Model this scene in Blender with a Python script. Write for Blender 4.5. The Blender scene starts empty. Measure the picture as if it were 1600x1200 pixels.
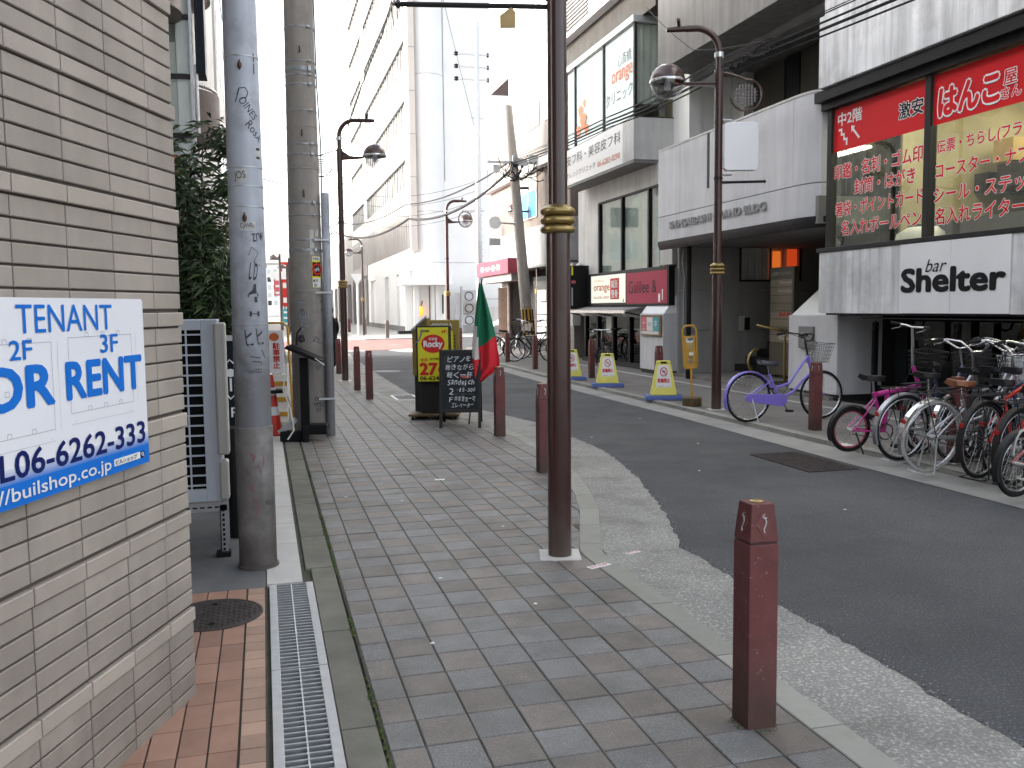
import bpy, math, random
from math import pi, sin, cos, radians as R, sqrt, hypot, floor
from mathutils import Vector, Matrix
random.seed(11)
sc = bpy.context.scene
C = sc.collection

# ---------------------------------------------------------------- camera, sky, sun, exposure
cam = bpy.data.cameras.new('camera')
cam.sensor_width = 36.0
cam.lens = 36.0 * 1410 / 1600
cam.clip_start = 0.05
cam.clip_end = 3000
co = bpy.data.objects.new('camera', cam)
C.objects.link(co)
_r = Vector((0.96414538, -0.26516833, -0.01046172))
_u = Vector((0.03261807, 0.07929062, 0.99631775))
_w = Vector((0.2633624, 0.96093639, -0.08509696))
co.matrix_world = Matrix(((_r.x, _u.x, -_w.x, 0), (_r.y, _u.y, -_w.y, 0), (_r.z, _u.z, -_w.z, 1.58), (0, 0, 0, 1)))
sc.camera = co

SUN_EL, SUN_AZ = R(20), R(-70)          # azimuth clockwise from +Y
world = bpy.data.worlds.new('World')
sc.world = world
world.use_nodes = True
wn = world.node_tree.nodes
wl = world.node_tree.links
wn.clear()
sky = wn.new('ShaderNodeTexSky')
sky.sky_type = 'NISHITA'
sky.sun_disc = False
sky.sun_elevation = SUN_EL
sky.sun_rotation = SUN_AZ
sky.air_density = 1.0
sky.dust_density = 4.0
sky.ozone_density = 1.0
hs = wn.new('ShaderNodeHueSaturation')
hs.inputs['Saturation'].default_value = 0.36     # thin white overcast
bg = wn.new('ShaderNodeBackground')
bg.inputs['Strength'].default_value = 0.15
wo = wn.new('ShaderNodeOutputWorld')
wl.new(sky.outputs[0], hs.inputs['Color'])
wl.new(hs.outputs[0], bg.inputs[0])
wl.new(bg.outputs[0], wo.inputs[0])
sd = bpy.data.lights.new('sun', 'SUN')
sd.energy = 2.0
sd.angle = R(14)
sd.color = (1.0, 0.96, 0.9)
so = bpy.data.objects.new('sun', sd)
C.objects.link(so)
_sd = Vector((sin(SUN_AZ) * cos(SUN_EL), cos(SUN_AZ) * cos(SUN_EL), sin(SUN_EL)))
so.rotation_euler = _sd.to_track_quat('Z', 'Y').to_euler()
so.location = (0, 0, 40)
sc.view_settings.view_transform = 'Standard'
sc.view_settings.look = 'None'
sc.view_settings.gamma = 1.0
sc.view_settings.use_curve_mapping = False
sc.view_settings.exposure = 2.2
sc.render.engine = 'CYCLES'
sc.cycles.max_bounces = 8
sc.cycles.transparent_max_bounces = 12

# ---------------------------------------------------------------- materials
def lin(r, g, b):
    f = lambda c: (c / 255 / 12.92) if c / 255 <= .04045 else ((c / 255 + .055) / 1.055) ** 2.4
    return (f(r), f(g), f(b))

MATS = {}
def M(name, col, rough=.6, metal=0., var=.12, scale=2.5, bump=0., bscale=90., speck=None, rnd=0., streak=0.,
      emit=0., coat=0., spec=.5, alpha=1.0, blot=None, trans=0., grime=None):
    """col: linear base colour; speck: (lo, hi, lighter colour, amount); blot: (colour, amount, scale) for stains"""
    m = bpy.data.materials.new(name)
    m.use_nodes = True
    n, l = m.node_tree.nodes, m.node_tree.links
    b = n['Principled BSDF']
    b.inputs['Roughness'].default_value = rough
    b.inputs['Metallic'].default_value = metal
    b.inputs['Specular IOR Level'].default_value = spec
    b.inputs['Coat Weight'].default_value = coat
    b.inputs['Alpha'].default_value = alpha
    if trans:
        b.inputs['Transmission Weight'].default_value = trans
    geo = n.new('ShaderNodeNewGeometry')
    pos = geo.outputs['Position']
    src = None
    def noise(sc_, det=4., vec=pos, rgh=.55):
        t = n.new('ShaderNodeTexNoise')
        t.inputs['Scale'].default_value = sc_
        t.inputs['Detail'].default_value = det
        t.inputs['Roughness'].default_value = rgh
        l.new(vec, t.inputs['Vector'])
        return t.outputs['Fac']
    def mrange(v, a, b_, c, d):
        t = n.new('ShaderNodeMapRange')
        t.inputs[1].default_value = a; t.inputs[2].default_value = b_
        t.inputs[3].default_value = c; t.inputs[4].default_value = d
        l.new(v, t.inputs[0])
        return t.outputs[0]
    def mul(a, b_):
        t = n.new('ShaderNodeMath'); t.operation = 'MULTIPLY'
        l.new(a, t.inputs[0]); l.new(b_, t.inputs[1])
        return t.outputs[0]
    def mixc(fac, a, c2):
        t = n.new('ShaderNodeMix'); t.data_type = 'RGBA'
        l.new(fac, t.inputs[0])
        if isinstance(a, tuple): t.inputs[6].default_value = (*a, 1)
        else: l.new(a, t.inputs[6])
        if isinstance(c2, tuple): t.inputs[7].default_value = (*c2, 1)
        else: l.new(c2, t.inputs[7])
        return t.outputs[2]
    rgb = n.new('ShaderNodeRGB'); rgb.outputs[0].default_value = (*col, 1)
    cur = rgb.outputs[0]
    if speck:
        lo, hi, c2, amt = speck
        cur = mixc(mrange(noise(bscale, 3., rgh=.7), lo, hi, 0, amt), cur, c2)
    if blot:
        c2, amt, s2 = blot
        cur = mixc(mrange(noise(s2, 6., rgh=.65), .48, .72, 0, amt), cur, c2)
    if grime:                                        # splash dirt that thins out with height: (z0, z1, colour, amount)
        sx = n.new('ShaderNodeSeparateXYZ'); l.new(pos, sx.inputs[0])
        gm = n.new('ShaderNodeMath'); gm.operation = 'MULTIPLY_ADD'; gm.inputs[1].default_value = .9
        l.new(noise(4.5, 6., rgh=.7), gm.inputs[0]); l.new(mrange(sx.outputs['Z'], grime[0], grime[1], .75, -.25), gm.inputs[2])
        cur = mixc(mrange(gm.outputs[0], .35, .95, 0, grime[3]), cur, grime[2])
    fac = mrange(noise(scale, 5.), .25, .75, 1 - var, 1 + var)
    if streak:
        mp = n.new('ShaderNodeMapping'); mp.inputs['Scale'].default_value = (3.2, 3.2, .22)
        l.new(pos, mp.inputs[0])
        fac = mul(fac, mrange(noise(1.6, 5., mp.outputs[0], .6), .35, .65, 1 - streak, 1 + streak * .35))
    if rnd:
        oi = n.new('ShaderNodeObjectInfo')
        fac = mul(fac, mrange(oi.outputs['Random'], 0, 1, 1 - rnd, 1 + rnd))
    hv = n.new('ShaderNodeVectorMath'); hv.operation = 'SCALE'
    l.new(cur, hv.inputs[0]); l.new(fac, hv.inputs['Scale'])
    l.new(hv.outputs[0], b.inputs['Base Color'])
    if bump:
        bn = n.new('ShaderNodeBump')
        bn.inputs['Strength'].default_value = min(1., bump)
        bn.inputs['Distance'].default_value = .006
        l.new(noise(bscale, 3., rgh=.7), bn.inputs['Height'])
        l.new(bn.outputs[0], b.inputs['Normal'])
    if var > .05 and rough > .15:
        l.new(mrange(noise(scale * 2.3, 4.), .3, .7, max(.04, rough - .08), min(1, rough + .08)), b.inputs['Roughness'])
    if emit:
        b.inputs['Emission Color'].default_value = (*col, 1)
        b.inputs['Emission Strength'].default_value = emit
    MATS[name] = m
    return m

def glassmat(name, tint, refl_rough=.02, mixfac=.25, base=None):
    """window pane: clear pane with a mirror-like sheen"""
    m = bpy.data.materials.new(name); m.use_nodes = True
    n, l = m.node_tree.nodes, m.node_tree.links
    n.clear()
    o = n.new('ShaderNodeOutputMaterial'); mx = n.new('ShaderNodeMixShader')
    tr = n.new('ShaderNodeBsdfTransparent'); tr.inputs[0].default_value = (*tint, 1)
    gl = n.new('ShaderNodeBsdfGlossy'); gl.inputs['Roughness'].default_value = refl_rough
    gl.inputs[0].default_value = (.9, .95, .93, 1)
    lw = n.new('ShaderNodeLayerWeight'); lw.inputs[0].default_value = .5
    pw = n.new('ShaderNodeMath'); pw.operation = 'POWER'; pw.inputs[1].default_value = 5.
    ad = n.new('ShaderNodeMath'); ad.operation = 'MULTIPLY_ADD'; ad.inputs[1].default_value = .5; ad.inputs[2].default_value = .03 + mixfac
    l.new(lw.outputs['Facing'], pw.inputs[0]); l.new(pw.outputs[0], ad.inputs[0]); l.new(ad.outputs[0], mx.inputs[0])
    l.new(tr.outputs[0], mx.inputs[1]); l.new(gl.outputs[0], mx.inputs[2])
    l.new(mx.outputs[0], o.inputs[0])
    MATS[name] = m
    return m

M('asphalt', (.056, .058, .063), .86, var=.24, scale=.7, bump=.7, bscale=80, speck=(.54, .70, (.27, .27, .28), .65), blot=((.034, .034, .036), .7, .55))
M('gutter', (.235, .23, .215), .9, var=.2, scale=1.3, bump=.9, bscale=62, speck=(.50, .68, (.62, .61, .585), .7), blot=((.11, .108, .1), .6, 2.0))
M('gutter_far', (.30, .295, .28), .9, var=.14, scale=1.6, bump=.4, bscale=60, blot=((.17, .165, .15), .5, 1.4))
M('kerb', (.30, .298, .27), .85, var=.18, scale=3, bump=.3, bscale=160, rnd=.12, blot=((.15, .16, .11), .6, 3.), speck=(.55, .75, (.40, .39, .36), .5))
M('slab', (.165, .16, .135), .9, var=.25, scale=3, bump=.4, bscale=140, rnd=.1, blot=((.09, .10, .06), .6, 2.6))
M('tile_grey', (.150, .150, .149), .58, var=.16, scale=4, bump=.6, bscale=130, rnd=.14, speck=(.5, .68, (.32, .33, .34), .7), blot=((.085, .085, .068), .7, 1.6))
M('tile_brown', (.153, .136, .123), .58, var=.16, scale=4, bump=.6, bscale=130, rnd=.14, speck=(.5, .68, (.31, .28, .26), .65), blot=((.085, .080, .062), .7, 1.6))
M('apron', (.125, .128, .132), .9, var=.2, scale=2., bump=.2, bscale=60, blot=((.07, .07, .072), .6, 2.2))
M('mortar', (.075, .070, .055), .95, var=.3, scale=8, blot=((.045, .065, .022), .7, 2.5))
M('walk_far', (.19, .178, .165), .85, var=.2, scale=1.2, bump=.3, bscale=120, blot=((.13, .12, .10), .5, 1.7))
M('walk_pale', (.36, .35, .33), .85, var=.14, scale=1.2, bump=.2, bscale=60)
M('brick_floor', (.35, .20, .145), .75, var=.16, scale=6, bump=.3, bscale=160, rnd=.16, blot=((.23, .14, .10), .6, 3.))
M('brick_edge', (.41, .27, .20), .75, var=.16, scale=6, bump=.3, bscale=160, rnd=.16, blot=((.26, .18, .13), .5, 3.))
M('grout', (.085, .075, .06), .95, var=.3, scale=9)
M('wall_tile', (.37, .322, .278), .55, var=.10, scale=3, bump=.12, bscale=120, rnd=.10, blot=((.27, .235, .205), .6, 1.4), streak=.12, grime=(-.3, .9, (.20, .175, .15), .7))
M('wall_accent', (.40, .348, .30), .5, var=.10, scale=3, bump=.12, bscale=120, rnd=.10, blot=((.29, .25, .215), .5, 1.6))
M('wall_grout', (.085, .072, .062), .95, var=.25, scale=7)
M('concrete', (.55, .545, .53), .85, var=.10, scale=1.5, bump=.25, bscale=70, streak=.16)
M('concrete_stained', (.72, .725, .735), .85, var=.14, scale=1.1, bump=.2, bscale=60, streak=.34, blot=((.29, .285, .28), .6, 1.3))
M('stucco', (.59, .59, .605), .9, var=.06, scale=2.5, bump=.7, bscale=70, streak=.10)
M('stucco_shaded', (.36, .35, .34), .9, var=.06, scale=2.5, bump=.4, bscale=70, streak=.1)  # darker copy of the stucco, porch shade put into its colour
M('pole_concrete', (.34, .312, .285), .9, var=.14, scale=5, bump=.3, bscale=120, blot=((.15, .13, .12), .55, 5.), streak=.18, grime=(.3, 2.6, (.12, .11, .105), .7))
M('pole_steel', (.52, .55, .62), .5, var=.12, scale=4, bump=.05, bscale=60, blot=((.15, .15, .165), .6, 4.), streak=.2, grime=(.7, 2.3, (.105, .10, .10), .85))
M('pole_sleeve', (.19, .178, .172), .6, var=.3, scale=6, bump=.15, bscale=60, blot=((.27, .26, .26), .7, 6.), streak=.3, grime=(-.2, .9, (.075, .06, .055), .9))
M('brown_paint', (.044, .016, .014), .28, var=.03, scale=3, coat=.3, blot=((.05, .03, .026), .5, 9.), grime=(-.15, .5, (.085, .066, .055), .7))
M('bollard_paint', (.150, .050, .048), .5, var=.16, scale=5, bump=.05, bscale=42, speck=(.64, .69, (.34, .24, .22), .6), rnd=.10, blot=((.095, .036, .035), .7, 7.), grime=(-.1, .45, (.075, .05, .042), .8), spec=.25)
M('bollard_dark', (.055, .018, .018), .45, var=.16, scale=9)
M('brass', (.34, .25, .10), .34, metal=.75, var=.12, scale=20)
M('steel', (.62, .63, .64), .28, metal=1, var=.08, scale=30)
M('galv', (.50, .51, .53), .42, metal=.6, var=.15, scale=14)
M('chrome', (.75, .75, .76), .12, metal=1, var=0)
M('pale_stone', (.50, .49, .47), .7, var=.1, scale=5, bump=.1, bscale=120)
M('grate_bar', (.30, .31, .32), .5, metal=.5, var=.2, scale=20)
M('grate_rail', (.46, .46, .46), .6, var=.12, scale=14)
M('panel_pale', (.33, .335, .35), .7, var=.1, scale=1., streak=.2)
M('iron', (.075, .064, .062), .6, metal=.3, var=.25, scale=14, bump=.2, bscale=100, spec=.15)
M('black', (.012, .012, .013), .45, var=.15, scale=6, spec=.15)
M('black_gloss', (.010, .010, .011), .15, var=0)
M('dark_metal', (.028, .027, .028), .4, var=.15, scale=6, spec=.15)
M('dark_void', (.010, .010, .010), .9, var=.2, scale=2, spec=.15)
M('rubber', (.018, .018, .018), .75, var=.1, scale=20, spec=.15)
M('cable', (.02, .02, .022), .6, var=0, spec=.15)
M('white_paint', (.72, .72, .71), .5, var=.05, scale=3)
M('sign_white', (.82, .82, .86), .4, var=.02, scale=2)
M('sign_panel_grey', (.78, .785, .80), .5, var=.03, scale=2)
M('far_white', (.80, .80, .79), .7, var=.04, scale=.6)
M('far_beige', (.66, .60, .54), .7, var=.05, scale=.6)
M('far_taupe', (.36, .335, .32), .7, var=.08, scale=.5, streak=.1)
M('far_dark', (.06, .058, .06), .7, var=.1)
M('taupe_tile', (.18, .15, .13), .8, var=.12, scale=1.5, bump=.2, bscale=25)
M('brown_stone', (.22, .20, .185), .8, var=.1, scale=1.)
M('red_asphalt', (.30, .115, .10), .9, var=.16, scale=.5, bump=.2, bscale=60, blot=((.42, .30, .28), .5, 1.2))
M('road_white', (.62, .62, .60), .8, var=.14, scale=3)
M('ac_body', (.55, .59, .66), .45, var=.06, scale=3)
M('ac_cover', (.58, .565, .52), .5, var=.06, scale=3)
M('navy', (.010, .014, .022), .4, var=.1, spec=.15)
M('ink_blue', (.012, .165, .62), .45, var=0, spec=.15)
M('ink_navy', (.010, .018, .12), .45, var=0, spec=.15)
M('ink_black', (.010, .010, .012), .5, var=0, spec=.15)
M('ink_white', (.78, .78, .78), .5, var=0)
M('ink_grey', (.16, .16, .17), .6, var=0, spec=.15)
M('name_letters', (.27, .27, .265), .6, var=0)
M('ink_line', (.36, .37, .40), .6, var=0)
M('ink_red', (.62, .010, .016), .45, var=0, spec=.15)
M('ink_scarlet', (.60, .035, .03), .45, var=.0, spec=.15)
M('ink_orange', (.62, .14, .03), .5, var=0)
M('ink_yellow', (.72, .66, .04), .45, var=.04, spec=.15)
M('ink_green', (.02, .22, .06), .5, var=0)
M('awning_red', (.27, .05, .075), .6, var=.1, spec=.2)
M('ink_teal', (.03, .32, .36), .5, var=0)
M('ink_pink', (.55, .10, .13), .5, var=0)
M('chalk', (.62, .64, .68), .9, var=.25, scale=30)
M('chalk_red', (.42, .10, .09), .9, var=.25, scale=30)
M('chalkboard', (.020, .022, .024), .6, var=.4, scale=3, blot=((.065, .067, .07), .6, 4.), spec=.15)
M('graffiti', (.035, .035, .045), .6, var=.3, scale=40)
M('graffiti_red', (.24, .085, .085), .7, var=.3, scale=40)
M('graffiti_blue', (.22, .32, .42), .7, var=.3, scale=40)
M('sticker', (.52, .51, .49), .6, var=.12, scale=20)
M('rust', (.10, .05, .03), .8, var=.4, scale=40)
M('weathered_board', (.42, .29, .23), .8, var=.2, scale=3, streak=.3)
M('paper', (.72, .71, .68), .8, var=.05, scale=20)
M('yellow_plastic', (.80, .74, .14), .4, var=.06, scale=6)
M('blue_plastic', (.055, .10, .36), .4, var=.08, scale=6)
M('yellow_metal', (.55, .30, .03), .45, var=.1, scale=9)
M('grimy_tin', (.09, .065, .03), .6, var=.3, scale=9, blot=((.25, .10, .03), .8, 14.))
M('gold_frame', (.26, .19, .035), .5, var=.12, scale=6)
M('bike_purple', (.24, .18, .68), .3, var=.05, coat=.4)
M('bike_pink', (.62, .04, .32), .3, var=.05, coat=.4)
M('pink_rim', (.45, .07, .13), .35, var=.05)
M('bike_red', (.50, .018, .015), .3, var=.05, coat=.4)
M('bike_silver', (.45, .46, .48), .3, metal=.7, var=.05)
M('bike_black', (.014, .014, .016), .3, var=.05, coat=.4, spec=.15)
M('bike_navy', (.035, .05, .11), .3, var=.05, coat=.4)
M('bike_yellow', (.55, .50, .02), .4, var=.05)
M('white_rubber', (.42, .41, .38), .8, var=.1, scale=20)
M('saddle_black', (.018, .018, .02), .45, var=.1, spec=.15)
M('saddle_blue', (.055, .06, .085), .45, var=.1)
M('saddle_tan', (.21, .075, .035), .5, var=.1)
M('leaf', (.035, .062, .022), .55, var=.45, scale=9, spec=.4)
M('leaf_light', (.075, .105, .035), .55, var=.35, scale=9, spec=.4)
M('stem', (.10, .09, .05), .8)
M('moss', (.055, .085, .02), .95, var=.5, scale=30, bump=.5, bscale=200)
M('flag_green', (.010, .17, .085), .8, var=.06, scale=20)
M('flag_white', (.62, .60, .58), .8, var=.06, scale=20)
M('flag_red', (.68, .022, .038), .8, var=.06, scale=20)
M('wood', (.20, .12, .06), .6, var=.2, scale=9)
M('plaque', (.44, .30, .12), .5, var=.2, scale=8)
M('cloth_dark', (.016, .016, .02), .9, var=.2, scale=12, spec=.15)
M('skin', (.42, .26, .19), .6, var=.05)
M('hair', (.012, .010, .009), .6, var=.1)
M('balcony_brown', (.13, .10, .088), .55, var=.1, scale=2)
M('door_brown', (.062, .054, .045), .5, var=.12, scale=1.2, streak=.1, spec=.15)
M('wall_grey', (.20, .195, .19), .75, var=.1, scale=1.)
M('shop_wall', (.34, .30, .185), .8, var=.2, scale=2.)
M('curtain', (.62, .63, .61), .85, var=.16, scale=2.)
M('window_green', (.46, .49, .46), .25, var=.15, scale=.8)
M('window_pale', (.50, .54, .53), .2, var=.08, scale=.4)
M('window_dark', (.045, .05, .052), .12, var=.1, scale=.6)
M('blue_film', (.08, .36, .66), .4, var=.05)
M('directory', (.10, .085, .06), .5, var=.1)
M('tenant_strip', (.25, .21, .15), .5, var=.1, rnd=.2)
M('awning_grey', (.28, .275, .28), .7, var=.1, scale=5)
M('cone_red', (.60, .035, .02), .45, var=.08)
M('car_white', (.74, .74, .75), .25, var=0, coat=.6)
M('tail_red', (.4, .02, .02), .2, var=0)
M('lamp_white', (.88, .89, .92), .35, var=0)
M('orange_lamp', (1., .32, .04), .5, var=0, emit=.42)
M('dark_red_lamp', (1., .10, .02), .5, var=0, emit=.10)
M('amber_shade', (1., .22, .03), .5, var=0, emit=.13)
M('fascia_grey', (.17, .165, .158), .8, var=.12, scale=1.2, streak=.25, blot=((.10, .095, .09), .6, 1.2))
M('tube_lamp', (1., .95, .72), .5, var=0, emit=7.)
M('lit_cream', (.80, .83, .70), .4, var=0, emit=.10)
M('lit_red', (.30, .007, .045), .4, var=.04, scale=2, emit=.03, spec=.15)
M('sky_white', (.8, .8, .8), .6, var=0)
glassmat('shop_glass', (.88, .90, .88), .01, .03)
glassmat('store_glass', (.16, .18, .17), .01, .0)
glassmat('bay_glass', (.86, .89, .88), .02, .10)
glassmat('globe_glass', (.80, .80, .82), .02, .10)

# ---------------------------------------------------------------- mesh builder
_GL = {}
def glyphs(s, bold=0., ext=0., shear=0.):
    k = (s, bold, ext, shear)
    if k not in _GL:
        c = bpy.data.curves.new('lettering', 'FONT')
        c.body = s; c.offset = bold; c.extrude = ext; c.resolution_u = 3; c.shear = shear
        o = bpy.data.objects.new('lettering', c)
        m = bpy.data.meshes.new_from_object(o)
        vs = [v.co.copy() for v in m.vertices]
        fs = [list(p.vertices) for p in m.polygons]
        bpy.data.objects.remove(o); bpy.data.curves.remove(c); bpy.data.meshes.remove(m)
        _GL[k] = (vs, fs)
    return _GL[k]

class MB:
    def __init__(self, T=None):
        self.v = []; self.f = []; self.mi = []; self.mats = []; self.cur = 0; self.T = T; self.marks = []
    def mat(self, name):
        if name not in self.mats: self.mats.append(name)
        self.cur = self.mats.index(name)
        return self
    def add(self, vs, fs):
        b = len(self.v)
        if self.T is not None: vs = [self.T @ Vector(p) for p in vs]
        self.v.extend([tuple(p) for p in vs])
        for f in fs:
            self.f.append([b + i for i in f]); self.mi.append(self.cur)
        return self
    def box(self, x0, y0, z0, x1, y1, z1):
        if x0 > x1: x0, x1 = x1, x0
        if y0 > y1: y0, y1 = y1, y0
        if z0 > z1: z0, z1 = z1, z0
        return self.add([(x0, y0, z0), (x1, y0, z0), (x1, y1, z0), (x0, y1, z0), (x0, y0, z1), (x1, y0, z1), (x1, y1, z1), (x0, y1, z1)],
                        [(0, 3, 2, 1), (4, 5, 6, 7), (0, 1, 5, 4), (1, 2, 6, 5), (2, 3, 7, 6), (3, 0, 4, 7)])
    def poly(self, pts):
        return self.add(pts, [list(range(len(pts)))])
    def quad(self, O, U, V):
        O, U, V = Vector(O), Vector(U), Vector(V)
        return self.poly([O, O + U, O + U + V, O + V])
    def prism(self, base, d):
        """base: list of 3D points (planar), extruded along vector d"""
        n = len(base); d = Vector(d)
        vs = [Vector(p) for p in base] + [Vector(p) + d for p in base]
        fs = [list(range(n))[::-1], list(range(n, 2 * n))] + [(i, (i + 1) % n, n + (i + 1) % n, n + i) for i in range(n)]
        return self.add(vs, fs)
    def frustum(self, x, y, z0, z1, a0, b0, a1, b1):
        vs = [(x - a0, y - b0, z0), (x + a0, y - b0, z0), (x + a0, y + b0, z0), (x - a0, y + b0, z0),
              (x - a1, y - b1, z1), (x + a1, y - b1, z1), (x + a1, y + b1, z1), (x - a1, y + b1, z1)]
        return self.add(vs, [(0, 3, 2, 1), (4, 5, 6, 7), (0, 1, 5, 4), (1, 2, 6, 5), (2, 3, 7, 6), (3, 0, 4, 7)])
    def lathe(self, prof, n=16, c=(0, 0, 0), a0=0., a1=2 * pi, cap=True):
        c = Vector(c); vs = []; fs = []
        full = abs(a1 - a0 - 2 * pi) < 1e-6
        m = n if full else n + 1
        for (r, z) in prof:
            for i in range(m):
                a = a0 + (a1 - a0) * i / n
                vs.append((c.x + r * cos(a), c.y + r * sin(a), c.z + z))
        for j in range(len(prof) - 1):
            for i in range(n):
                i2 = (i + 1) % m
                fs.append((j * m + i, j * m + i2, (j + 1) * m + i2, (j + 1) * m + i))
        if cap:
            if prof[0][0] > 1e-5: fs.append(list(range(m))[::-1])
            if prof[-1][0] > 1e-5: fs.append([(len(prof) - 1) * m + i for i in range(m)])
        return self.add(vs, fs)
    def tube(self, pts, r, n=8, closed=False, cap=True):
        pts = [Vector(p) for p in pts]
        N = len(pts)
        rs = r if isinstance(r, (list, tuple)) else [r] * N
        vs = []; fs = []
        prev = None
        for i, p in enumerate(pts):
            if closed: t = pts[(i + 1) % N] - pts[i - 1]
            else: t = pts[min(i + 1, N - 1)] - pts[max(i - 1, 0)]
            if t.length < 1e-9: t = Vector((0, 0, 1))
            t.normalize()
            if prev is None:
                a = Vector((0, 0, 1)) if abs(t.z) < .9 else Vector((1, 0, 0))
                u = t.cross(a).normalized()
            else:
                u = prev - t * prev.dot(t)
                if u.length < 1e-6: u = t.cross(Vector((0, 0, 1)))
                u.normalize()
            prev = u
            w = t.cross(u)
            for k in range(n):
                a = 2 * pi * k / n
                vs.append(p + (u * cos(a) + w * sin(a)) * rs[i])
        for i in range(N if closed else N - 1):
            j = (i + 1) % N
            for k in range(n):
                k2 = (k + 1) % n
                fs.append((i * n + k, i * n + k2, j * n + k2, j * n + k))
        if cap and not closed:
            fs.append(list(range(n))[::-1]); fs.append([(N - 1) * n + k for k in range(n)])
        return self.add(vs, fs)
    def sweep(self, path, prof, closed=False):
        """path: 2D ground polyline; prof: list of (offset to the right, z) closed outline"""
        N = len(path); vs = []; fs = []; k = len(prof)
        for i in range(N):
            a = Vector(path[max(i - 1, 0)]); b = Vector(path[min(i + 1, N - 1)])
            t = (b - a).normalized(); nr = Vector((t.y, -t.x))
            for (o, z) in prof:
                q = Vector(path[i]) + nr * o
                vs.append((q.x, q.y, z))
        for i in range(N - 1):
            for j in range(k):
                j2 = (j + 1) % k
                fs.append((i * k + j, i * k + j2, (i + 1) * k + j2, (i + 1) * k + j))
        fs.append(list(range(k))[::-1]); fs.append([(N - 1) * k + j for j in range(k)])
        return self.add(vs, fs)
    def text(self, s, O, U, V, bold=.0, outline=None, depth=0., shear=0.):
        """stretch lettering s into the parallelogram O, U, V; outline=(material, width) puts a wider copy behind"""
        O, U, V = Vector(O), Vector(U), Vector(V)
        self.marks.append(len(self.f)); self.ends = getattr(self, 'ends', [])
        cjk = depth == 0.; bold = max(0., bold) if cjk else bold
        vs, fs = glyphs(s, min(0., bold) if cjk else bold, .5 if depth else 0., shear)
        x0 = min(v.x for v in vs); x1 = max(v.x for v in vs); y0 = min(v.y for v in vs); y1 = max(v.y for v in vs)
        nrm = U.cross(V).normalized()
        def put(lift, dx=0., dy=0.):
            self.add([O + U * ((v.x + dx - x0) / (x1 - x0)) + V * ((v.y + dy - y0) / (y1 - y0)) + nrm * (lift + (v.z * depth if depth else 0)) for v in vs], fs)
        def ringed(w, lift, n=8):
            for i in range(n):
                put(lift + i * .00006, w * cos(2 * pi * i / n), w * sin(2 * pi * i / n))
        if outline:
            c = self.cur
            self.mat(outline[0]); ringed(outline[1] + bold, 0)
            self.cur = c
            lift = .0016
        else: lift = depth / 2
        put(lift + .0006)
        if cjk and bold > .004: ringed(bold, lift, 6)
        self.ends.append(len(self.f))
        return self
    def build(self, name, mat=None, parent=None, smooth=None, bevel=0., kind=None, world=False, mesh_only=False):
        if len(self.marks) > 1 and not mesh_only and not kind and name != 'chalk_writing':
            own = [-1] * len(self.f)                # every written line becomes a part of its own
            for q, (a, b) in enumerate(zip(self.marks, self.ends)):
                for i in range(a, b): own[i] = q
            last = None
            for q in [-1] + list(range(len(self.marks))):
                ids = [i for i in range(len(self.f)) if own[i] == q]
                if not ids: continue
                sub = MB(); sub.mats = list(self.mats); mp = {}
                for i in ids:
                    f = []
                    for v in self.f[i]:
                        if v not in mp: mp[v] = len(sub.v); sub.v.append(self.v[v])
                        f.append(mp[v])
                    sub.f.append(f); sub.mi.append(self.mi[i])
                last = sub.build(name if 'tag' in name else ('print' if q < 0 else 'lettering'), mat, parent, smooth, 0., None, world)
            return last
        me = bpy.data.meshes.new(name)
        vs = self.v
        if world and parent is not None:
            off = Vector((0, 0, 0)); p = parent
            while p is not None:
                off += Vector(p.location); p = p.parent
            vs = [(x - off.x, y - off.y, z - off.z) for x, y, z in vs]
        me.from_pydata(vs, [], self.f)
        if mat: me.materials.append(MATS[mat])
        else:
            for m in self.mats: me.materials.append(MATS[m])
            me.polygons.foreach_set('material_index', self.mi)
        if smooth is not None:
            me.polygons.foreach_set('use_smooth', [True] * len(me.polygons))
            me.set_sharp_from_angle(angle=R(smooth))
        me.update()
        if mesh_only: return me
        o = bpy.data.objects.new(name, me)
        C.objects.link(o)
        if parent is not None: o.parent = parent
        if kind: o['kind'] = kind
        if bevel:
            md = o.modifiers.new('edge', 'BEVEL'); md.width = bevel; md.segments = 2; md.limit_method = 'ANGLE'; md.angle_limit = R(40)
        return o

def inst(name, me, parent, loc=(0, 0, 0), rot=(0, 0, 0)):
    o = bpy.data.objects.new(name, me); C.objects.link(o)
    o.parent = parent; o.location = loc; o.rotation_euler = rot
    return o

def thing(name, label, cat, loc=(0, 0, 0), rz=0., group=None):
    o = bpy.data.objects.new(name, None); C.objects.link(o)
    o.empty_display_size = .1
    o.location = loc; o.rotation_euler = (0, 0, rz)
    o['label'] = label; o['category'] = cat
    if group: o['group'] = group
    return o
def tag(o, label, cat, group=None):
    o['label'] = label; o['category'] = cat
    if group: o['group'] = group
    return o
def copy_tree(o, parent=None):
    c = o.copy(); C.objects.link(c)
    if parent is not None: c.parent = parent
    for ch in list(o.children): copy_tree(ch, c)
    return c
def lerp(a, b, t): return a + (b - a) * t
def interp(tab, x):
    if x <= tab[0][0]: return tab[0][1]
    for (a, va), (b, vb) in zip(tab, tab[1:]):
        if x <= b: return va + (vb - va) * (x - a) / (b - a)
    return tab[-1][1]

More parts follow.
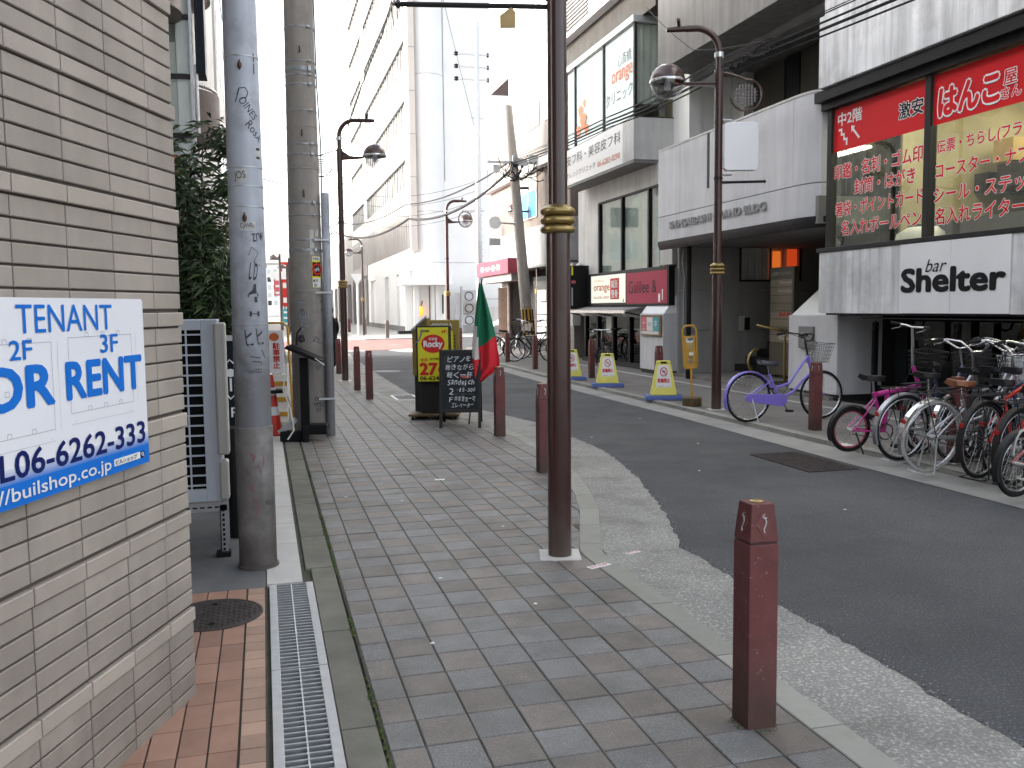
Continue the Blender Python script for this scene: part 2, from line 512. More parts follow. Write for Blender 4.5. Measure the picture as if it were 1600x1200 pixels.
# ---------------------------------------------------------------- ground, road, pavements
ZR = -0.05
KO = [(-8, 2.07), (5.36, 2.07), (5.42, 2.085), (6.0, 2.29), (6.5, 2.47), (7.06, 2.625), (7.61, 2.75), (8.02, 2.826), (8.8, 2.95),
      (9.6, 3.03), (10.6, 3.05), (11.6, 2.99), (12.6, 2.85), (13.6, 2.65), (14.6, 2.4), (15.4, 2.22), (16.2, 2.1), (17, 2.07), (24, 2.07), (30, 2.2), (33.5, 2.35)]
GO = [(-8, 2.60), (2.5, 2.63), (2.9, 2.62), (3.3, 2.64), (3.8, 2.655), (4.2, 2.635), (4.65, 2.645), (5.1, 2.66), (5.47, 2.66), (5.94, 2.84), (6.64, 3.06), (7.29, 3.23), (8.0, 3.41),
      (9.08, 3.6), (9.7, 3.66), (12.05, 3.67), (13.0, 3.48), (13.85, 3.3), (15.2, 2.95), (16.8, 2.64), (22, 2.68), (26, 2.75), (33.5, 2.95)]
KR = [(-8, 6.22), (20, 6.2), (25, 6.32), (28, 6.55), (31, 6.9), (34, 7.3), (35.2, 7.7), (36, 8.6), (36.3, 10)]
GR = [(-8, 5.66), (5.5, 5.72), (8, 5.70), (12, 5.80), (16, 5.77), (20, 5.75), (25, 5.95), (28, 6.2), (31, 6.6), (33, 6.9)]

def structure(name, mb, mat=None, **k):
    o = mb.build(name, mat, **k); o['kind'] = 'structure'; return o

structure('ground', MB().poly([(-900, -300, -.3), (900, -300, -.3), (900, 1800, -.3), (-900, 1800, -.3)]), 'gutter_far')
g = MB()
g.poly([(1.5, -12, ZR), (6.6, -12, ZR), (8.6, 34, ZR), (2, 34, ZR)])
structure('road', g, 'asphalt')
g = MB().poly([(-60, 34, ZR), (90, 34, ZR), (90, 47.5, ZR), (-60, 47.5, ZR)])
structure('cross_street', g, 'asphalt')
g = MB().poly([(-1.5, 47.5, ZR), (5.0, 47.5, ZR), (5.0, 420, ZR), (-1.5, 420, ZR)])
structure('far_street', g, 'gutter_far')

def strip(name, A, B, z, mat, y0, y1, step=.11, jit=0.):
    m = MB(); n = int((y1 - y0) / step)
    prev = None
    for i in range(n + 1):
        y = y0 + (y1 - y0) * i / n
        j = (random.random() - .5) * jit
        cur = ((interp(A, y), y, z), (interp(B, y) + j, y, z))
        if prev: m.poly([prev[0], prev[1], cur[1], cur[0]])
        prev = cur
    return structure(name, m, mat)
strip('gutter', KO, GO, ZR + .005, 'gutter', -8, 33.5, step=.06, jit=.034)
strip('gutter_strip', GR, [(a, b + .03) for a, b in KR], ZR + .005, 'gutter_far', -8, 33, .3, jit=.01)

# red junction paving and painted lines
g = MB()
pts = [(2.2, 35.6), (4.4, 35.4), (6.2, 36.4), (7.6, 38.2), (8.6, 41), (9.2, 44), (8.2, 46.8), (5, 47.2), (1, 47.2), (-6, 47.2), (-6, 35.6)]
g.poly([(x, y, ZR + .006) for x, y in pts])
structure('junction_paving', g, 'red_asphalt')
def painted(pts): structure('road_marking', MB().poly([(x, y, ZR + .012) for x, y in pts]), 'road_white')
painted([(4.6, 34.9), (5.0, 33.2), (6.6, 32.4), (6.9, 33.6), (6.3, 35.6), (5.6, 35.9)])
painted([(2.6, 34.9), (3.7, 34.6), (3.75, 35.2), (2.6, 35.5)])
painted([(9.0, 38.5), (14, 38.0), (14, 38.6), (9.2, 39.2)])
painted([(-5, 47.3), (4.6, 47.3), (4.6, 47.6), (-5, 47.6)])

# far footways beyond the junction
structure('far_sidewalk', MB().box(5.1, 47.6, -.2, 40, 120, -.01), 'walk_pale')
structure('left_far_sidewalk', MB().box(-30, 47.8, -.2, -1.6, 300, -.01), 'walk_pale')
structure('road_shoulder', MB().box(-60, -12, -.2, -.04, 5.24, -.035), 'mortar')

# left sidewalk with single tiles
def KI(y): return interp(KO, y) - .15
sw = MB()
ys = [-8 + i * .25 for i in range(int((33.5 + 8) / .25) + 1)]
for a, b in zip(ys, ys[1:]):
    sw.poly([(.378, a, -.006), (KI(a), a, -.006), (KI(b), b, -.006), (.378, b, -.006)])
sidewalk = structure('sidewalk', sw, 'mortar')
TX, TY, JN = .2, .2137, .0026
def tile_mesh(x0, y0, x1a, x1b, y1, mat, mo=False):
    """one paver with a chamfered top; x1a / x1b right edge at y0 / y1"""
    m = MB(); c = .004; z = 0.
    P = [(x0 + JN, y0 + JN), (x1a - JN, y0 + JN), (x1b - JN, y1 - JN), (x0 + JN, y1 - JN)]
    Q = [(x0 + JN + c, y0 + JN + c), (x1a - JN - c, y0 + JN + c), (x1b - JN - c, y1 - JN - c), (x0 + JN + c, y1 - JN - c)]
    vs = [(x, y, -.03) for x, y in P] + [(x, y, z - .003) for x, y in P] + [(x, y, z) for x, y in Q]
    fs = [(8, 9, 10, 11)]
    for i in range(4):
        j = (i + 1) % 4
        fs += [(i, j, 4 + j, 4 + i), (4 + i, 4 + j, 8 + j, 8 + i)]
    m.add(vs, fs)
    return m
full = [tile_mesh(0, 0, TX, TX, TY, None).build('paving_tile', k, mesh_only=True) for k in ('tile_grey', 'tile_brown')]
first = [tile_mesh(0, 0, .516 - .386, .516 - .386, TY, None).build('paving_tile', k, mesh_only=True) for k in ('tile_grey', 'tile_brown')]
cells = []
for j in range(0, 14):
    for i in range(-106, 19):
        x0 = .316 + TX * j; y0 = 4.614 - TY * (i + 1); y1 = y0 + TY
        if j == 0: x0 = .386
        x1 = .316 + TX * (j + 1)
        ka, kb = KI(y0), KI(y1)
        if min(ka, kb) - x0 < .012: continue
        if y0 < .5: continue
        d = hypot((x0 + x1) / 2, (y0 + y1) / 2)
        az = math.degrees(math.atan2((x0 + x1) / 2, (y0 + y1) / 2))
        seen = -15.5 < az < 46 and y0 * .9609 + x0 * .263 > 2.0 and (y0 + y1) / 2 > 2.45
        cells.append((0 if seen else 1, d, j, i, x0, x1, y0, y1, ka, kb))
cells.sort()
rest = MB()
for q, (hid, d, j, i, x0, x1, y0, y1, ka, kb) in enumerate(cells):
    k = (i + j) % 2
    if random.random() < .06: k = 1 - k
    cut = min(ka, kb) < x1
    if q < 300 and not hid:
        if cut: me = tile_mesh(0, 0, min(x1, ka) - x0, min(x1, kb) - x0, TY, None).build('paving_tile', ('tile_grey', 'tile_brown')[k], mesh_only=True)
        else: me = (first if j == 0 else full)[k]
        inst('paving_tile', me, sidewalk, (x0, y0, random.uniform(-.0022, .001)), (random.uniform(-.007, .007), random.uniform(-.007, .007), random.uniform(-.006, .006)))
    else:
        t = tile_mesh(x0, y0, min(x1, ka), min(x1, kb), y1, None)
        rest.mat(('tile_grey', 'tile_brown')[k]).add([(a, b, c - .0005) for a, b, c in t.v], t.f)
rest.build('paving_tile', parent=sidewalk, kind='stuff')
# kerb stones along the left sidewalk
kerb = structure('kerb', MB().sweep([(interp(KO, y), y) for y in ys], [(-.145, -.06), (-.005, -.06), (-.005, -.012), (-.145, -.012)]), 'mortar')
y = -.12
seg = .74
while y < 33:
    y2 = y + (seg if y < 5 or y > 17 else .5)
    n = 4 if y2 < 5.3 or y > 17 else 6
    path = [(interp(KO, y + .004 + (y2 - y - .008) * t / n), y + .004 + (y2 - y - .008) * t / n) for t in range(n + 1)]
    MB().sweep(path, [(-.147, -.08), (0, -.08), (0, -.012), (-.010, -.002), (-.142, -.001), (-.147, -.004)]).build('kerb_stone', 'kerb', kerb)
    y = y2
# old concrete edge slabs beside the building drain
es = structure('edge_strip', MB().box(-.04, -8, -.2, .378, 31, -.02), 'mortar')
yb = [.1, 1.15, 2.2, 3.34, 4.42, 5.55, 6.35, 7.45, 8.55, 9.7, 10.9, 12, 13.2, 14.5, 16, 18, 20, 23, 26, 30]
for a, b in zip(yb, yb[1:]):
    xa = .232 if a < 5.3 else .20
    MB().box(xa, a + .006, -.1, .366, b - .006, random.uniform(-.007, -.003)).build('edge_slab', 'slab', es, bevel=.004)
yl = [5.29, 6.2, 6.8, 7.4, 8.0, 8.6, 9.2, 9.8, 10.4, 11.0, 11.6, 12.2, 13.5, 15, 17, 19, 22, 26]
for a, b in zip(yl, yl[1:]):
    MB().box(-.03, a + .003, -.1, .172, b - .003, -.002).build('channel_lid', 'pale_stone', es, bevel=.003)
m = MB()
for k in range(700):
    yy = random.uniform(2.5, 9); xx = .376 + random.gauss(0, .004 + .004 * (sin(yy * 3.1) > .3))
    if sin(yy * 2.3) + sin(yy * 5.7 + 1) < -.1: continue
    r = random.uniform(.003, .008)
    m.add([(xx - r, yy - r, -.006), (xx + r, yy - r, -.006), (xx + r, yy + r, -.006), (xx - r, yy + r, -.006), (xx, yy, random.uniform(.0, .004))],
          [(0, 1, 4), (1, 2, 4), (2, 3, 4), (3, 0, 4)])
m.build('moss', 'moss', kind='stuff')
m = MB()
for k in range(90):      # moss round the foot of the near bollard and along kerb joints
    a = random.random() * 2 * pi
    xx, yy = 1.75 + cos(a) * random.uniform(.06, .10), 2.95 + sin(a) * random.uniform(.06, .10)
    if abs(xx - 1.75) < .062 and abs(yy - 2.95) < .062: continue
    r = random.uniform(.002, .005)
    m.add([(xx - r, yy - r, -.001), (xx + r, yy - r, -.001), (xx + r, yy + r, -.001), (xx - r, yy + r, -.001), (xx, yy, random.uniform(.001, .004))],
          [(0, 1, 4), (1, 2, 4), (2, 3, 4), (3, 0, 4)])
m.build('moss', 'moss', kind='stuff')

# terracotta strip by the tiled building
bf = structure('brick_pavement', MB().box(-2.4, 1.6, -.2, -.034, 5.24, -.012), 'grout')
WD = Vector((-.358, -.934, 0)); WN = Vector((.934, -.358, 0)); WC = Vector((-.317, 3.837, 0))
big = MB().box(0, 0, -.03, .098, .212, 0).build('floor_brick', 'brick_floor', mesh_only=True)
edge = MB().box(0, 0, -.03, .089, .103, 0).build('floor_brick', 'brick_edge', mesh_only=True)
for i in range(30):
    inst('floor_brick', edge, bf, (-.131, 1.98 + i * .1085, random.uniform(-.001, .001)))
for j in range(1, 9):
    for i in range(15):
        x, y = -.136 - .105 * j + .002, 1.98 + i * .217
        ctr = Vector((x + .1, y + .0, 0)) - WC
        if ctr.y < 0 and ctr.dot(WN) < 0: continue
        inst('floor_brick', big, bf, (x, y, random.uniform(-.001, .001)))
structure('concrete_apron', MB().box(-6, 5.245, -.2, -.035, 34, -.005), 'apron')

# right sidewalk
rs = MB()
ys2 = [-8 + i * .5 for i in range(89)]
for a, b in zip(ys2, ys2[1:]):
    rs.poly([(interp(KR, a), a, 0), (12.5, a, 0), (12.5, b, 0), (interp(KR, b), b, 0)])
structure('right_sidewalk', rs, 'walk_far')
structure('boundary_strip', MB().box(8.22, -4, -.1, 8.30, 25, .004), 'pale_stone')
kr = structure('right_kerb', MB().sweep([(interp(KR, y), y) for y in ys2], [(.005, -.1), (.14, -.1), (.14, .002), (.005, .002)]), 'mortar')
y = 4.2
while y < 33:
    path = [(interp(KR, y + .006 + (.588) * t / 2), y + .006 + .588 * t / 2) for t in range(3)]
    MB().sweep(path, [(0, -.1), (.15, -.1), (.15, .008), (.015, .006), (0, -.008)]).build('kerb_stone', 'kerb', kr)
    y += .6

# loose grit: exposed pebbles of the gutter and crumbs along the asphalt edge
random.seed(41)
grit = {'gutter': MB(), 'pale_stone': MB(), 'asphalt': MB()}
for k in range(5200):
    yy = random.uniform(2.3, 9.5) if k % 3 else random.uniform(2.3, 5.5)
    a, b = interp(KO, yy), interp(GO, yy)
    if k % 4 == 0: xx = b + random.gauss(.01, .03); mt = random.choice(('asphalt', 'gutter'))
    else: xx = random.uniform(a + .01, b - .01); mt = random.choice(('gutter', 'pale_stone', 'pale_stone'))
    if k % 9 == 0: xx = a + abs(random.gauss(0, .025)) + .005
    r = random.uniform(.002, .0055); z0 = ZR + .003; ang = random.random() * 3
    q = [(xx + r * cos(ang + i * pi / 2) * (1.4 if i % 2 else 1), yy + r * sin(ang + i * pi / 2), z0) for i in range(4)] + [(xx, yy, z0 + r * random.uniform(.6, 1.1))]
    grit[mt].add(q, [(0, 1, 4), (1, 2, 4), (2, 3, 4), (3, 0, 4)])
for mt, g_ in grit.items(): g_.build('gravel', mt, kind='stuff')

# ---------------------------------------------------------------- tiled corner building
tb = thing('tiled_building', 'beige tile clad corner building with raised tile courses', 'building', (-.317, 3.837, 0))
WT = Matrix(((-WD.x * -1, 0, 0, 0), (0, 0, 0, 0), (0, 0, 0, 0), (0, 0, 0, 1)))
# wall frame: u runs from the corner towards the camera, n out of the wall, z up
WT = Matrix(((WD.x, WN.x, 0, 0), (WD.y, WN.y, 0, 0), (0, 0, 1, 0), (0, 0, 0, 1)))
def wp(u, n, z): return WT @ Vector((u, n, z))
m = MB(WT)
m.box(0, -3.0, -.1, 6.5, -.012, 3.05); m.box(-.0, -3.0, 3.05, 6.5, -.004, 10.5)
m.build('wall', 'wall_grout', tb)
def wtile(w, h, d):
    c = .003; mm = MB(WT)
    mm.frustum(0, 0, 0, 0, 0, 0, 0, 0) if 0 else None
    vs = [(0, -.012, 0), (w, -.012, 0), (w, -.012, h), (0, -.012, h), (0, d - c, 0), (w, d - c, 0), (w, d - c, h), (0, d - c, h),
          (c, d, c), (w - c, d, c), (w - c, d, h - c), (c, d, h - c)]
    fs = [(8, 11, 10, 9)]
    for i in range(4):
        j = (i + 1) % 4
        fs += [(i, 4 + i, 4 + j, j), (4 + i, 8 + i, 8 + j, 4 + j)]
    mm.add(vs, fs)
    return mm
tiles = {}
def wt(w, h, d, mat):
    k = (round(w, 4), round(h, 4), d, mat)
    if k not in tiles: tiles[k] = wtile(w, h, d).build('brick', mat, mesh_only=True)
    return tiles[k]
rest = MB(WT)
z = -.02; row = 0; n_b = 0
courses = []
PZ = .0669
while z < 3.04:
    acc = (row % 6) == 5
    courses.append((z, acc)); z += PZ; row += 1
for (z, acc) in courses:
    us = [(0.0, .206)] + [(.213 + .2715 * k, .2645) for k in range(22)]
    for k, (u, w) in enumerate(us):
        d = .010 if acc else .0
        h = PZ - (.014 if acc else .0075)
        if k < 6:
            inst('brick', wt(w, h, d, 'wall_accent' if acc else 'wall_tile'), tb, tuple(wp(u, random.uniform(-.0006, .0006), z)))
        else:
            t = wtile(w, h, d)
            rest.T = None
            o = wp(u, 0, z)
            rest.mat('wall_accent' if acc else 'wall_tile').add([(a + o.x, b + o.y, c + o.z) for a, b, c in t.v], t.f)
rest.build('brick', parent=tb, kind='stuff')

# the rent board fixed to it
sb = thing('rent_sign', 'white and blue office rent board screwed to the tiled wall', 'sign', tuple(wp(1.0, .02, 0) + Vector((-.317, 3.837, 0))))
BT = Matrix.Translation(wp(1.0, .02, 0)).inverted() @ Matrix.Identity(4)
O0 = wp(1.0, .02, 0)
def bp(s, z, n=0.): return wp(s, .02 + n, z) - O0      # s measured from the wall corner
SL = 1.62
m = MB().mat('sign_white')
pts = []
for (cs, cz, a0) in ((.348 + .012, 1.03 + .012, 180), (SL - .012, 1.03 + .012, 270), (SL - .012, 1.622 - .012, 0), (.348 + .012, 1.622 - .012, 90)):
    for q in range(4):
        a = R(a0 + q * 30)
        pts.append((cs + .012 * cos(a), cz + .012 * sin(a)))
m.prism([bp(s, z, -.004) for s, z in pts], bp(0, 0, .004) - bp(0, 0, -.004))
m.build('board', parent=sb)
m = MB()
nb = 7
m.mat('ink_blue').prism([bp(.3485, 1.0305, .0045), bp(SL - .001, 1.0305, .0045), bp(SL - .001, 1.098, .0045), bp(.3485, 1.098, .0045)][::-1], bp(0, 0, .0005) - bp(0, 0, 0))
m.build('blue_band', parent=sb)
# soft upper edge of the band: printed halftone rows
def ink_step(i, n):
    nm = 'ink_fade_%d' % i
    t = i / n
    a, b = MATS['ink_blue'], None
    c0, c1 = (.012, .165, .62), (.76, .76, .79)
    M(nm, tuple(lerp(c0[k], c1[k], t) for k in range(3)), .45, var=0)
    return nm
m = MB()
for i in range(1, 9):
    z0 = 1.098 + (i - 1) * .0055
    m.mat(ink_step(i, 9)).prism([bp(.3485, z0, .0044), bp(SL - .001, z0, .0044), bp(SL - .001, z0 + .0055, .0044), bp(.3485, z0 + .0055, .0044)][::-1], bp(0, 0, .0004) - bp(0, 0, 0))
m.build('band_fade', parent=sb)
def btext(mb, s, sl, sr, z0, z1, bold=0., n=.0062):
    mb.text(s, bp(sl, z0, n), bp(sr, z0, n) - bp(sl, z0, n), bp(sl, z1, n) - bp(sl, z0, n), bold)
m = MB().mat('ink_line')
def line(s0, z0, s1, z1, w=.0016):
    L_ = hypot(s1 - s0, z1 - z0); px, pz = -(z1 - z0) / L_ * w / 2, (s1 - s0) / L_ * w / 2
    m.poly([bp(s0 + px, z0 + pz, .0052), bp(s1 + px, z1 + pz, .0052), bp(s1 - px, z1 - pz, .0052), bp(s0 - px, z0 - pz, .0052)])
def plan(a, b, z0, z1):
    line(a, z0, b, z0); line(a, z1, b, z1); line(a, z0, a, z1); line(b, z0, b, z1)
    for s, z in ((a - .02, z0 - .03), (b + .02, z0 - .03)):
        line(s, z, s, z + .006)
    line(a, z0 - .035, b, z0 - .035, .001); line(b - .03, z0, b - .03, z1, .001)
    for t in (.25, .5, .75):
        s = lerp(a, b, t)
        for zz in (z0, lerp(z0, z1, .45), z1):
            line(s, zz, s - .018, zz); line(s, zz + .014, s - .018, zz + .014); line(s, zz, s, zz + .014); line(s - .018, zz, s - .018, zz + .014)
plan(.818, .44, 1.262, 1.499); plan(1.35, .905, 1.225, 1.49)
m.build('floor_plan', parent=sb)
m = MB().mat('ink_blue')
btext(m, 'TENANT', 1.064, .560, 1.519, 1.602, -.002)
btext(m, '2F', 1.10, .999, 1.445, 1.50, .012); btext(m, '3F', .638, .530, 1.443, 1.503, .012)
btext(m, 'RENT', .834, .382, 1.309, 1.42, .035); btext(m, 'FOR', 1.33, .905, 1.306, 1.424, .035)
m.mat('ink_navy'); btext(m, 'TEL06-6262-333', 1.335, .374, 1.110, 1.185, .018)
m.mat('ink_white'); btext(m, 'http://builshop.co.jp', 1.36, .61, 1.036, 1.088, .012, n=.0075)
m.build('lettering', parent=sb)
m = MB().mat('ink_white').prism([bp(.415, 1.054, .0055), bp(.588, 1.054, .0055), bp(.588, 1.0775, .0055), bp(.415, 1.0775, .0055)], bp(0, 0, .001) - bp(0, 0, 0))
m.mat('ink_black'); btext(m, 'ビルショップ', .58, .442, 1.058, 1.074, .01, n=.008)
m.mat('ink_navy').prism([bp(.385, 1.054, .0055), bp(.413, 1.054, .0055), bp(.413, 1.0775, .0055), bp(.385, 1.0775, .0055)], bp(0, 0, .001) - bp(0, 0, 0))
m.mat('ink_white').tube([bp(.401 + .006 * cos(a * pi / 6), 1.068 + .006 * sin(a * pi / 6), .008) for a in range(12)], .0013, 5, closed=True)
m.tube([bp(.397, 1.064, .008), bp(.391, 1.057, .008)], .0013, 5)
m.build('web_label', parent=sb)

wq = thing('wall_plaque', 'corner of a small navy plate on the tiled wall above the rent board', 'plaque', tuple(wp(1.2, .02, 1.9) + Vector((-.317, 3.837, 0))))
m = MB(WT).box(-.068, -.012, .04, .12, .0, .13); m.build('plate', 'ink_navy', wq, bevel=.002)
# ---------------------------------------------------------------- drain grates, manholes
def grate(y0, y1, lab):
    t = thing('drain_grate', lab, 'drain grate', (.105, (y0 + y1) / 2, 0), group='steel drain grates by the tiled wall')
    h = (y1 - y0) / 2 - .003
    for x0, x1 in ((-.121, -.082), (.083, .122)):
        MB().box(x0, -h, -.05, x1, h, .002).build('rail', 'grate_rail', t, bevel=.002)
    MB().box(-.003, -h, -.03, .003, h, .0).build('center_bar', 'galv', t)
    b = MB(); n = int(2 * h / .042)
    for i in range(n):
        yy = -h + .008 + i * (2 * h - .014) / (n - 1)
        b.box(-.082, yy - .0058, -.028, .083, yy + .0058, -.001)
    b.build('grating', 'grate_bar', t, kind='stuff')
    MB().box(-.085, -h, -.16, .085, h, -.10).build('channel', 'dark_void', t)
grate(3.99, 5.265, 'steel drain grate nearest the grey pole foot')
grate(2.3, 3.985, 'steel drain grate beside the terracotta paving, with one end out of frame')

def cover(name, lab, x, y, rad, cat='manhole cover'):
    t = thing(name, lab, cat, (x, y, 0))
    MB().lathe([(rad, -.02), (rad, .004), (rad - .012, .006), (rad - .016, .003), (.0, .003)], 40).build('plate', 'iron', t, smooth=30)
    b = MB(); k = int(rad * 2 / .03)
    for i in range(-k, k + 1):
        for j in range(-k, k + 1):
            if hypot(i, j) * .026 > rad - .03: continue
            if (i + j) % 2: b.box(i * .026 - .010, j * .026 - .004, .002, i * .026 + .010, j * .026 + .004, .006)
            else: b.box(i * .026 - .004, j * .026 - .010, .002, i * .026 + .004, j * .026 + .010, .006)
    b.build('tread_pattern', 'iron', t, kind='stuff')
    m = MB()
    for sy in (-1, 1): m.box(-.014, sy * rad * .62 - .012, .0062, .014, sy * rad * .62 + .012, .0068)
    m.build('key_slot', 'dark_void', t)
cover('manhole_cover', 'round iron manhole cover in the terracotta bricks', -.30, 4.83, .25)
t = thing('manhole_cover', 'pale round manhole cover on the far asphalt by the bollards', 'manhole cover', (3.05, 23.4, ZR))
MB().lathe([(.36, -.02), (.36, .006), (.33, .008), (.0, .008)], 32).build('plate', 'gutter_far', t, smooth=30)
t = thing('utility_cover', 'rusty chequered iron plate sunk in the road by the bicycles', 'iron plate', (5.33, 8.12, ZR + .005), R(0))
MB().box(-.28, -.55, -.02, .28, .55, .006).build('plate', 'iron', t)
b = MB()
for i in range(-9, 10):
    for j in range(-18, 19):
        a = R(45 if (i + j) % 2 else -45)
        c_, s_ = cos(a), sin(a)
        b.prism([(i * .028 + c_ * u - s_ * v, j * .029 + s_ * u + c_ * v, .005) for u, v in ((-.013, -.003), (.013, -.003), (.013, .003), (-.013, .003))], (0, 0, .004))
b.build('tread_pattern', 'iron', t, kind='stuff')
t = thing('gutter_grate', 'slotted iron gutter grate behind the second far bollard', 'drain grate', (2.45, 16.35, ZR + .005))
MB().box(-.22, -.45, -.05, .22, .45, .003).build('frame', 'galv', t)
b = MB()
for i in range(13): b.box(-.17, -.4 + i * .063, .003, .17, -.4 + i * .063 + .03, .0045)
b.build('slots', 'dark_void', t, kind='stuff')

# ---------------------------------------------------------------- poles
def wrap_strokes(mb, r, strokes, cx=0, cy=0, w=.006, lift=.0015, az0=0.):
    """strokes: list of polylines (u metres around, z); u=0 faces the camera side (-y)"""
    for st in strokes:
        for (u0, z0), (u1, z1) in zip(st, st[1:]):
            n = max(1, int(hypot(u1 - u0, z1 - z0) / .02))
            L_ = max(1e-6, hypot(u1 - u0, z1 - z0)); pu, pz = -(z1 - z0) / L_ * w / 2, (u1 - u0) / L_ * w / 2
            for i in range(n):
                a, b = i / n, (i + 1) / n
                q = []
                for t, s in ((a, 1), (b, 1), (b, -1), (a, -1)):
                    u = lerp(u0, u1, t) + s * pu; z = lerp(z0, z1, t) + s * pz
                    rr = (r(z) if callable(r) else r) + lift
                    ang = -pi / 2 + az0 + u / rr
                    q.append((cx + rr * cos(ang), cy + rr * sin(ang), z))
                mb.poly(q)
def wrap_text(mb, s, r, u0, z0, w, h, rot=0., bold=0., lift=.0018, az0=0.):
    vs, fs = glyphs(s, bold)
    x0 = min(v.x for v in vs); x1 = max(v.x for v in vs); y0 = min(v.y for v in vs); y1 = max(v.y for v in vs)
    out = []
    for v in vs:
        x, y = (v.x - x0) / (x1 - x0) * w, (v.y - y0) / (y1 - y0) * h
        u, z = u0 + x * cos(rot) - y * sin(rot), z0 + x * sin(rot) + y * cos(rot)
        rr = (r(z) if callable(r) else r) + lift; ang = -pi / 2 + az0 + u / rr
        out.append((rr * cos(ang), rr * sin(ang), z))
    mb.marks.append(len(mb.f)); mb.ends = getattr(mb, 'ends', [])
    mb.add(out, fs)
    mb.ends.append(len(mb.f))
def wrap_patch(mb, r, u0, u1, z0, z1, lift=.001, tilt=0., az0=0., n=6):
    for i in range(n):
        a, b = lerp(u0, u1, i / n), lerp(u0, u1, (i + 1) / n); q = []
        for u, z in ((a, z0 + tilt * (a - u0)), (b, z0 + tilt * (b - u0)), (b, z1 + tilt * (b - u0)), (a, z1 + tilt * (a - u0))):
            rr = (r(z) if callable(r) else r) + lift; ang = -pi / 2 + az0 + u / rr
            q.append((rr * cos(ang), rr * sin(ang), z))
        mb.poly(q)

gp = thing('steel_pole', 'blue grey steel pole scrawled with marker tags beside the air conditioner', 'pole', (-.078, 5.72, 0))
prof = [(.114, 0), (.1135, .87), (.106, .875), (.103, 2.2), (.097, 3.4), (.085, 8.5), (0, 8.5)]
MB().lathe([(.1135, -.05), (.1125, .868), (.106, .872)], 40, cap=False).build('sleeve', 'pole_sleeve', gp, smooth=40)
MB().lathe([(.108, .86), (.1055, 1.6), (.102, 2.4), (.096, 3.5), (.083, 8.5), (0, 8.5)], 40, cap=False).build('shaft', 'pole_steel', gp, smooth=40)
MB().lathe([(.1135, -.02), (.125, -.01), (.125, .012), (.1135, .014)], 40, cap=False).build('foot_ring', 'pole_sleeve', gp, smooth=40)
gr = lambda z: interp([(0, .1135), (.868, .1125), (.88, .1058), (1.6, .1055), (2.4, .102), (3.5, .096)], z)
for zz in (3.06, 2.42, 2.31, 2.19, 1.49):
    MB().lathe([(gr(zz) + .0005, zz - .004), (gr(zz) + .003, zz - .003), (gr(zz) + .003, zz + .003), (gr(zz) + .0005, zz + .004)], 36, cap=False).build('strap', 'galv' if zz > 2 else 'pole_steel', gp, smooth=50)
AZ = .05
m = MB()
wrap_strokes(m, gr, [[(-.035, 2.83), (-.02, 2.87), (.015, 2.875), (.03, 2.85), (.02, 2.82), (-.01, 2.81)], [(-.02, 2.865), (-.045, 2.79)]], w=.005, az0=AZ)
wrap_text(m, 'OINES', gr, -.03, 2.80, .14, .045, R(-52), az0=AZ); wrap_text(m, 'RosA', gr, .005, 2.66, .13, .05, R(-48), az0=AZ)
wrap_text(m, 'L D', gr, -.005, 1.76, .05, .10, R(-8), .02, az0=AZ)
wrap_text(m, '4', gr, -.01, 1.62, .065, .11, R(4), .02, az0=AZ); wrap_text(m, 'H', gr, -.005, 1.54, .06, .03, 0, .02, az0=AZ)
wrap_text(m, 'ヒヒ', gr, -.03, 1.36, .11, .10, R(6), .01, az0=AZ)
wrap_strokes(m, gr, [[(-.01, 1.30), (.05, 1.29)], [(.0, 1.27), (.06, 1.265)], [(.06, 1.34), (.085, 1.29)]], w=.006, az0=AZ)
wrap_text(m, 'zrw', gr, .03, 1.98, .08, .05, R(10), az0=AZ); wrap_strokes(m, gr, [[(.0, 1.9), (.02, 1.95), (.06, 1.92), (.03, 1.86), (.07, 1.84)]], w=.003, az0=AZ)
wrap_text(m, 'GP', gr, .05, .42, .03, .06, R(-90), az0=AZ)
wrap_strokes(m, gr, [[(.075, 3.08), (.074, 3.03)], [(.076, 3.02), (.075, 2.96)]], w=.008, az0=AZ)
m.build('marker_tag', 'graffiti', gp)
m = MB(); random.seed(5)
for k in range(9):
    u, z = random.uniform(-.05, .05), random.uniform(.35, .75)
    wrap_strokes(m, gr, [[(u, z), (u + random.uniform(-.02, .03), z - random.uniform(.03, .07)), (u + random.uniform(-.02, .03), z - random.uniform(.0, .04))]], w=.004, az0=AZ)
m.build('red_scribble', 'graffiti_red', gp)
for (u0, z0, w, h, txt, tl) in ((-.075, 2.325, .085, .075, 'JOS', .1), (-.05, 2.045, .10, .055, 'CyWRs', .02), (-.04, 1.19, .105, .045, 'Vosh222', .03), (.06, 2.46, .05, .085, ':', 0.)):
    m = MB().mat('sticker'); wrap_patch(m, gr, u0, u0 + w, z0, z0 + h, tilt=tl, az0=AZ)
    m.mat('graffiti'); wrap_text(m, txt, gr, u0 + .008, z0 + .008, w - .016, h - .018, tl, lift=.0024, az0=AZ)
    m.build('sticker', parent=gp)
for zz, k in ((3.0, 1.), (2.12, 1.1)):
    m = MB()
    a = -pi / 2 - .08
    x, y = gr(zz) * cos(a), gr(zz) * sin(a)
    m.lathe([(0, -.018), (.011, -.014), (.013, 0), (.011, .014), (0, .018)], 8, (x, y - .006, zz))
    m.tube([(x, y, zz + .03), (x, y - .022, zz + .02), (x, y - .022, zz - .012), (x, y, zz - .022)], .005, 6)
    m.build('step_socket', 'rust', gp, smooth=50)

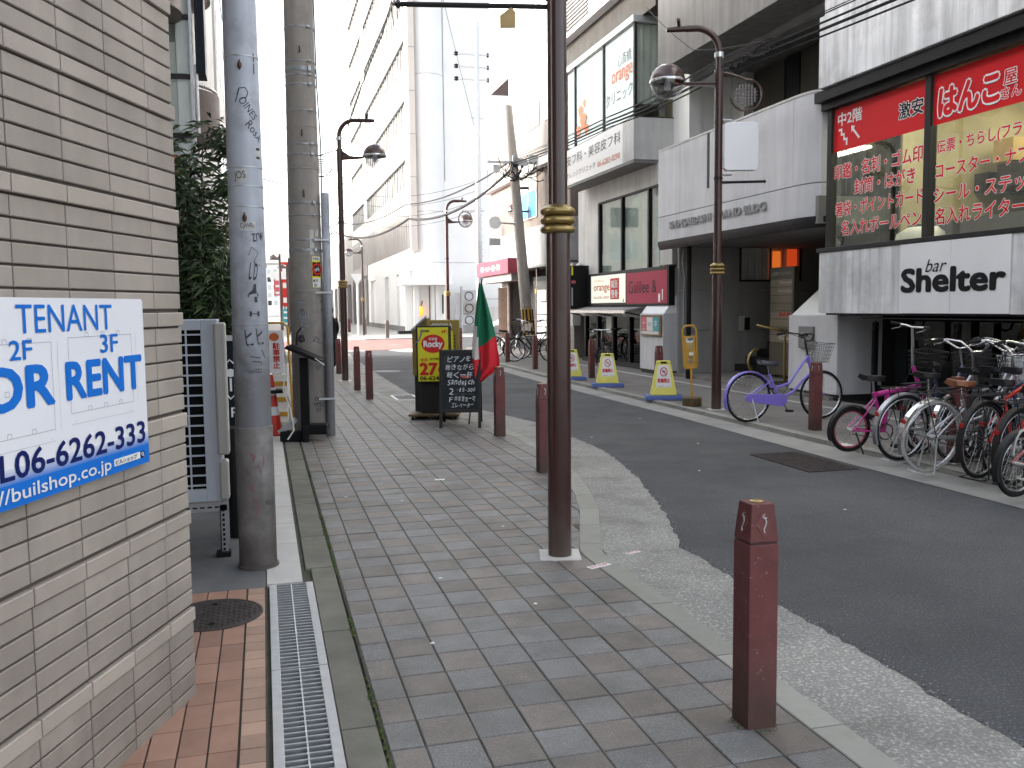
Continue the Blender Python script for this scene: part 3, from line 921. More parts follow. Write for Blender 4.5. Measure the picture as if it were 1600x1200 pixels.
up = thing('utility_pole', 'banded concrete utility pole behind the black lectern', 'utility pole', (.53, 11.52, 0))
ur = lambda z: interp([(0, .212), (1, .206), (2.4, .197), (4.2, .180), (11, .13)], z)
MB().lathe([(ur(z), z) for z in (-.1, 1, 2.4, 4.2, 7, 11)], 40).build('shaft', 'pole_concrete', up, smooth=40)
UA = .05
for zz, w in ((1.30, .006), (.88, .006), (.44, .02), (1.80, .03), (2.42, .025), (2.30, .035), (2.72, .012), (2.87, .025), (3.28, .01), (3.45, .02), (3.57, .02), (3.78, .008), (3.97, .012), (4.28, .02), (4.39, .015), (4.46, .05), (4.55, .012), (4.95, .02)):
    MB().lathe([(ur(zz) + .0005, zz - w / 2 - .002), (ur(zz) + .004, zz - w / 2), (ur(zz) + .004, zz + w / 2), (ur(zz) + .0005, zz + w / 2 + .002)], 36, cap=False).build('steel_band', 'grate_bar' if w > .009 and zz > 2.2 else 'pole_concrete', up, smooth=50)
    if w >= .012 and zz > 2.2:
        MB().box(ur(zz) * .5, -ur(zz) * .93 - .018, zz - w * .6, ur(zz) * .5 + .03, -ur(zz) * .86, zz + w * .6).build('band_buckle', 'galv', up)
for zz in (4.68, 3.70, 2.98):
    m = MB(); r_ = ur(zz); m.tube([(-.01, -r_, zz + .03), (-.01, -r_ - .03, zz + .02), (-.01, -r_ - .03, zz - .03), (-.01, -r_, zz - .04)], .009, 6)
    m.build('step_socket', 'rust', up, smooth=50)
pr = MB()
pr.tube([(.245, -.12, -.05), (.245, -.12, 2.99)], .052, 16)
pr.build('cable_riser', 'pole_steel', up, smooth=40)
for zz in (2.42, 1.78, .47): MB().box(.10, -.19, zz - .012, .30, -.175, zz + .012).build('riser_clamp', 'galv', up)
MB().tube([(.212, -.05, 2.95), (.216, -.04, 3.6), (.19, -.02, 4.3), (.17, -.02, 6)], .008, 6).build('cable_run', 'cable', up)
m = MB().mat('ink_yellow'); wrap_patch(m, ur, .055, .185, 1.84, 2.22, az0=UA, lift=.004)
m.mat('ink_black'); wrap_patch(m, ur, .060, .182, 1.98, 2.15, az0=UA, lift=.0055)
m.build('notice', parent=up)
m = MB()
ring = [(.128 + .062 * cos(a * pi / 12), 2.065 + .062 * sin(a * pi / 12)) for a in range(25)]
wrap_strokes(m, ur, [ring], w=.026, lift=.007, az0=UA)
m.build('red_ring', 'ink_scarlet', up)
m = MB()
for cx in (.105, .148):
    wrap_strokes(m, ur, [[(cx + .014 * cos(a * pi / 6), 2.055 + .014 * sin(a * pi / 6)) for a in range(13)]], w=.005, lift=.0085, az0=UA)
wrap_strokes(m, ur, [[(.105, 2.055), (.125, 2.08), (.148, 2.055)], [(.125, 2.08), (.12, 2.09)], [(.148, 2.055), (.14, 2.095)]], w=.005, lift=.0085, az0=UA)
wrap_patch(m, ur, .06, .183, 1.845, 1.955, az0=UA, lift=.0055); wrap_patch(m, ur, .06, .183, 2.17, 2.215, az0=UA, lift=.0055)
m.build('white_print', 'ink_white', up)
m = MB(); wrap_text(m, 'MXF', ur, .065, 1.905, .07, .04, 0, .02, .007, az0=UA); wrap_text(m, 'SK', ur, .075, 1.852, .05, .04, 0, .02, .007, az0=UA)
wrap_text(m, '駐輪禁止', ur, .066, 2.178, .11, .03, 0, .01, .007, az0=UA)
wrap_text(m, 'ZL.i', ur, .03, 1.19, .15, .06, R(-18), 0, az0=UA); wrap_text(m, 'SMD', ur, .02, .40, .16, .11, R(-14), .01, az0=UA); wrap_text(m, 'iii', ur, .06, .31, .07, .07, R(8), 0, az0=UA)
wrap_text(m, 'o/r', ur, .08, .82, .10, .07, R(25), 0, az0=UA); wrap_text(m, 'C', ur, .16, 1.55, .05, .14, 0, 0, az0=UA); wrap_text(m, 'mwA', ur, -.1, 1.5, .16, .12, R(4), 0, az0=UA)
m.build('marker_tag', 'graffiti', up)
m = MB(); wrap_text(m, 'ムVOV△', ur, -.135, 1.68, .36, .09, R(-84), .01, az0=UA); m.build('blue_tag', 'graffiti_blue', up)
for (u0, z0, w, h) in ((.035, 2.24, .055, .30), (.11, 2.46, .05, .08), (-.08, 2.28, .1, .03), (-.05, 1.5, .22, .22)):
    m = MB(); wrap_patch(m, ur, u0, u0 + w, z0, z0 + h, az0=UA, lift=.0025); m.build('paper_label', 'sticker' if w < .2 else 'pole_concrete', up)

# ---------------------------------------------------------------- shop building with the bar fascia (right edge)
def rt(mb, s, x, yl, yr, z0, z1, bold=0., outline=None, depth=0., shear=0., zr=0.):
    """lettering on a street face at x (faces -x); yl left end, yr right end; zr lifts the right end"""
    mb.text(s, (x, yl, z0), (0, yr - yl, zr), (0, 0, z1 - z0), bold, outline, depth, shear)
A = thing('shop_building', 'concrete corner shop building with red window lettering above a bar fascia', 'building', (8.6, 8, 0))
def pa(name, mat, mb, **k): return mb.build(name, mat, A, world=True, **k)
Y0, Y1 = 3.0, 12.72
pa('wall', 'concrete', MB().box(9.9, Y0, 2.46, 22, 12.55, 2.6).box(10.6, Y0, -.1, 22, 14.0, 2.2).box(13.5, Y0, 2.6, 22, 12.55, 15))
# fascia of separate slabs
br = [12.72, 11.86, 10.80, 9.83, 8.85, 7.6, 6.3, 5, 3]
for i, (a, b) in enumerate(zip(br, br[1:])):
    white = i in (2, 3)
    pa('fascia_panel', 'sign_panel_grey' if white else 'concrete_stained', MB().box(8.6 - (.012 if white else 0), b + .004, 1.43 + (.005 if white else 0), 9.5, a - .004, 2.385))
pa('fascia_core', 'dark_void', MB().box(8.64, Y0, 1.46, 9.5, Y1 - .02, 2.37))
s_ = thing('bar_sign', 'black bar lettering on the pale fascia above the bicycles', 'sign', (8.58, 9.8, 1.9))
m = MB().mat('ink_black')
rt(m, 'Shelter', 8.583, 10.74, 8.93, 1.73, 2.035, .04)
m.build('lettering', parent=s_, world=True)
m = MB().mat('ink_black'); rt(m, 'bar', 8.584, 10.29, 9.89, 1.985, 2.155, -.012, shear=.35); m.build('script_lettering', parent=s_, world=True)
pa('ledge', 'dark_metal', MB().box(8.58, Y0, 2.39, 9.9, 12.78, 2.455), bevel=.006)
pa('window_head', 'black', MB().box(8.60, Y0, 4.60, 9.2, 12.74, 4.72).box(8.5, Y0, 4.72, 9.4, 12.78, 4.88))
pa('spandrel', 'concrete_stained', MB().box(8.45, Y0, 4.90, 13.4, 12.6, 5.98), bevel=.008)
pa('spandrel', 'concrete_stained', MB().box(8.58, Y0, 6.02, 13.4, 12.66, 6.5))
pa('upper_wall', 'concrete', MB().box(9.2, Y0, 6.5, 13.4, 12.6, 15))
pa('upper_window', 'window_dark', MB().box(9.16, Y0, 7.4, 9.198, 12.3, 9.2))
for y in (12.60, 10.42, 8.22, 6.0, 3.9):
    pa('mullion', 'dark_metal', MB().box(8.66, y - .055, 2.456, 8.78, y + .055, 4.60), bevel=.004)
for a, b in ((12.545, 10.475), (10.365, 8.275), (8.165, 6.055)):
    pa('glass_pane', 'shop_glass', MB().box(8.716, b, 2.458, 8.724, a, 4.598))
    pa('red_band', 'ink_red', MB().box(8.706, b + .012, 3.93, 8.713, a - .012, 4.585))
pa('side_pane', 'shop_glass', MB().box(8.78, 12.60, 2.458, 9.9, 12.608, 4.6))
wl_ = ('ink_white', .045)
L = MB().mat('ink_red')
L.mat('ink_black'); rt(L, 'はんこ', 8.7015, 10.25, 9.24, 4.02, 4.36, .02, ('ink_black', .075)); rt(L, '屋', 8.7015, 9.17, 8.97, 4.175, 4.345, .01, ('ink_black', .075)); L.mat('ink_red')
def rw(s, yl, yr, z0, z1, b=.03): rt(L, s, 8.7025, yl, yr, z0, z1, .018, ('ink_white', .035))
rw('印鑑・名刺・ゴム印', 12.51, 10.54, 3.50, 3.725); rw('封筒・はがき', 12.0, 10.68, 3.225, 3.445)
rw('箸袋・ポイントカード', 12.46, 10.51, 2.925, 3.15); rw('名入れボールペン', 12.31, 10.53, 2.63, 2.85)
rw('伝票・ちらし(フライヤー)', 10.27, 8.30, 3.52, 3.715); rw('コースター・ナプキン', 10.28, 8.36, 3.225, 3.42)
rw('シール・ステッカー', 10.30, 8.34, 2.90, 3.10); rw('名入れライター', 10.27, 8.80, 2.61, 2.83)
rt(L, 'はんこ', 8.699, 10.25, 9.24, 4.03, 4.37, .05, ('ink_white', .055)); rt(L, '屋', 8.699, 9.17, 8.97, 4.18, 4.35, .018, ('ink_white', .05)); rt(L, 'さん', 8.700, 9.20, 8.90, 4.02, 4.15, .018, ('ink_white', .05))
L.mat('ink_black'); rt(L, '激安', 8.700, 11.04, 10.55, 4.14, 4.36, .02, ('ink_white', .045))
L.mat('ink_white'); rt(L, '中2階', 8.702, 12.44, 11.86, 4.31, 4.51, .015)
def ar(pts): L.poly([(8.7025, y, z) for y, z in pts])
ar([(12.11, 4.27), (12.02, 4.25), (12.05, 4.22), (11.90, 4.07), (11.925, 4.045), (12.075, 4.195), (12.10, 4.165)])
ar([(12.42, 4.27), (12.33, 4.27), (12.33, 4.235), (12.42, 4.235)]); ar([(12.365, 4.235), (12.33, 4.235), (12.33, 4.16), (12.365, 4.16)])
ar([(12.33, 4.19), (12.27, 4.19), (12.27, 4.16), (12.33, 4.16)]); ar([(12.30, 4.16), (12.27, 4.16), (12.27, 4.08), (12.30, 4.08)])
ar([(12.27, 4.11), (12.2, 4.11), (12.2, 4.08), (12.27, 4.08)]); ar([(12.235, 4.08), (12.2, 4.08), (12.2, 4.0), (12.235, 4.0)])
L.build('window_lettering', parent=A, world=True)
# inside of the shop
R_ = MB()
pa('shop_interior', 'shop_wall', MB().box(13.2, Y0, 2.46, 13.4, 12.5, 4.9).box(8.8, Y0, 2.456, 13.3, 12.5, 2.466).box(8.8, Y0, 4.87, 13.3, 12.5, 4.898).box(9.9, 12.45, 2.46, 13.3, 12.5, 4.9))
for (x, y, z) in ((10.2, 9.0, 4.55), (10.2, 6.4, 4.6), (11.8, 11.2, 4.75), (11.8, 8.4, 4.75), (9.6, 11.4, 4.8)):
    pa('ceiling_lamp', 'tube_lamp', MB().box(x, y - .6, z, x + .35, y + .6, z + .05))
random.seed(3)
for k in range(26):
    y, z = random.uniform(7.2, 12.2), random.choice((2.47, 2.47, 2.9, 3.35, 3.8))
    w, h = random.uniform(.15, .5), random.uniform(.18, .42)
    pa('stock_box', random.choice(('plaque', 'ink_teal', 'dark_metal', 'ink_grey', 'paper', 'wood', 'dark_metal', 'wall_grey', 'ink_yellow')), MB().box(12.7 - random.uniform(0, 2.2), y, z, 12.9, y + w, z + h))
pa('counter', 'ink_grey', MB().box(9.5, 8.0, 2.47, 10.2, 11.8, 2.75))
pa('round_stool', 'paper', MB().lathe([(0, .1), (.25, .09), (.4, .0), (.42, -.1)], 20, (9.5, 11.4, 2.6)), smooth=60)
# dark bar front behind the bicycles
pa('bar_front', 'dark_void', MB().box(10.3, Y0, -.1, 10.595, 14.02, 1.46).box(9.0, Y0, .001, 10.5, 12.6, .012))
pa('soffit', 'dark_metal', MB().box(8.66, Y0, 1.40, 10.5, 12.6, 1.44))
for i in range(6):
    y = 12.2 - i * 1.75
    pa('bar_window', 'store_glass', MB().box(9.62, y - 1.62, .25, 9.63, y - .03, 1.30))
    p = MB().box(9.25, y - .035, 0, 9.32, y + .035, 1.28)
    p.tube([(9.28, y, 1.22), (9.22, y - .06, 1.17), (9.18, y - .12, 1.20), (9.17, y - .16, 1.30)], .018, 6)
    pa('gate_post', 'black', p)
pa('gate_track', 'wall_grey', MB().box(9.26, Y0, 1.335, 9.33, 12.5, 1.352))
pa('plinth', 'black', MB().box(9.55, Y0, 0, 9.68, 12.6, .25))
P1 = thing('gate_pier', 'white rendered pier with grey meter plate beside the purple bicycle', 'pier', (8.9, 13.3, 0))
MB().box(8.9, 12.63, .10, 9.75, 14.03, 1.385).build('pier_body', 'stucco', P1, world=True, bevel=.012)
MB().box(8.93, 12.66, -.02, 9.72, 14.0, .10).build('plinth', 'dark_metal', P1, world=True)
MB().prism([(8.93, 12.66, 1.388), (9.85, 12.66, 1.388), (9.85, 12.66, 2.15)], (0, 1.34, 0)).build('sloped_cap', 'white_paint', P1, world=True, bevel=.008)
m = MB(); m.box(8.862, 13.25, .83, 8.899, 13.68, 1.20); m.build('meter_plate', 'wall_grey', P1, world=True, bevel=.006)
m = MB(); rt(m, 'BAR', 8.8600, 13.58, 13.35, 1.05, 1.10, .0); rt(m, '地下', 8.8600, 13.56, 13.38, .93, 1.0, .0); m.build('plate_lettering', 'ink_line', P1, world=True)

# ---------------------------------------------------------------- grand building with the curved balcony
B = thing('grand_building', 'pale concrete building with a curved balcony over its dark entrance', 'building', (8.5, 15.6, 0))
def pb(name, mat, mb, **k): return mb.build(name, mat, B, world=True, **k)
curve = [(8.5, 18.62), (8.5, 13.35), (8.515, 13.1), (8.56, 12.9), (8.65, 12.78), (8.85, 12.735)]
def band(path, z0, z1, th, mat, name='parapet'):
    return pb(name, mat, MB().sweep(path, [(-th, z0), (0, z0), (0, z1), (-th, z1)]), smooth=25)
# path runs towards the camera; right-hand normal of (0,-1) is (-1,0): outward
band(curve, 2.985, 3.505, .2, 'stucco', 'lower_band')
for a, b in ((18.62, 17.55), (17.54, 16.36), (16.25, 14.80), (14.79, 13.36)):
    pb('concrete_panel', 'stucco', MB().sweep([(8.5, a), (8.5, b)], [(-.2, 3.52), (0, 3.52), (0, 4.925), (-.2, 4.925)]))
band(curve[1:], 3.52, 4.925, .2, 'stucco', 'concrete_panel')
pb('panel_backing', 'dark_metal', MB().box(8.53, 13.3, 3.4, 8.66, 18.58, 4.88))
pb('slot', 'black', MB().box(8.50, 16.265, 3.86, 8.6, 16.345, 4.92)); pb('concrete_panel', 'stucco', MB().box(8.5, 16.255, 3.52, 8.7, 16.355, 3.86))
pb('coping', 'concrete', MB().sweep(curve, [(-.22, 4.928), (.012, 4.928), (.012, 4.965), (-.22, 4.965)]), smooth=25)
pb('end_wall', 'stucco', MB().box(8.705, 18.42, 2.99, 10.2, 18.62, 4.92))
pb('balcony_edge', 'dark_metal', MB().sweep(curve, [(-.10, 2.80), (-.03, 2.80), (.012, 2.90), (.012, 2.98), (-.10, 2.98)]), smooth=25)
pb('balcony_floor', 'wall_grey', MB().box(8.6, 12.76, 2.86, 12.6, 18.6, 3.3))
sg = thing('building_name_sign', 'grey raised building name letters across the curved balcony', 'sign', (8.49, 16, 3.28))
m = MB().mat('name_letters')
m.text('SHINSAIBASHI GRAND BLDG', (8.488, 18.0, 3.215), (0, -3.86, 0), (0, 0, .15), .02, None, .024)
m.build('lettering', parent=sg, world=True)
# storey above the balcony
pb('upper_back_wall', 'wall_grey', MB().box(10.6, 12.75, 3.3, 20, 20.4, 15))
pb('grey_column', 'wall_grey', MB().box(10.1, 19.2, 3.3, 10.6, 20.75, 6.7)); pb('grey_column', 'concrete', MB().box(10.35, 18.2, 3.3, 10.6, 19.2, 6.7))
for a, b, mt in ((18.1, 16.9, 'door_brown'), (16.82, 16.35, 'black'), (16.3, 15.0, 'door_brown'), (14.95, 14.2, 'door_brown'), (14.1, 12.8, 'window_dark')):
    pb('door_panel', mt, MB().box(10.52, b, 3.35, 10.595, a, 6.62), bevel=.006)
for i in range(7): pb('window_bar', 'dark_metal', MB().box(10.40, 13.0 + i * .26, 3.35, 10.48, 13.06 + i * .26, 6.62))
for y, z in ((16.75, 5.35), (15.05, 5.75)): pb('door_handle', 'steel', MB().box(10.47, y - .16, z, 10.515, y, z + .02))
pb('red_notice', 'ink_red', MB().box(10.5, 15.9, 4.95, 10.515, 16.25, 5.2))
pb('upper_balcony', 'fascia_grey', MB().box(8.5, 12.75, 6.66, 10.6, 18.68, 8.6), bevel=.01)
pb('soffit_beam', 'wall_grey', MB().box(9.3, 12.76, 6.5, 9.6, 18.6, 6.66))
pb('upper_wall', 'fascia_grey', MB().box(10.3, 12.75, 8.6, 10.6, 18.68, 15))
pb('down_pipe', 'black', MB().tube([(9.9, 19.0, 2.5), (9.9, 19.0, 9)], .10, 10), smooth=40)
# entrance porch
pb('porch_side_wall', 'stucco_shaded', MB().box(9.0, 18.6, -.05, 13, 18.7, 1.0).box(9.0, 18.6, 1.006, 13, 18.7, 1.9).box(9.0, 18.6, 1.906, 10.5, 18.7, 2.86).box(12.1, 18.6, 1.906, 13, 18.7, 2.86).box(10.5, 18.6, 1.906, 12.1, 18.7, 2.1))
pb('porch_back_wall', 'dark_void', MB().box(12.6, 12.7, -.05, 12.7, 18.7, 2.9).box(10.8, 12.7, -.05, 10.9, 15.6, 2.86).box(10.8, 12.65, -.05, 12.7, 12.7, 2.86))
pb('porch_floor', 'walk_far', MB().box(8.85, 12.75, -.1, 12.6, 18.6, .06)); pb('porch_step', 'dark_metal', MB().box(9.3, 14.1, .0, 12.6, 15.2, .12))
pb('window_frame', 'black', MB().box(10.5, 18.585, 2.1, 12.1, 18.62, 2.14).box(10.5, 18.585, 2.14, 10.54, 18.62, 2.86).box(12.06, 18.585, 2.14, 12.1, 18.62, 2.86).box(11.28, 18.585, 2.14, 11.31, 18.62, 2.86))
pb('curtain', 'curtain', MB().sweep([(10.55 + .02 * i, 18.78 + .02 * sin(i * 1.4)) for i in range(76)], [(0, 2.1), (.004, 2.1), (.004, 2.86), (0, 2.86)]))
pb('lit_shade', 'amber_shade', MB().box(11.42, 18.7, 2.2, 11.62, 18.72, 2.8)); pb('lit_shade', 'dark_red_lamp', MB().box(11.8, 18.7, 2.3, 12.05, 18.72, 2.85))
for i in range(7): pb('step', 'dark_metal', MB().box(10.4 + i * .28, 16.9, .06 + i * .17, 12.6, 18.59, .06 + (i + 1) * .17 - .004))
hr = MB().tube([(10.3, 16.9, .95), (10.6, 16.9, 1.12), (12.4, 16.9, 2.2)], .022, 8); hr.tube([(10.6, 16.9, .1), (10.6, 16.9, 1.1)], .018, 8)
pb('stair_rail', 'dark_metal', hr, smooth=50)
hr = MB()
hr.tube([(9.6 + .42 * cos(a), 15.75 + .42 * sin(a), z) for a, z in [(R(200 + 14 * i), 1.18 - .022 * i) for i in range(11)]] + [(10.3, 15.75, .95)], .026, 10)
hr.tube([(9.66, 15.36, 0), (9.66, 15.36, 1.02)], .024, 10)
hr.tube([(9.5 + .25 * cos(a), 15.9 + .1, .45 + .25 * sin(a)) for a in [R(95 + 17 * i) for i in range(11)]], .03, 10)
pb('brass_rail', 'brass', hr, smooth=50)
pb('entrance_post', 'black', MB().tube([(8.78, 17.68, 0), (8.78, 17.68, 2.85)], .055, 14), smooth=40)
pb('wall_phone', 'dark_metal', MB().box(10.62, 18.56, 1.0, 10.76, 18.6, 1.28)); pb('wall_phone', 'ac_cover', MB().box(10.5, 18.56, .98, 10.64, 18.6, 1.32))
pb('wall_conduit', 'galv', MB().tube([(9.1, 18.59, .5), (9.1, 18.58, 1.75), (9.12, 18.57, 2.2), (9.06, 18.56, 2.5), (9.1, 18.58, 2.8)], .016, 6), smooth=50)
db = thing('directory_board', 'tall dark tenant directory with pale name strips in the entrance', 'sign', (10.2, 16.35, 0))
MB().box(10.2, 15.92, .12, 10.32, 16.80, 2.33).build('cabinet', 'directory', db, world=True, bevel=.01)
m = MB(); 
for i in range(8):
    MB().box(10.19, 15.97, .80 + i * .162, 10.199, 16.75, .945 + i * .162).build('name_strip', 'tenant_strip', db, world=True)
m.mat('paper'); rt(m, 'Mainsail', 10.186, 16.42, 15.99, 1.99, 2.05, 0); rt(m, 'Favorita', 10.186, 16.45, 15.99, 1.82, 1.88, 0); rt(m, 'Cellar', 10.186, 16.42, 16.02, .86, .92, 0)
m.mat('ink_red'); rt(m, 'BAR', 10.186, 16.4, 16.0, 1.33, 1.41, .03); m.mat('ink_black'); rt(m, 'TEN', 10.186, 16.4, 16.02, 1.01, 1.09, 0)
m.mat('paper'); rt(m, '心斎橋グランドビル', 10.186, 16.74, 15.99, 2.16, 2.24, 0)
m.build('lettering', parent=db, world=True)
P2 = thing('gate_pier', 'white rendered pier with small framed poster left of the entrance', 'pier', (8.65, 19.3, 0))
MB().box(8.65, 18.68, .09, 10.1, 19.97, 1.39).build('pier_body', 'stucco', P2, world=True, bevel=.012)
MB().box(8.68, 18.70, -.02, 10.0, 19.95, .09).build('plinth', 'dark_metal', P2, world=True)
MB().prism([(8.68, 18.71, 1.393), (9.30, 18.71, 1.393), (9.30, 18.71, 2.04), (9.16, 18.71, 2.04)], (0, 1.24, 0)).build('sloped_cap', 'sign_panel_grey', P2, world=True, bevel=.008)
ps = thing('framed_poster', 'small wood framed poster in red white and teal on the white pier', 'poster', (8.62, 19.27, .9))
MB().box(8.605, 18.72, .88, 8.648, 19.83, 1.36).build('frame', 'wood', ps, world=True, bevel=.006)
m = MB()
for mt, a, b in (('ink_pink', 19.77, 19.47), ('paper', 19.46, 19.13), ('ink_teal', 19.12, 18.80)): m.mat(mt).box(8.598, b, 1.0, 8.603, a, 1.31)
m.mat('galv').box(8.598, 18.80, .92, 8.603, 19.77, .99)
m.mat('ink_white'); rt(m, '求人', 8.596, 19.72, 19.54, 1.02, 1.06, 0); rt(m, 'ABC', 8.596, 19.7, 19.53, 1.16, 1.2, 0); rt(m, 'ネ', 8.596, 19.05, 18.88, 1.1, 1.24, 0)
m.mat('ink_line'); rt(m, '募集', 8.596, 19.4, 19.2, 1.1, 1.2, 0)
m.build('print', parent=ps, world=True)

# ---------------------------------------------------------------- clinic building with the glazed bay
D = thing('clinic_building', 'white clinic building with a glazed bay over black storefronts', 'building', (8.9, 22, 0))
def pc(name, mat, mb, **k): return mb.build(name, mat, D, world=True, **k)
pc('sign_panel', 'far_white', MB().box(8.3, 21.45, 4.93, 8.9, 24.4, 5.88)); pc('sign_panel', 'far_white', MB().box(8.3, 20.2, 4.93, 8.9, 21.445, 5.88))
pc('bay_base', 'concrete', MB().box(8.302, 19.54, 4.93, 9.3, 20.195, 5.88).box(8.9, 20.2, 4.92, 9.3, 24.4, 5.88)); pc('bay_soffit', 'wall_grey', MB().box(8.31, 19.56, 4.86, 9.3, 24.38, 4.928))
m = MB().mat('ink_grey'); rt(m, '皮フ科・美容皮フ科', 8.294, 24.3, 20.32, 5.44, 5.72, 0, zr=0)
rt(m, 'オレンジクリニック', 8.294, 24.3, 22.0, 5.10, 5.25, 0); m.mat('ink_orange'); rt(m, '06-6282-0290', 8.294, 21.85, 20.35, 5.08, 5.22, 0)
m.build('sign_lettering', parent=D, world=True)
for y in (24.36, 23.62, 21.5, 19.56): pc('mullion', 'dark_metal', MB().box(8.31, y - .035, 5.885, 8.38, y + .035, 7.98))
for a, b in ((24.32, 23.66), (23.58, 21.54), (21.46, 19.6)):
    pc('glass_pane', 'bay_glass', MB().box(8.335, b, 5.885, 8.345, a, 7.98))
pc('side_pane', 'shop_glass', MB().box(8.345, 19.555, 5.885, 9.1, 19.563, 7.98)); pc('bay_sill', 'dark_metal', MB().box(8.30, 19.53, 5.882, 9.3, 24.4, 5.90))
pc('curtain', 'curtain', MB().sweep([(8.42, 24.3 - i * .06) for i in range(78)] , [(0, 5.9), (.004, 5.9), (.004, 7.97), (0, 7.97)]))
pc('curtain', 'curtain', MB().sweep([(8.42 + .034 * i, 19.64 + .03 * sin(i * 1.3)) for i in range(17)], [(0, 6.2), (.004, 6.2), (.004, 7.97), (0, 7.97)]))
pc('bay_head', 'galv', MB().box(8.27, 19.5, 7.985, 9.3, 24.45, 8.13))
pc('upper_wall', 'far_white', MB().box(8.26, 18.75, 8.9, 9.4, 25.2, 15).box(9.3, 18.75, 4.4, 9.6, 25.2, 15)); pc('reveal', 'door_brown', MB().box(8.5, 18.8, 8.135, 9.3, 25.1, 8.9))
for i in range(9): pc('louvre', 'wall_grey', MB().box(8.22, 22.4, 9.05 + i * .1, 8.258, 24.2, 9.11 + i * .1))
m = MB().mat('ink_grey'); rt(m, '心斎橋', 8.33, 20.6, 19.75, 7.22, 7.5, 0); rt(m, 'クリニック', 8.33, 21.35, 19.68, 6.42, 6.72, 0); m.mat('ink_orange'); rt(m, 'orange', 8.33, 20.96, 19.7, 6.80, 7.15, .01)

for (yy, zz, rr) in ((23.0, 6.45, .22), (23.35, 6.25, .16), (22.75, 6.2, .14), (23.2, 6.75, .15), (22.9, 6.9, .1)): m.poly([(8.328, yy + rr * cos(a) * (1 + .25 * sin(3 * a)), zz + rr * sin(a)) for a in [2 * pi * i / 18 for i in range(18)]])
m.build('glass_lettering', parent=D, world=True)
pc('bay_core', 'shop_wall', MB().box(9.29, 19.6, 5.9, 9.31, 24.3, 8.0))
# lower floors
pc('lower_wall', 'concrete', MB().box(8.9, 23.42, 1.6, 9.4, 25.0, 4.86).box(8.9, 18.75, 4.38, 9.4, 23.42, 4.86).box(8.9, 18.75, 2.5, 9.4, 19.40, 4.38).box(8.95, 18.75, 1.3, 9.4, 25.0, 2.43))
for y in (23.4, 21.80, 20.12, 19.43): pc('window_mullion', 'black', MB().box(8.92, y - .04, 2.44, 9.02, y + .04, 4.38))
for z in (2.44, 4.34): pc('window_frame', 'black', MB().box(8.915, 19.42, z, 9.02, 23.42, z + .045))
for a, b in ((23.36, 21.84), (21.76, 20.16), (20.08, 19.47)):
    pc('glass_pane', 'bay_glass', MB().box(8.965, b, 2.49, 8.972, a, 4.34)); pc('blind', 'window_green', MB().box(9.03, b, 2.49, 9.04, a, 4.34))
pc('blind', 'curtain', MB().box(9.0, 20.2, 2.49, 9.13, 20.62, 4.34)); pc('pale_film', 'window_pale', MB().box(9.0, 21.84, 2.49, 9.11, 23.36, 3.0))
m = MB().mat('ink_orange'); m.tube([(8.955, 19.3 + .32 * cos(a) , 3.2 + .75 * sin(a)) for a in [R(60 + i * 15) for i in range(15)]], .05, 6)
m.build('orange_logo', parent=D, world=True, smooth=60)
lb = thing('lightbox_sign', 'long black lightbox sign with cream and crimson panels over the awning', 'sign', (8.8, 21.2, 2))
MB().box(8.78, 18.66, 1.58, 8.93, 23.95, 2.46).build('case', 'black', lb, world=True, bevel=.01)
MB().box(8.772, 21.17, 1.66, 8.779, 23.62, 2.39).build('cream_panel', 'lit_cream', lb, world=True)
MB().box(8.772, 18.74, 1.63, 8.779, 21.09, 2.38).build('crimson_panel', 'lit_red', lb, world=True)
m = MB().mat('ink_scarlet').box(8.766, 21.58, 1.75, 8.771, 22.18, 2.29)
m.mat('ink_orange'); rt(m, 'orange', 8.769, 23.4, 22.24, 1.93, 2.12, .02); rt(m, '06-6281-0007', 8.769, 23.4, 22.26, 1.77, 1.84, .0); rt(m, 'ようおれんじ', 8.769, 23.36, 22.6, 2.22, 2.29, 0)
m.mat('ink_white'); rt(m, '鍼灸', 8.763, 22.1, 21.66, 2.04, 2.25, .02); rt(m, '整骨', 8.763, 22.1, 21.66, 1.79, 2.0, .02)
m.mat('ink_green').poly([(8.769, 21.35, 1.68), (8.769, 21.25, 1.68), (8.769, 21.28, 1.78)])
m.mat('ink_black'); rt(m, 'Galilee &', 8.769, 20.95, 19.3, 1.88, 2.18, -.01)
m.mat('ink_white').box(8.768, 18.95, 1.70, 8.771, 19.0, 1.95); m.box(8.768, 19.1, 1.66, 8.771, 19.2, 1.85)
m.build('lettering', parent=lb, world=True)
MB().prism([(8.35, 20.2, 1.44), (8.95, 20.2, 1.56), (8.95, 20.2, 1.58), (8.35, 20.2, 1.47)], (0, 4.8, 0)).build('awning', 'awning_grey', D, world=True)
pc('awning_edge', 'steel', MB().box(8.32, 20.15, 1.40, 8.348, 25.0, 1.47))
for y in (20.3, 22.6, 24.9): pc('awning_arm', 'dark_metal', MB().tube([(8.36, y, 1.43), (9.05, y, 1.30)], .02, 6))
pc('store_back', 'dark_void', MB().box(10.4, 18.8, -.05, 10.5, 25, 1.4)); pc('store_sill', 'dark_metal', MB().box(9.0, 20.0, -.02, 9.2, 25, .12))
for y in (24.9, 23.9, 22.75, 21.6, 20.5, 20.02): pc('store_post', 'black', MB().box(9.05, y - .06, .1, 9.2, y + .06, 1.42))
for a, b in ((24.84, 23.96), (23.84, 22.81), (22.69, 21.66), (21.54, 20.56)): pc('store_pane', 'store_glass', MB().box(9.11, b, .12, 9.118, a, 1.40))
MB().box(9.095, 22.9, .85, 9.10, 23.3, 1.3).build('pale_poster', 'paper', D, world=True)
MB().box(9.6, 24.2, .2, 9.7, 24.6, 1.1).build('window_figure', 'curtain', D, world=True)
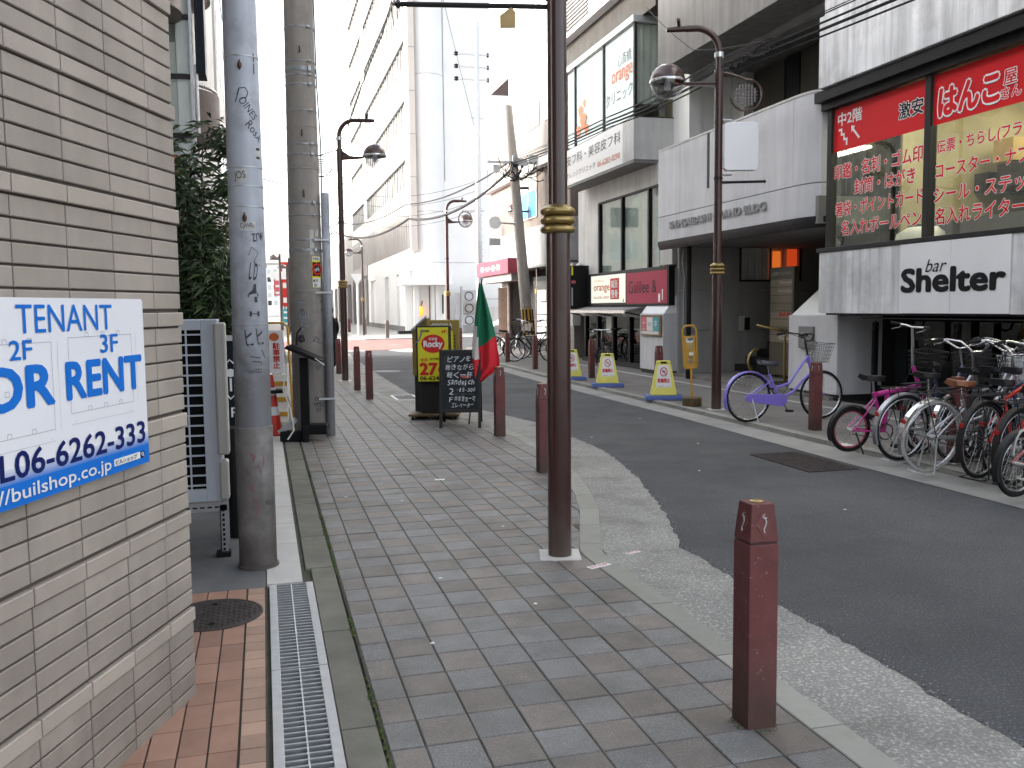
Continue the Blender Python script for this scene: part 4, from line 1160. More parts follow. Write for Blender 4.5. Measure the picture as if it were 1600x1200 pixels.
pc('cctv', 'galv', MB().lathe([(0, -.12), (.09, -.06), (.11, 0), (.06, .06), (0, .08)], 12, (8.8, 24.6, 2.75)), smooth=50)
bs = thing('projecting_sign', 'tall black projecting sign with lime stripe beside the cream lightbox', 'sign', (8.6, 24.2, 1.5))
MB().box(8.35, 24.15, 1.5, 8.95, 24.3, 2.72).build('sign_case', 'black', bs, world=True, bevel=.01)
m = MB().mat('ink_yellow').box(8.38, 24.142, 2.45, 8.43, 24.149, 2.7); m.mat('ink_pink').box(8.38, 24.142, 2.22, 8.5, 24.149, 2.3); m.mat('ink_line').box(8.38, 24.142, 1.6, 8.42, 24.149, 2.1)
m.build('print', parent=bs, world=True)
gd = thing('grey_duct', 'slim pale grey duct rising up the end of the clinic', 'duct', (9.0, 26, 0))
MB().box(8.95, 25.7, 1.0, 9.2, 26.05, 15).build('duct', 'concrete', gd, world=True)
pc('rear_mass', 'far_white', MB().box(9.6, 18.8, 2.0, 20, 25.2, 15).box(10.5, 18.8, -.05, 20, 25.2, 1.95))

# ---------------------------------------------------------------- corner block at the junction
E_ = thing('corner_block', 'brown and white corner block with a red awning sign at the junction', 'building', (8.9, 31.5, 0))
def pe(name, mat, mb, **k): return mb.build(name, mat, E_, world=True, **k)
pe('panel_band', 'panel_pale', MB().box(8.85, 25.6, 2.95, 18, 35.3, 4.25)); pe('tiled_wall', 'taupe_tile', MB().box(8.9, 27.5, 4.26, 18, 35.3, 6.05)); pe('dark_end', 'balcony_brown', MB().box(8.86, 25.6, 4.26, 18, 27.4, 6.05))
for i in range(9): pe('panel_joint', 'wall_grey', MB().box(8.845, 26.4 + i, 2.96, 8.8495, 26.42 + i, 4.24))
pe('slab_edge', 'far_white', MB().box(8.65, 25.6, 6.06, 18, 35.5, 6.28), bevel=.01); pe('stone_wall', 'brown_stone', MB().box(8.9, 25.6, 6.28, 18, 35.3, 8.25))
pe('white_wall', 'far_white', MB().box(8.9, 25.6, 8.25, 18, 32.5, 16).box(8.9, 32.5, 10.0, 18, 35.3, 16).box(10.4, 32.5, 8.25, 18, 35.3, 10.0))
pe('balcony_front', 'far_white', MB().box(8.9, 32.5, 8.25, 9.0, 35.3, 8.85)); pe('balcony_soffit', 'balcony_brown', MB().box(8.92, 32.55, 9.9, 10.39, 35.25, 9.99)); pe('balcony_wall', 'balcony_brown', MB().box(10.3, 32.5, 8.3, 10.39, 35.25, 9.9))
for a, b in ((30.95, 30.1), (30.0, 29.1)):
    pe('blue_pane', 'blue_film', MB().box(8.87, b, 4.62, 8.885, a, 5.5)); pe('pane', 'window_pale', MB().box(8.87, b, 5.5, 8.885, a, 6.0))
f = MB()
for y in (31.0, 30.05, 29.05): f.box(8.86, y - .04, 4.58, 8.895, y + .04, 6.04)
f.box(8.86, 29.05, 4.56, 8.895, 31.0, 4.6); f.box(8.86, 29.05, 5.47, 8.895, 31.0, 5.52); pe('window_frame', 'far_beige', f)
for a, b in ((32.2, 31.3), (31.0, 30.0), (29.8, 28.8), (28.0, 27.0)):
    pe('window_frame', 'far_white', MB().box(8.86, b - .08, 7.5, 8.895, a + .08, 9.3)); pe('pane', 'window_pale', MB().box(8.85, b, 7.58, 8.858, a, 9.2))
for y0 in (34.8, 33.4): pe('roof_rail', 'galv', MB().tube([(8.75, y0 + .5, 6.3), (8.75, y0 + .5, 7.0), (8.75, y0 - .9, 7.0), (8.75, y0 - .9, 6.3)], .025, 6))
pe('ground_floor', 'dark_metal', MB().box(9.6, 25.6, -.05, 18, 35.2, 2.95)); pe('soffit', 'wall_grey', MB().box(8.87, 25.7, 2.9, 9.6, 35.2, 2.948))
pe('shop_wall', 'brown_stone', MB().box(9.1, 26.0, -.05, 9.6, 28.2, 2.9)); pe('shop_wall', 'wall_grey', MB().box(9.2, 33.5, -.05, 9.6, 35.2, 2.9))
for i in range(3):
    for j in range(4): pe('poster', 'paper' if (i + j) % 3 else 'ink_line', MB().box(9.07, 28.4 + i * .45, .5 + j * .42, 9.09, 28.4 + i * .45 + .4, .5 + j * .42 + .38))
pe('shop_window', 'window_dark', MB().box(9.1, 28.3, .3, 9.2, 30.3, 2.6)); pe('corner_post', 'balcony_brown', MB().tube([(9.05, 33.2, 0), (9.05, 33.2, 2.95)], .12, 10), smooth=40)
pe('red_banner', 'ink_scarlet', MB().box(8.95, 30.6, .8, 8.98, 30.95, 2.4))
ra = thing('awning_sign', 'faded red awning sign with pale characters on the corner block', 'sign', (8.6, 33, 2.9))
MB().box(8.25, 30.5, 2.76, 8.85, 35.3, 3.28).build('sign_box', 'awning_red', ra, world=True)
m = MB().mat('ink_white'); rt(m, '喫茶・サンド・軽食・洋食', 8.244, 34.5, 31.6, 2.9, 3.12, 0); m.build('lettering', parent=ra, world=True)
pe('awning_soffit', 'wall_grey', MB().box(8.4, 30.6, 2.5, 8.9, 35.1, 2.755))

# ---------------------------------------------------------------- bollards
def bollard(x, y, lab, rz=0., base=0.):
    t = thing('bollard', lab, 'bollard', (x, y, base), rz, 'maroon bollards along both kerbs')
    s = .06
    m = MB(); m.frustum(0, 0, -.05, .70, s, s, s, s); m.build('post', 'bollard_paint', t, bevel=.004)
    MB().frustum(0, 0, .70, .708, s - .004, s - .004, s - .004, s - .004).build('groove', 'bollard_dark', t)
    MB().frustum(0, 0, .708, .85, s, s, s * .78, s * .78).build('cap', 'bollard_paint', t, bevel=.004)
    MB().lathe([(.026, .849), (.026, .853), (.02, .856), (0, .856)], 14).build('top_stud', 'brass', t, smooth=40)
    for k in range(4):
        e = MB(); f = MB()
        Rm = Matrix.Rotation(k * pi / 2, 4, 'Z')
        tl = lambda u, z: Rm @ Vector((u, -(lerp(s, s * .78, (z - .708) / .142)) - .0015, z))
        e.mat('bollard_paint').prism([tl(0, .725), tl(.034, .777), tl(0, .829), tl(-.034, .777)], Rm @ Vector((0, .003, 0)))
        pth = [(.004, .812), (-.006, .806), (.004, .796), (.009, .784), (.004, .770), (-.003, .756), (.0, .744)]
        f.tube([tl(u, z) + Rm @ Vector((0, -.001, 0)) for u, z in pth], .0028, 5)
        f.tube([tl(u, z) + Rm @ Vector((0, -.001, 0)) for u, z in [(-.006, .80), (.012, .798)]], .002, 5)
        e.build('diamond', 'bollard_paint', t); f.build('crest', 'galv', t)
    return t
bollard(1.747, 2.95, 'maroon bollard in the foreground on mossy pavers, nearest the camera')
BL = [(2.55, 8.18, 'maroon bollard half hidden behind the near brown lamp post'), (2.762, 10.67, 'maroon bollard just right of the chalkboard and flag'),
      (1.747, 15.8, 'maroon bollard left of the yellow karaoke lightbox, nearest of the far pair'), (1.72, 17.65, 'maroon bollard between the far lamp post and the nearer far bollard'),
      (1.74, 22.35, 'maroon bollard tucked behind the far brown lamp post'),
      (6.63, 9.83, 'maroon bollard in front of the purple bicycle basket'), (6.89, 15.05, 'maroon bollard between the two yellow stand signs'),
      (6.95, 18.7, 'maroon bollard beside the parked dark bicycle behind a yellow stand'), (6.62, 21.9, 'maroon bollard right of the striped leaning pole'),
      (6.74, 25.05, 'maroon bollard left of the striped leaning pole before parked bicycles'), (6.85, 32.0, 'maroon bollard beyond the yellow lightbox at the junction'),
      (6.55, 7.35, 'maroon bollard buried among the parked bicycles')]
proto = None
for x, y, lab in BL: bollard(x, y, lab)
for x, y, lab, h in ((6.38, 48.4, 'short tan post alone before the white building entrance', .95), (6.06, 56.5, 'short tan post at the foot of the white sign pole', 1.05),
                     (5.6, 62, 'short maroon post in the far row, nearest the white pole', .9), (5.7, 68, 'short maroon post in the middle of the far row', .9), (5.8, 76, 'short maroon post in the far row, farthest from the junction', .9)):
    t = thing('street_post', lab, 'post', (x, y, 0), 0, 'small posts across the junction')
    MB().frustum(0, 0, -.05, h * .85, .09, .09, .09, .09).build('post', 'bollard_paint' if 'maroon' in lab else 'balcony_brown', t)
    MB().frustum(0, 0, h * .85, h, .09, .09, .06, .06).build('cap', 'bollard_paint' if 'maroon' in lab else 'pole_concrete', t)

# ---------------------------------------------------------------- brown street lamps
def lamp(x, y, lab, rz=0., arm=1, sign=None, banner=False, plaque=False, scale=1., pipe=.075, curl=True):
    """arm points along local -x when arm=-1, +x when arm=1"""
    t = thing('street_lamp', lab, 'street lamp', (x, y, 0), rz, 'brown street lamps with brass collars')
    r0, r1 = pipe, pipe * .80
    MB().tube([(0, 0, -.05), (0, 0, 2.04)], r0, 24).build('lower_shaft', 'brown_paint', t, smooth=40)
    MB().tube([(0, 0, 2.14), (0, 0, 4.98)], r1, 24).build('shaft', 'brown_paint', t, smooth=40)
    pr = []
    for k in range(3):
        z = 2.03 + k * .055
        pr += [(r0 * 1.02, z)] + [(r0 * 1.18 + .021 * cos(a), z + .0235 + .022 * sin(a)) for a in [R(-80 + 20 * i) for i in range(9)]]
    pr += [(r0 * 1.0, 2.20), (r1, 2.205)]
    MB().lathe(pr, 28, cap=False).build('brass_collar', 'brass', t, smooth=70)
    MB().box(-.13, -.13, -.03, .13, .13, .004).build('base_plate', 'pale_stone', t, bevel=.004)
    top = [(0, 0, 4.98)]
    n = 10
    for i in range(n + 1):
        a = pi / 2 * i / n
        top.append((arm * .34 * (1 - cos(a)), 0, 5.28 + .34 * sin(a)))
    top.append((arm * .5, 0, 5.61))
    MB().tube(top, r1 * .8, 12).build('crook', 'brown_paint', t, smooth=50)
    MB().lathe([(r1 * 1.15, 5.20), (r1 * 1.15, 5.27)], 20).build('crook_joint', 'steel', t, smooth=40)
    h = MB().tube([(arm * .42, 0, 5.62), (arm * .78, 0, 5.60)], [.05, .035], 8); h.tube([(arm * .6, 0, 5.66), (arm * .63, -.1, 5.72)], .03, 6)
    h.build('spot_head', 'brown_paint', t, smooth=50)
    m = MB().prism([(0, -.012, 5.0), (arm * .04, -.012, 4.99), (arm * .24, -.012, 4.86), (arm * .50, -.012, 4.85), (arm * .50, -.012, 4.80), (0, -.012, 4.77)][::arm], (0, .024, 0))
    m.tube([(arm * .05, 0, 4.83), (arm * .52, 0, 4.83)], .024, 8)
    m.build('lamp_arm', 'brown_paint', t, smooth=30)
    g = thing_part(t)
    cx = arm * .76
    MB().lathe([(.255 * cos(a), .255 * sin(a)) for a in [R(2 + 8 * i) for i in range(12)]], 24, (cx, 0, 4.86), cap=False).build('hood', 'brown_paint', t, smooth=60)
    MB().lathe([(.262, -.02), (.268, 0), (.262, .02)], 24, (cx, 0, 4.86), cap=False).build('hood_rim', 'steel', t, smooth=60)
    MB().lathe([(.25 * cos(a), .25 * sin(a)) for a in [R(-90 + 8 * i) for i in range(12)]], 24, (cx, 0, 4.86), cap=False).build('glass_bowl', 'globe_glass', t, smooth=60)
    MB().lathe([(0, -.12), (.045, -.10), (.05, -.02), (.03, .06)], 12, (cx, 0, 4.84)).build('bulb', 'lamp_white', t, smooth=60)
    # curl with a leaf shaped grille on the other side
    cur = [(-arm * (.06 + .34 * (i / 6)), 0, 4.98 - .10 * (i / 6) ** 1.5) for i in range(7)]
    cc = (-arm * .40, 4.66)
    cur += [(cc[0] + .24 * cos(a) * 1, 0, cc[1] + .23 * sin(a)) for a in ([R(90 - 20 * i) for i in range(1, 15)] if arm > 0 and False else ([R(90 + arm * 20 * i) for i in range(1, 14)]))]
    if curl: MB().tube(cur, .016, 6).build('curl', 'brown_paint', t, smooth=50)
    gq = MB()
    for i in range(-3, 4):
        hh = sqrt(max(.0, .17 ** 2 - (i * .045) ** 2))
        gq.box(cc[0] + i * .045 - .006, -.006, cc[1] - hh, cc[0] + i * .045 + .006, .006, cc[1] + hh)
        gq.box(cc[0] - hh, -.008, cc[1] + i * .045 - .006, cc[0] + hh, .008, cc[1] + i * .045 + .006)
    if curl: gq.build('curl_grille', 'brown_paint', t)
    for z in (5.0, 4.27, 3.45): MB().lathe([(r1 * 1.02, z - .02), (r1 * 1.12, z - .02), (r1 * 1.12, z + .02), (r1 * 1.02, z + .02)], 20, cap=False).build('shaft_ring', 'brown_paint' if z > 3.5 else 'dark_metal', t, smooth=40)
    s = -arm
    if banner:
        MB().tube([(0, 0, 3.39), (s * .68, 0, 3.40)], .02, 8).build('banner_arm', 'dark_metal', t, smooth=40); MB().lathe([(0, -.03), (.03, 0), (0, .03)], 8, (s * .69, 0, 3.40)).build('arm_finial', 'dark_metal', t, smooth=60)
    if sign:
        q = MB(); w0, w1 = s * .07, s * .58
        a_, b_ = min(w0, w1), max(w0, w1)
        q.prism([(a_ + .04, -.06, 3.56), (b_ - .04, -.06, 3.56), (b_, -.06, 3.60), (b_, -.06, 4.22), (b_ - .04, -.06, 4.26), (a_ + .04, -.06, 4.26), (a_, -.06, 4.22), (a_, -.06, 3.60)], (0, .12, 0))
        q.build('white_lightbox', 'lamp_white', t, bevel=.008)
        for z in (3.50, 4.30): MB().tube([(0, 0, z), (s * .2, 0, z)], .014, 6).build('sign_bracket', 'galv', t)
    return t
def thing_part(t): return t
lamp(1.777, 5.37, 'brown street lamp with brass collar beside the kerb curve, nearest the camera', R(-15), arm=1, banner=False)
nl = [o for o in C.objects if o.name.startswith('street_lamp')][-1]
MB().tube([(0, 0, 3.39), (-.95, 0, 3.415)], .016, 8).build('banner_arm', 'dark_metal', nl, smooth=40)
MB().lathe([(0, -.03), (.03, 0), (0, .03)], 8, (-.96, 0, 3.415)).build('arm_finial', 'dark_metal', nl, smooth=60)
MB().prism([(-.345, -.01, 3.27), (-.25, -.01, 3.27), (-.25, -.01, 3.36), (-.275, -.01, 3.39), (-.345, -.01, 3.34)], (0, .02, 0)).build('plaque', 'plaque', nl)
tc = thing('cable_loop', 'thin dark cable hanging in a loop under the banner arm', 'cable', (.82, 5.55, 3.4))
MB().tube([(.018 * cos(a) - .0, 0, .0 + .17 * sin(a)) for a in [R(180 + 12 * i) for i in range(16)]], .0028, 6).build('loop', 'cable', tc)
lamp(6.588, 12.32, 'brown street lamp with glass globe and white lightbox near the purple bicycle', R(-15), arm=-1, sign=True, banner=True)
lamp(1.70, 20.1, 'brown street lamp with a dome hood by the far left bollards', R(-15), arm=1)
lamp(6.85, 34.2, 'brown street lamp rising behind the yellow lightbox', R(-15), arm=1, pipe=.085, curl=False)
lamp(5.7, 53.8, 'brown street lamp across the junction by the white pole', R(-15), arm=-1, curl=False)
lamp(9.15, 29.9, 'brown street lamp half hidden behind the leaning concrete pole', R(-15), arm=-1, curl=False)

# ---------------------------------------------------------------- signs on the left sidewalk
def at2(x0, y0, x1, y1):
    """matrix with local x along (x0,y0)->(x1,y1), y away from the viewer"""
    d = Vector((x1 - x0, y1 - y0)); a = math.atan2(d.y, d.x)
    return a
rk = thing('lightbox_stand', 'yellow karaoke price lightbox on a wheeled base behind the chalkboard', 'sign', (2.30, 12.58, 0), R(-15))
m = MB(); m.box(-.24, -.02, .52, .24, .24, 1.33); m.build('case', 'dark_metal', rk, bevel=.01)
MB().box(-.215, -.028, .545, .215, -.021, 1.305).build('yellow_face', 'ink_yellow', rk)
MB().box(-.19, .02, .09, .19, .2, .52).build('column', 'dark_metal', rk, bevel=.01)
MB().box(-.36, -.10, .05, .36, .34, .085).build('base_plate', 'grimy_tin', rk, bevel=.01)
for sx in (-.3, .3):
    for sy in (-.05, .28): MB().tube([(sx - .015, sy, .028), (sx + .015, sy, .028)], .027, 10).build('wheel', 'rubber', rk)
m = MB().mat('ink_scarlet')
m.poly([(.0 + .165 * cos(a), -.030, 1.075 + .13 * sin(a)) for a in [2 * pi * i / 28 for i in range(28)]])
def ft(s, x0, x1, z0, z1, b=0., y=-.032): m.text(s, (x0, y, z0), (x1 - x0, 0, 0), (0, 0, z1 - z0), b)
ft('27', -.185, .05, .64, .80, .05); ft('全品', -.18, -.08, .83, .875, .02); ft('3F', .12, .19, 1.225, 1.265, .03); ft('0円', .07, .2, .66, .76, .03)
m.mat('ink_white'); ft('Rocky', -.13, .13, 1.005, 1.115, .045, -.034); ft('居酒屋', -.06, .06, 1.125, 1.16, .02, -.034)
m.mat('ink_black'); ft('06-6245', -.19, .12, .565, .615, .03); ft('生中税込', -.05, .12, .845, .875, .02); ft('★居酒屋', -.18, -.05, 1.24, 1.27, .02)
m.build('lettering', parent=rk)
m = MB()
for k in range(3): m.tube([(.02 - .30 + .02 * k + .13 * t, -.06 - .06 * sin(pi * t), .98 + .28 * t + .05 * k * (1 - t) + .03 * sin(7 * t + k)) for t in [i / 14 for i in range(15)]], .006, 5)
m.build('hanging_cord', 'wall_grey', rk, smooth=50)
gd = thing('gold_frame_sign', 'gilt framed lightbox standing behind the yellow karaoke sign', 'sign', (2.50, 13.05, 0), R(-15))
MB().box(-.24, 0, .1, .27, .2, 1.40).build('gilt_case', 'gold_frame', gd, bevel=.012); MB().box(-.19, -.006, .62, .18, -.001, 1.24).build('face', 'ink_yellow', gd)
m = MB().mat('ink_white'); m.text('COCOLA', (-.13, -.008, 1.29), (.3, 0, 0), (0, 0, .06), .02); m.mat('ink_black'); 
for i in range(12): m.box(.20, -.006, .60 + i * .05, .215, -.001, .63 + i * .05)
m.build('lettering', parent=gd)
MB().box(-.2, -.02, .0, .2, .25, .1).build('foot', 'dark_metal', gd)
sl = thing('sloped_panel_sign', 'slanted dark panel edge leaning at the left of the karaoke lightbox', 'sign', (2.12, 12.95, 0), R(-62))
MB().prism([(-.1, 0, .6), (.26, 0, .6), (.26, 0, 1.44), (-.1, 0, 1.24)], (0, .05, 0)).build('panel', 'gold_frame', sl, bevel=.006)
MB().tube([(-.1, 0, 1.25), (.26, 0, 1.45)], .025, 6).build('edge', 'galv', sl); MB().box(-.05, 0, 0, .2, .05, .6).build('leg', 'dark_metal', sl)

# A-frame chalkboard: local x along the board
cb = thing('chalkboard_stand', 'black A frame chalkboard handwritten in chalk, the flag on its corner', 'chalkboard', (2.50, 11.72, 0), R(-15))
H_, LEAN = 1.02, .20
def bf_(x, z, n=0.): 
    t = z / H_; return Vector((x, -LEAN * (1 - t) - n, z))
def bb_(x, z): t = z / H_; return Vector((x, .04 + .42 * (1 - t), z))
def bar(mb, p, q, w=.02, d=.014):
    mb.tube([p, q], w, 4)
for sx in (-.255, .255):
    m = MB(); m.prism([bf_(sx - .02, 0), bf_(sx + .02, 0), bf_(sx + .02, H_), bf_(sx - .02, H_)], (0, .025, 0)); m.build('leg', 'dark_metal', cb, bevel=.003)
    m = MB(); m.prism([bb_(sx - .02, 0), bb_(sx + .02, 0), bb_(sx + .02, H_), bb_(sx - .02, H_)], (0, .025, 0)); m.build('leg', 'black', cb, bevel=.003)
for z in (.20, H_ - .04):
    m = MB(); m.prism([bf_(-.235, z), bf_(.235, z), bf_(.235, z + .04), bf_(-.235, z + .04)], (0, .025, 0)); m.build('crossbar', 'dark_metal', cb, bevel=.003)
    m = MB(); m.prism([bb_(-.235, z), bb_(.235, z), bb_(.235, z + .04), bb_(-.235, z + .04)], (0, .025, 0)); m.build('crossbar', 'black', cb)
m = MB(); m.prism([bf_(-.235, .24, -.008), bf_(.235, .24, -.008), bf_(.235, H_ - .04, -.008), bf_(-.235, H_ - .04, -.008)], (0, .012, 0)); m.build('board', 'chalkboard', cb)
m = MB(); m.prism([bb_(-.235, .24), bb_(.235, .24), bb_(.235, H_ - .04), bb_(-.235, H_ - .04)], (0, .012, 0)); m.build('back_board', 'black', cb)
m = MB().mat('chalk')
def ct(s, x0, x1, z0, z1, b=-.006, sh=0.): 
    n = len(s); w = (x1 - x0) / n
    for i, ch in enumerate(s):
        j = random.uniform(-.006, .006); k = random.uniform(.82, 1.05); q = random.uniform(-.008, .008)
        o = bf_(x0 + i * w + .004, z0 + j, -.005)
        wd = w * .86 * (.6 if ch in 'iI1・' else 1)
        if ch in '一ー〜・': z0_, z1_ = lerp(z0, z1, .44), lerp(z0, z1, .58)
        else: z0_, z1_ = z0, z1
        o = bf_(x0 + i * w + .004, z0_ + j, -.005)
        m.text(ch, o, bf_(x0 + i * w + wd, z0_ + j + q, -.005) - o, bf_(x0 + i * w + .004 + .008, z0_ + j + (z1_ - z0_) * k, -.005) - o, b)
ct('ピアノを', -.17, .15, .865, .94); ct('聴きながら', -.20, .19, .76, .835); ct('軽く一杯', -.18, .17, .655, .735); ct('Sandwich', -.17, .19, .56, .625, -.008, .2)
ct('2', -.15, -.08, .435, .52); ct('・15〜30名', -.05, .20, .47, .52); ct('F', -.15, -.10, .335, .41); ct('隣客登室一可', -.08, .2, .355, .42); ct('エレベーター', -.12, .18, .27, .33)
ct('〜〜〜', -.1, .2, .43, .45)
m.mat('chalk_red'); m.poly([bf_(.0, .675, -.0045), bf_(.06, .69, -.0045), bf_(.13, .67, -.0045), bf_(.11, .645, -.0045), bf_(.03, .65, -.0045)])
m.build('chalk_writing', parent=cb)
# flag leaning out of the board
fl = thing('national_flag', 'green white and red flag drooping from a slanted pole behind the chalkboard', 'flag', (2.67, 11.56, 0), R(-15))
MB().tube([(-.10, .16, .02), (.10, .10, 1.94)], .010, 8).build('flag_pole', 'dark_metal', fl, smooth=40)
MB().lathe([(0, -.02), (.022, 0), (0, .03)], 8, (.10, .10, 1.95)).build('pole_tip', 'galv', fl)
# drooping cloth: hoist runs down the pole, fly hangs diagonally
def cloth(u, v):
    """u 0..1 from hoist to fly (green, white, red), v 0..1 from top to bottom of the hoist"""
    px = lerp(.095, .045, v); pz = lerp(1.86, 1.24, v)
    fall = 1.02 * u
    fx = px + .17 * sin(u * 1.5) * (1 - .55 * v) - .16 * u * v + .02 * sin(v * 11 + u * 4) * u
    fy = .09 + .05 * sin(v * 12 + u * 3) * (.3 + u) - .05 * u
    fz = pz - fall * (.92 - .28 * v)
    return (fx, fy, fz)
FN, FV = 30, 18
me_ = MB()
def fcol(u): return 'flag_green' if u < .5 else 'flag_red'
# silhouette of the gathered cloth as seen: rows from the top down (z, left, right, green/white/red borders)
rows = [(1.88, .085, .115), (1.80, .07, .125), (1.66, .055, .15), (1.5, .035, .175), (1.35, .015, .2), (1.22, .0, .215), (1.10, -.01, .225), (1.0, -.015, .235), (.92, -.012, .245),
        (.86, -.005, .25), (.80, .0, .25), (.74, .01, .21), (.68, .02, .15), (.62, .03, .10), (.58, .045, .07)]
def row_at(z):
    for (z0, a0, b0), (z1, a1, b1) in zip(rows, rows[1:]):
        if z <= z0 and z >= z1:
            t = (z0 - z) / (z0 - z1); return lerp(a0, a1, t), lerp(b0, b1, t)
    return rows[-1][1:]
NZ, NX = 44, 16
grid = []
for i in range(NZ + 1):
    z = lerp(1.88, .58, i / NZ); a, b = row_at(z); b = a + (b - a) * 1.35; a -= .03; b -= .02; r_ = []
    for j in range(NX + 1):
        s = j / NX; amp = .012 + .035 * min(1, i / 14)
        r_.append((lerp(a, b, s), .09 + amp * sin(s * 12 + i * .10) - .03 * s, z + .02 * sin(s * 6)))
    grid.append(r_)
parts = {'flag_green': MB(), 'flag_white': MB(), 'flag_red': MB()}
for i in range(NZ):
    for j in range(NX):
        q = [grid[i][j], grid[i + 1][j], grid[i + 1][j + 1], grid[i][j + 1]]
        x = sum(p[0] for p in q) / 4; z = sum(p[2] for p in q) / 4
        lim = lerp(1.0, 1.20, max(0, min(1, (x + .02) / .26)))           # slanting lower border of the green
        green = z > lim and (z > 1.38 or x > .015 + (1.38 - z) * .12)
        red = z < lim - .015
        if x < .045 - (z - .98) * .05 and .90 < z < 1.34 and not (z > 1.26 and x > .03): k = 'flag_white'
        elif green or not red: k = 'flag_green'
        else: k = 'flag_red'
        if k == 'flag_green' and z < lim + .02 and x < .05: k = 'flag_white'
        parts[k].poly(q)
for k, mb in parts.items(): mb.build(k.replace('flag_', '') + '_cloth', k, fl, smooth=80)

# lectern on the left behind the utility pole
lc = thing('menu_lectern', 'black metal menu lectern with tilted top before the concrete pole', 'lectern', (.45, 11.05, 0), R(-12))
MB().box(-.05, -.03, .1, .05, .03, 1.0).build('post', 'black', lc, bevel=.004)
MB().box(-.03, -.07, .08, .26, .12, .20).build('foot', 'black', lc, bevel=.012); MB().box(-.3, -.05, .0, .02, .12, .12).build('foot', 'black', lc, bevel=.012); MB().box(-.02, -.14, .0, .05, -.04, .20).build('foot', 'black', lc, bevel=.01)
MB().prism([(-.20, -.16, 1.12), (.22, -.16, .94), (.24, -.16, .975), (-.17, -.16, 1.16)], (0, .34, 0)).build('desk_top', 'black', lc, bevel=.01)
MB().tube([(.16, -.17, 1.0), (.27, -.19, .92)], .008, 6).build('rest_bar', 'galv', lc)
m = MB().tube([(-.1, .1, 1.15), (-.08, .08, 1.3), (-.02, .02, 1.36)], .012, 6); m.lathe([(0, .0), (.045, .02), (.03, .09), (0, .1)], 10, (-.02, 0, 1.18)); m.build('reading_lamp', 'dark_metal', lc, smooth=50)
MB().tube([(-.26, .1, 1.3), (-.22, .05, .9), (-.26, .02, .62), (-.17, -.03, .4), (-.13, -.06, .14), (-.2, -.1, .03)], .009, 6).build('cable', 'paper', lc, smooth=50)
fl2 = thing('floor_light', 'grey square floor light leaning by the lectern foot', 'floor light', (.24, 11.1, 0), R(-12))
MB().prism([(-.13, 0, .12), (.06, 0, .27), (.10, 0, .22), (-.08, 0, .07)], (0, .16, 0)).build('lamp_head', 'galv', fl2, bevel=.006); MB().box(-.1, .02, 0, .05, .14, .09).build('stand', 'black', fl2)

# parking board and cone
pk = thing('parking_board', 'white no parking board in a yellow frame between the two poles', 'sign', (.16, 12.6, 0), R(-8))
MB().prism([(-.13, 0, .72), (.09, 0, .72), (.09, 0, 1.30), (-.13, 0, 1.30)], (0, .02, 0)).build('panel', 'sign_white', pk, bevel=.006)
m = MB().mat('ink_scarlet')
for i, ch in enumerate('駐車禁止'): m.text(ch, (-.05, -.003, 1.05 - i * .088), (.09, 0, 0), (0, 0, .08), .03)
m.mat('ink_orange'); m.lathe([(0, -.07), (.07, 0), (0, .07)], 10, (-.02, -.0, 1.2)) if 0 else m.poly([(-.03 + .065 * cos(a), -.003, 1.21 + .055 * sin(a)) for a in [2 * pi * i / 14 for i in range(14)]])
m.build('print', parent=pk)
MB().prism([(-.09, -.1, .06), (.14, -.1, .06), (.12, -.02, .70), (-.08, -.02, .70)], (0, .02, 0)).build('lower_panel', 'paper', pk)
m = MB(); 
for z in (.55, .34, .14): m.prism([(-.08, -.115 + .1 * (z / .7) * .8, z), (.13, -.115 + .1 * (z / .7) * .8, z), (.13, -.115 + .1 * (z / .7) * .8, z + .06), (-.08, -.115 + .1 * (z / .7) * .8, z + .06)], (0, .01, 0))
m.build('orange_stripe', 'yellow_metal', pk)
fr = MB().tube([(-.15, .03, 0), (-.14, .02, 1.34), (-.1, .02, 1.40), (.10, .02, 1.40), (.15, .02, 1.34), (.19, .03, 0)], .016, 8); fr.build('frame', 'yellow_metal', pk, smooth=50)
cn = thing('traffic_cone', 'red and white traffic cone peeping out beside the steel pole', 'traffic cone', (.07, 11.75, 0))
cr = lambda z: lerp(.125, .03, z / .72)
MB().box(-.17, -.17, 0, .17, .17, .03).build('base', 'cone_red', cn, bevel=.01)
for a, b, mt, nm in ((.03, .25, 'cone_red', 'red_band'), (.25, .36, 'ink_white', 'white_band'), (.36, .50, 'cone_red', 'red_band'), (.50, .60, 'ink_white', 'white_band'), (.60, .76, 'cone_red', 'red_band')):
    MB().lathe([(cr(a), a), (cr(b), b)], 20).build(nm, mt, cn, smooth=40)
MB().lathe([(.13, -.02), (.13, .02)], 20, (.03, .0, .55)).build('weight_ring', 'rubber', cn)

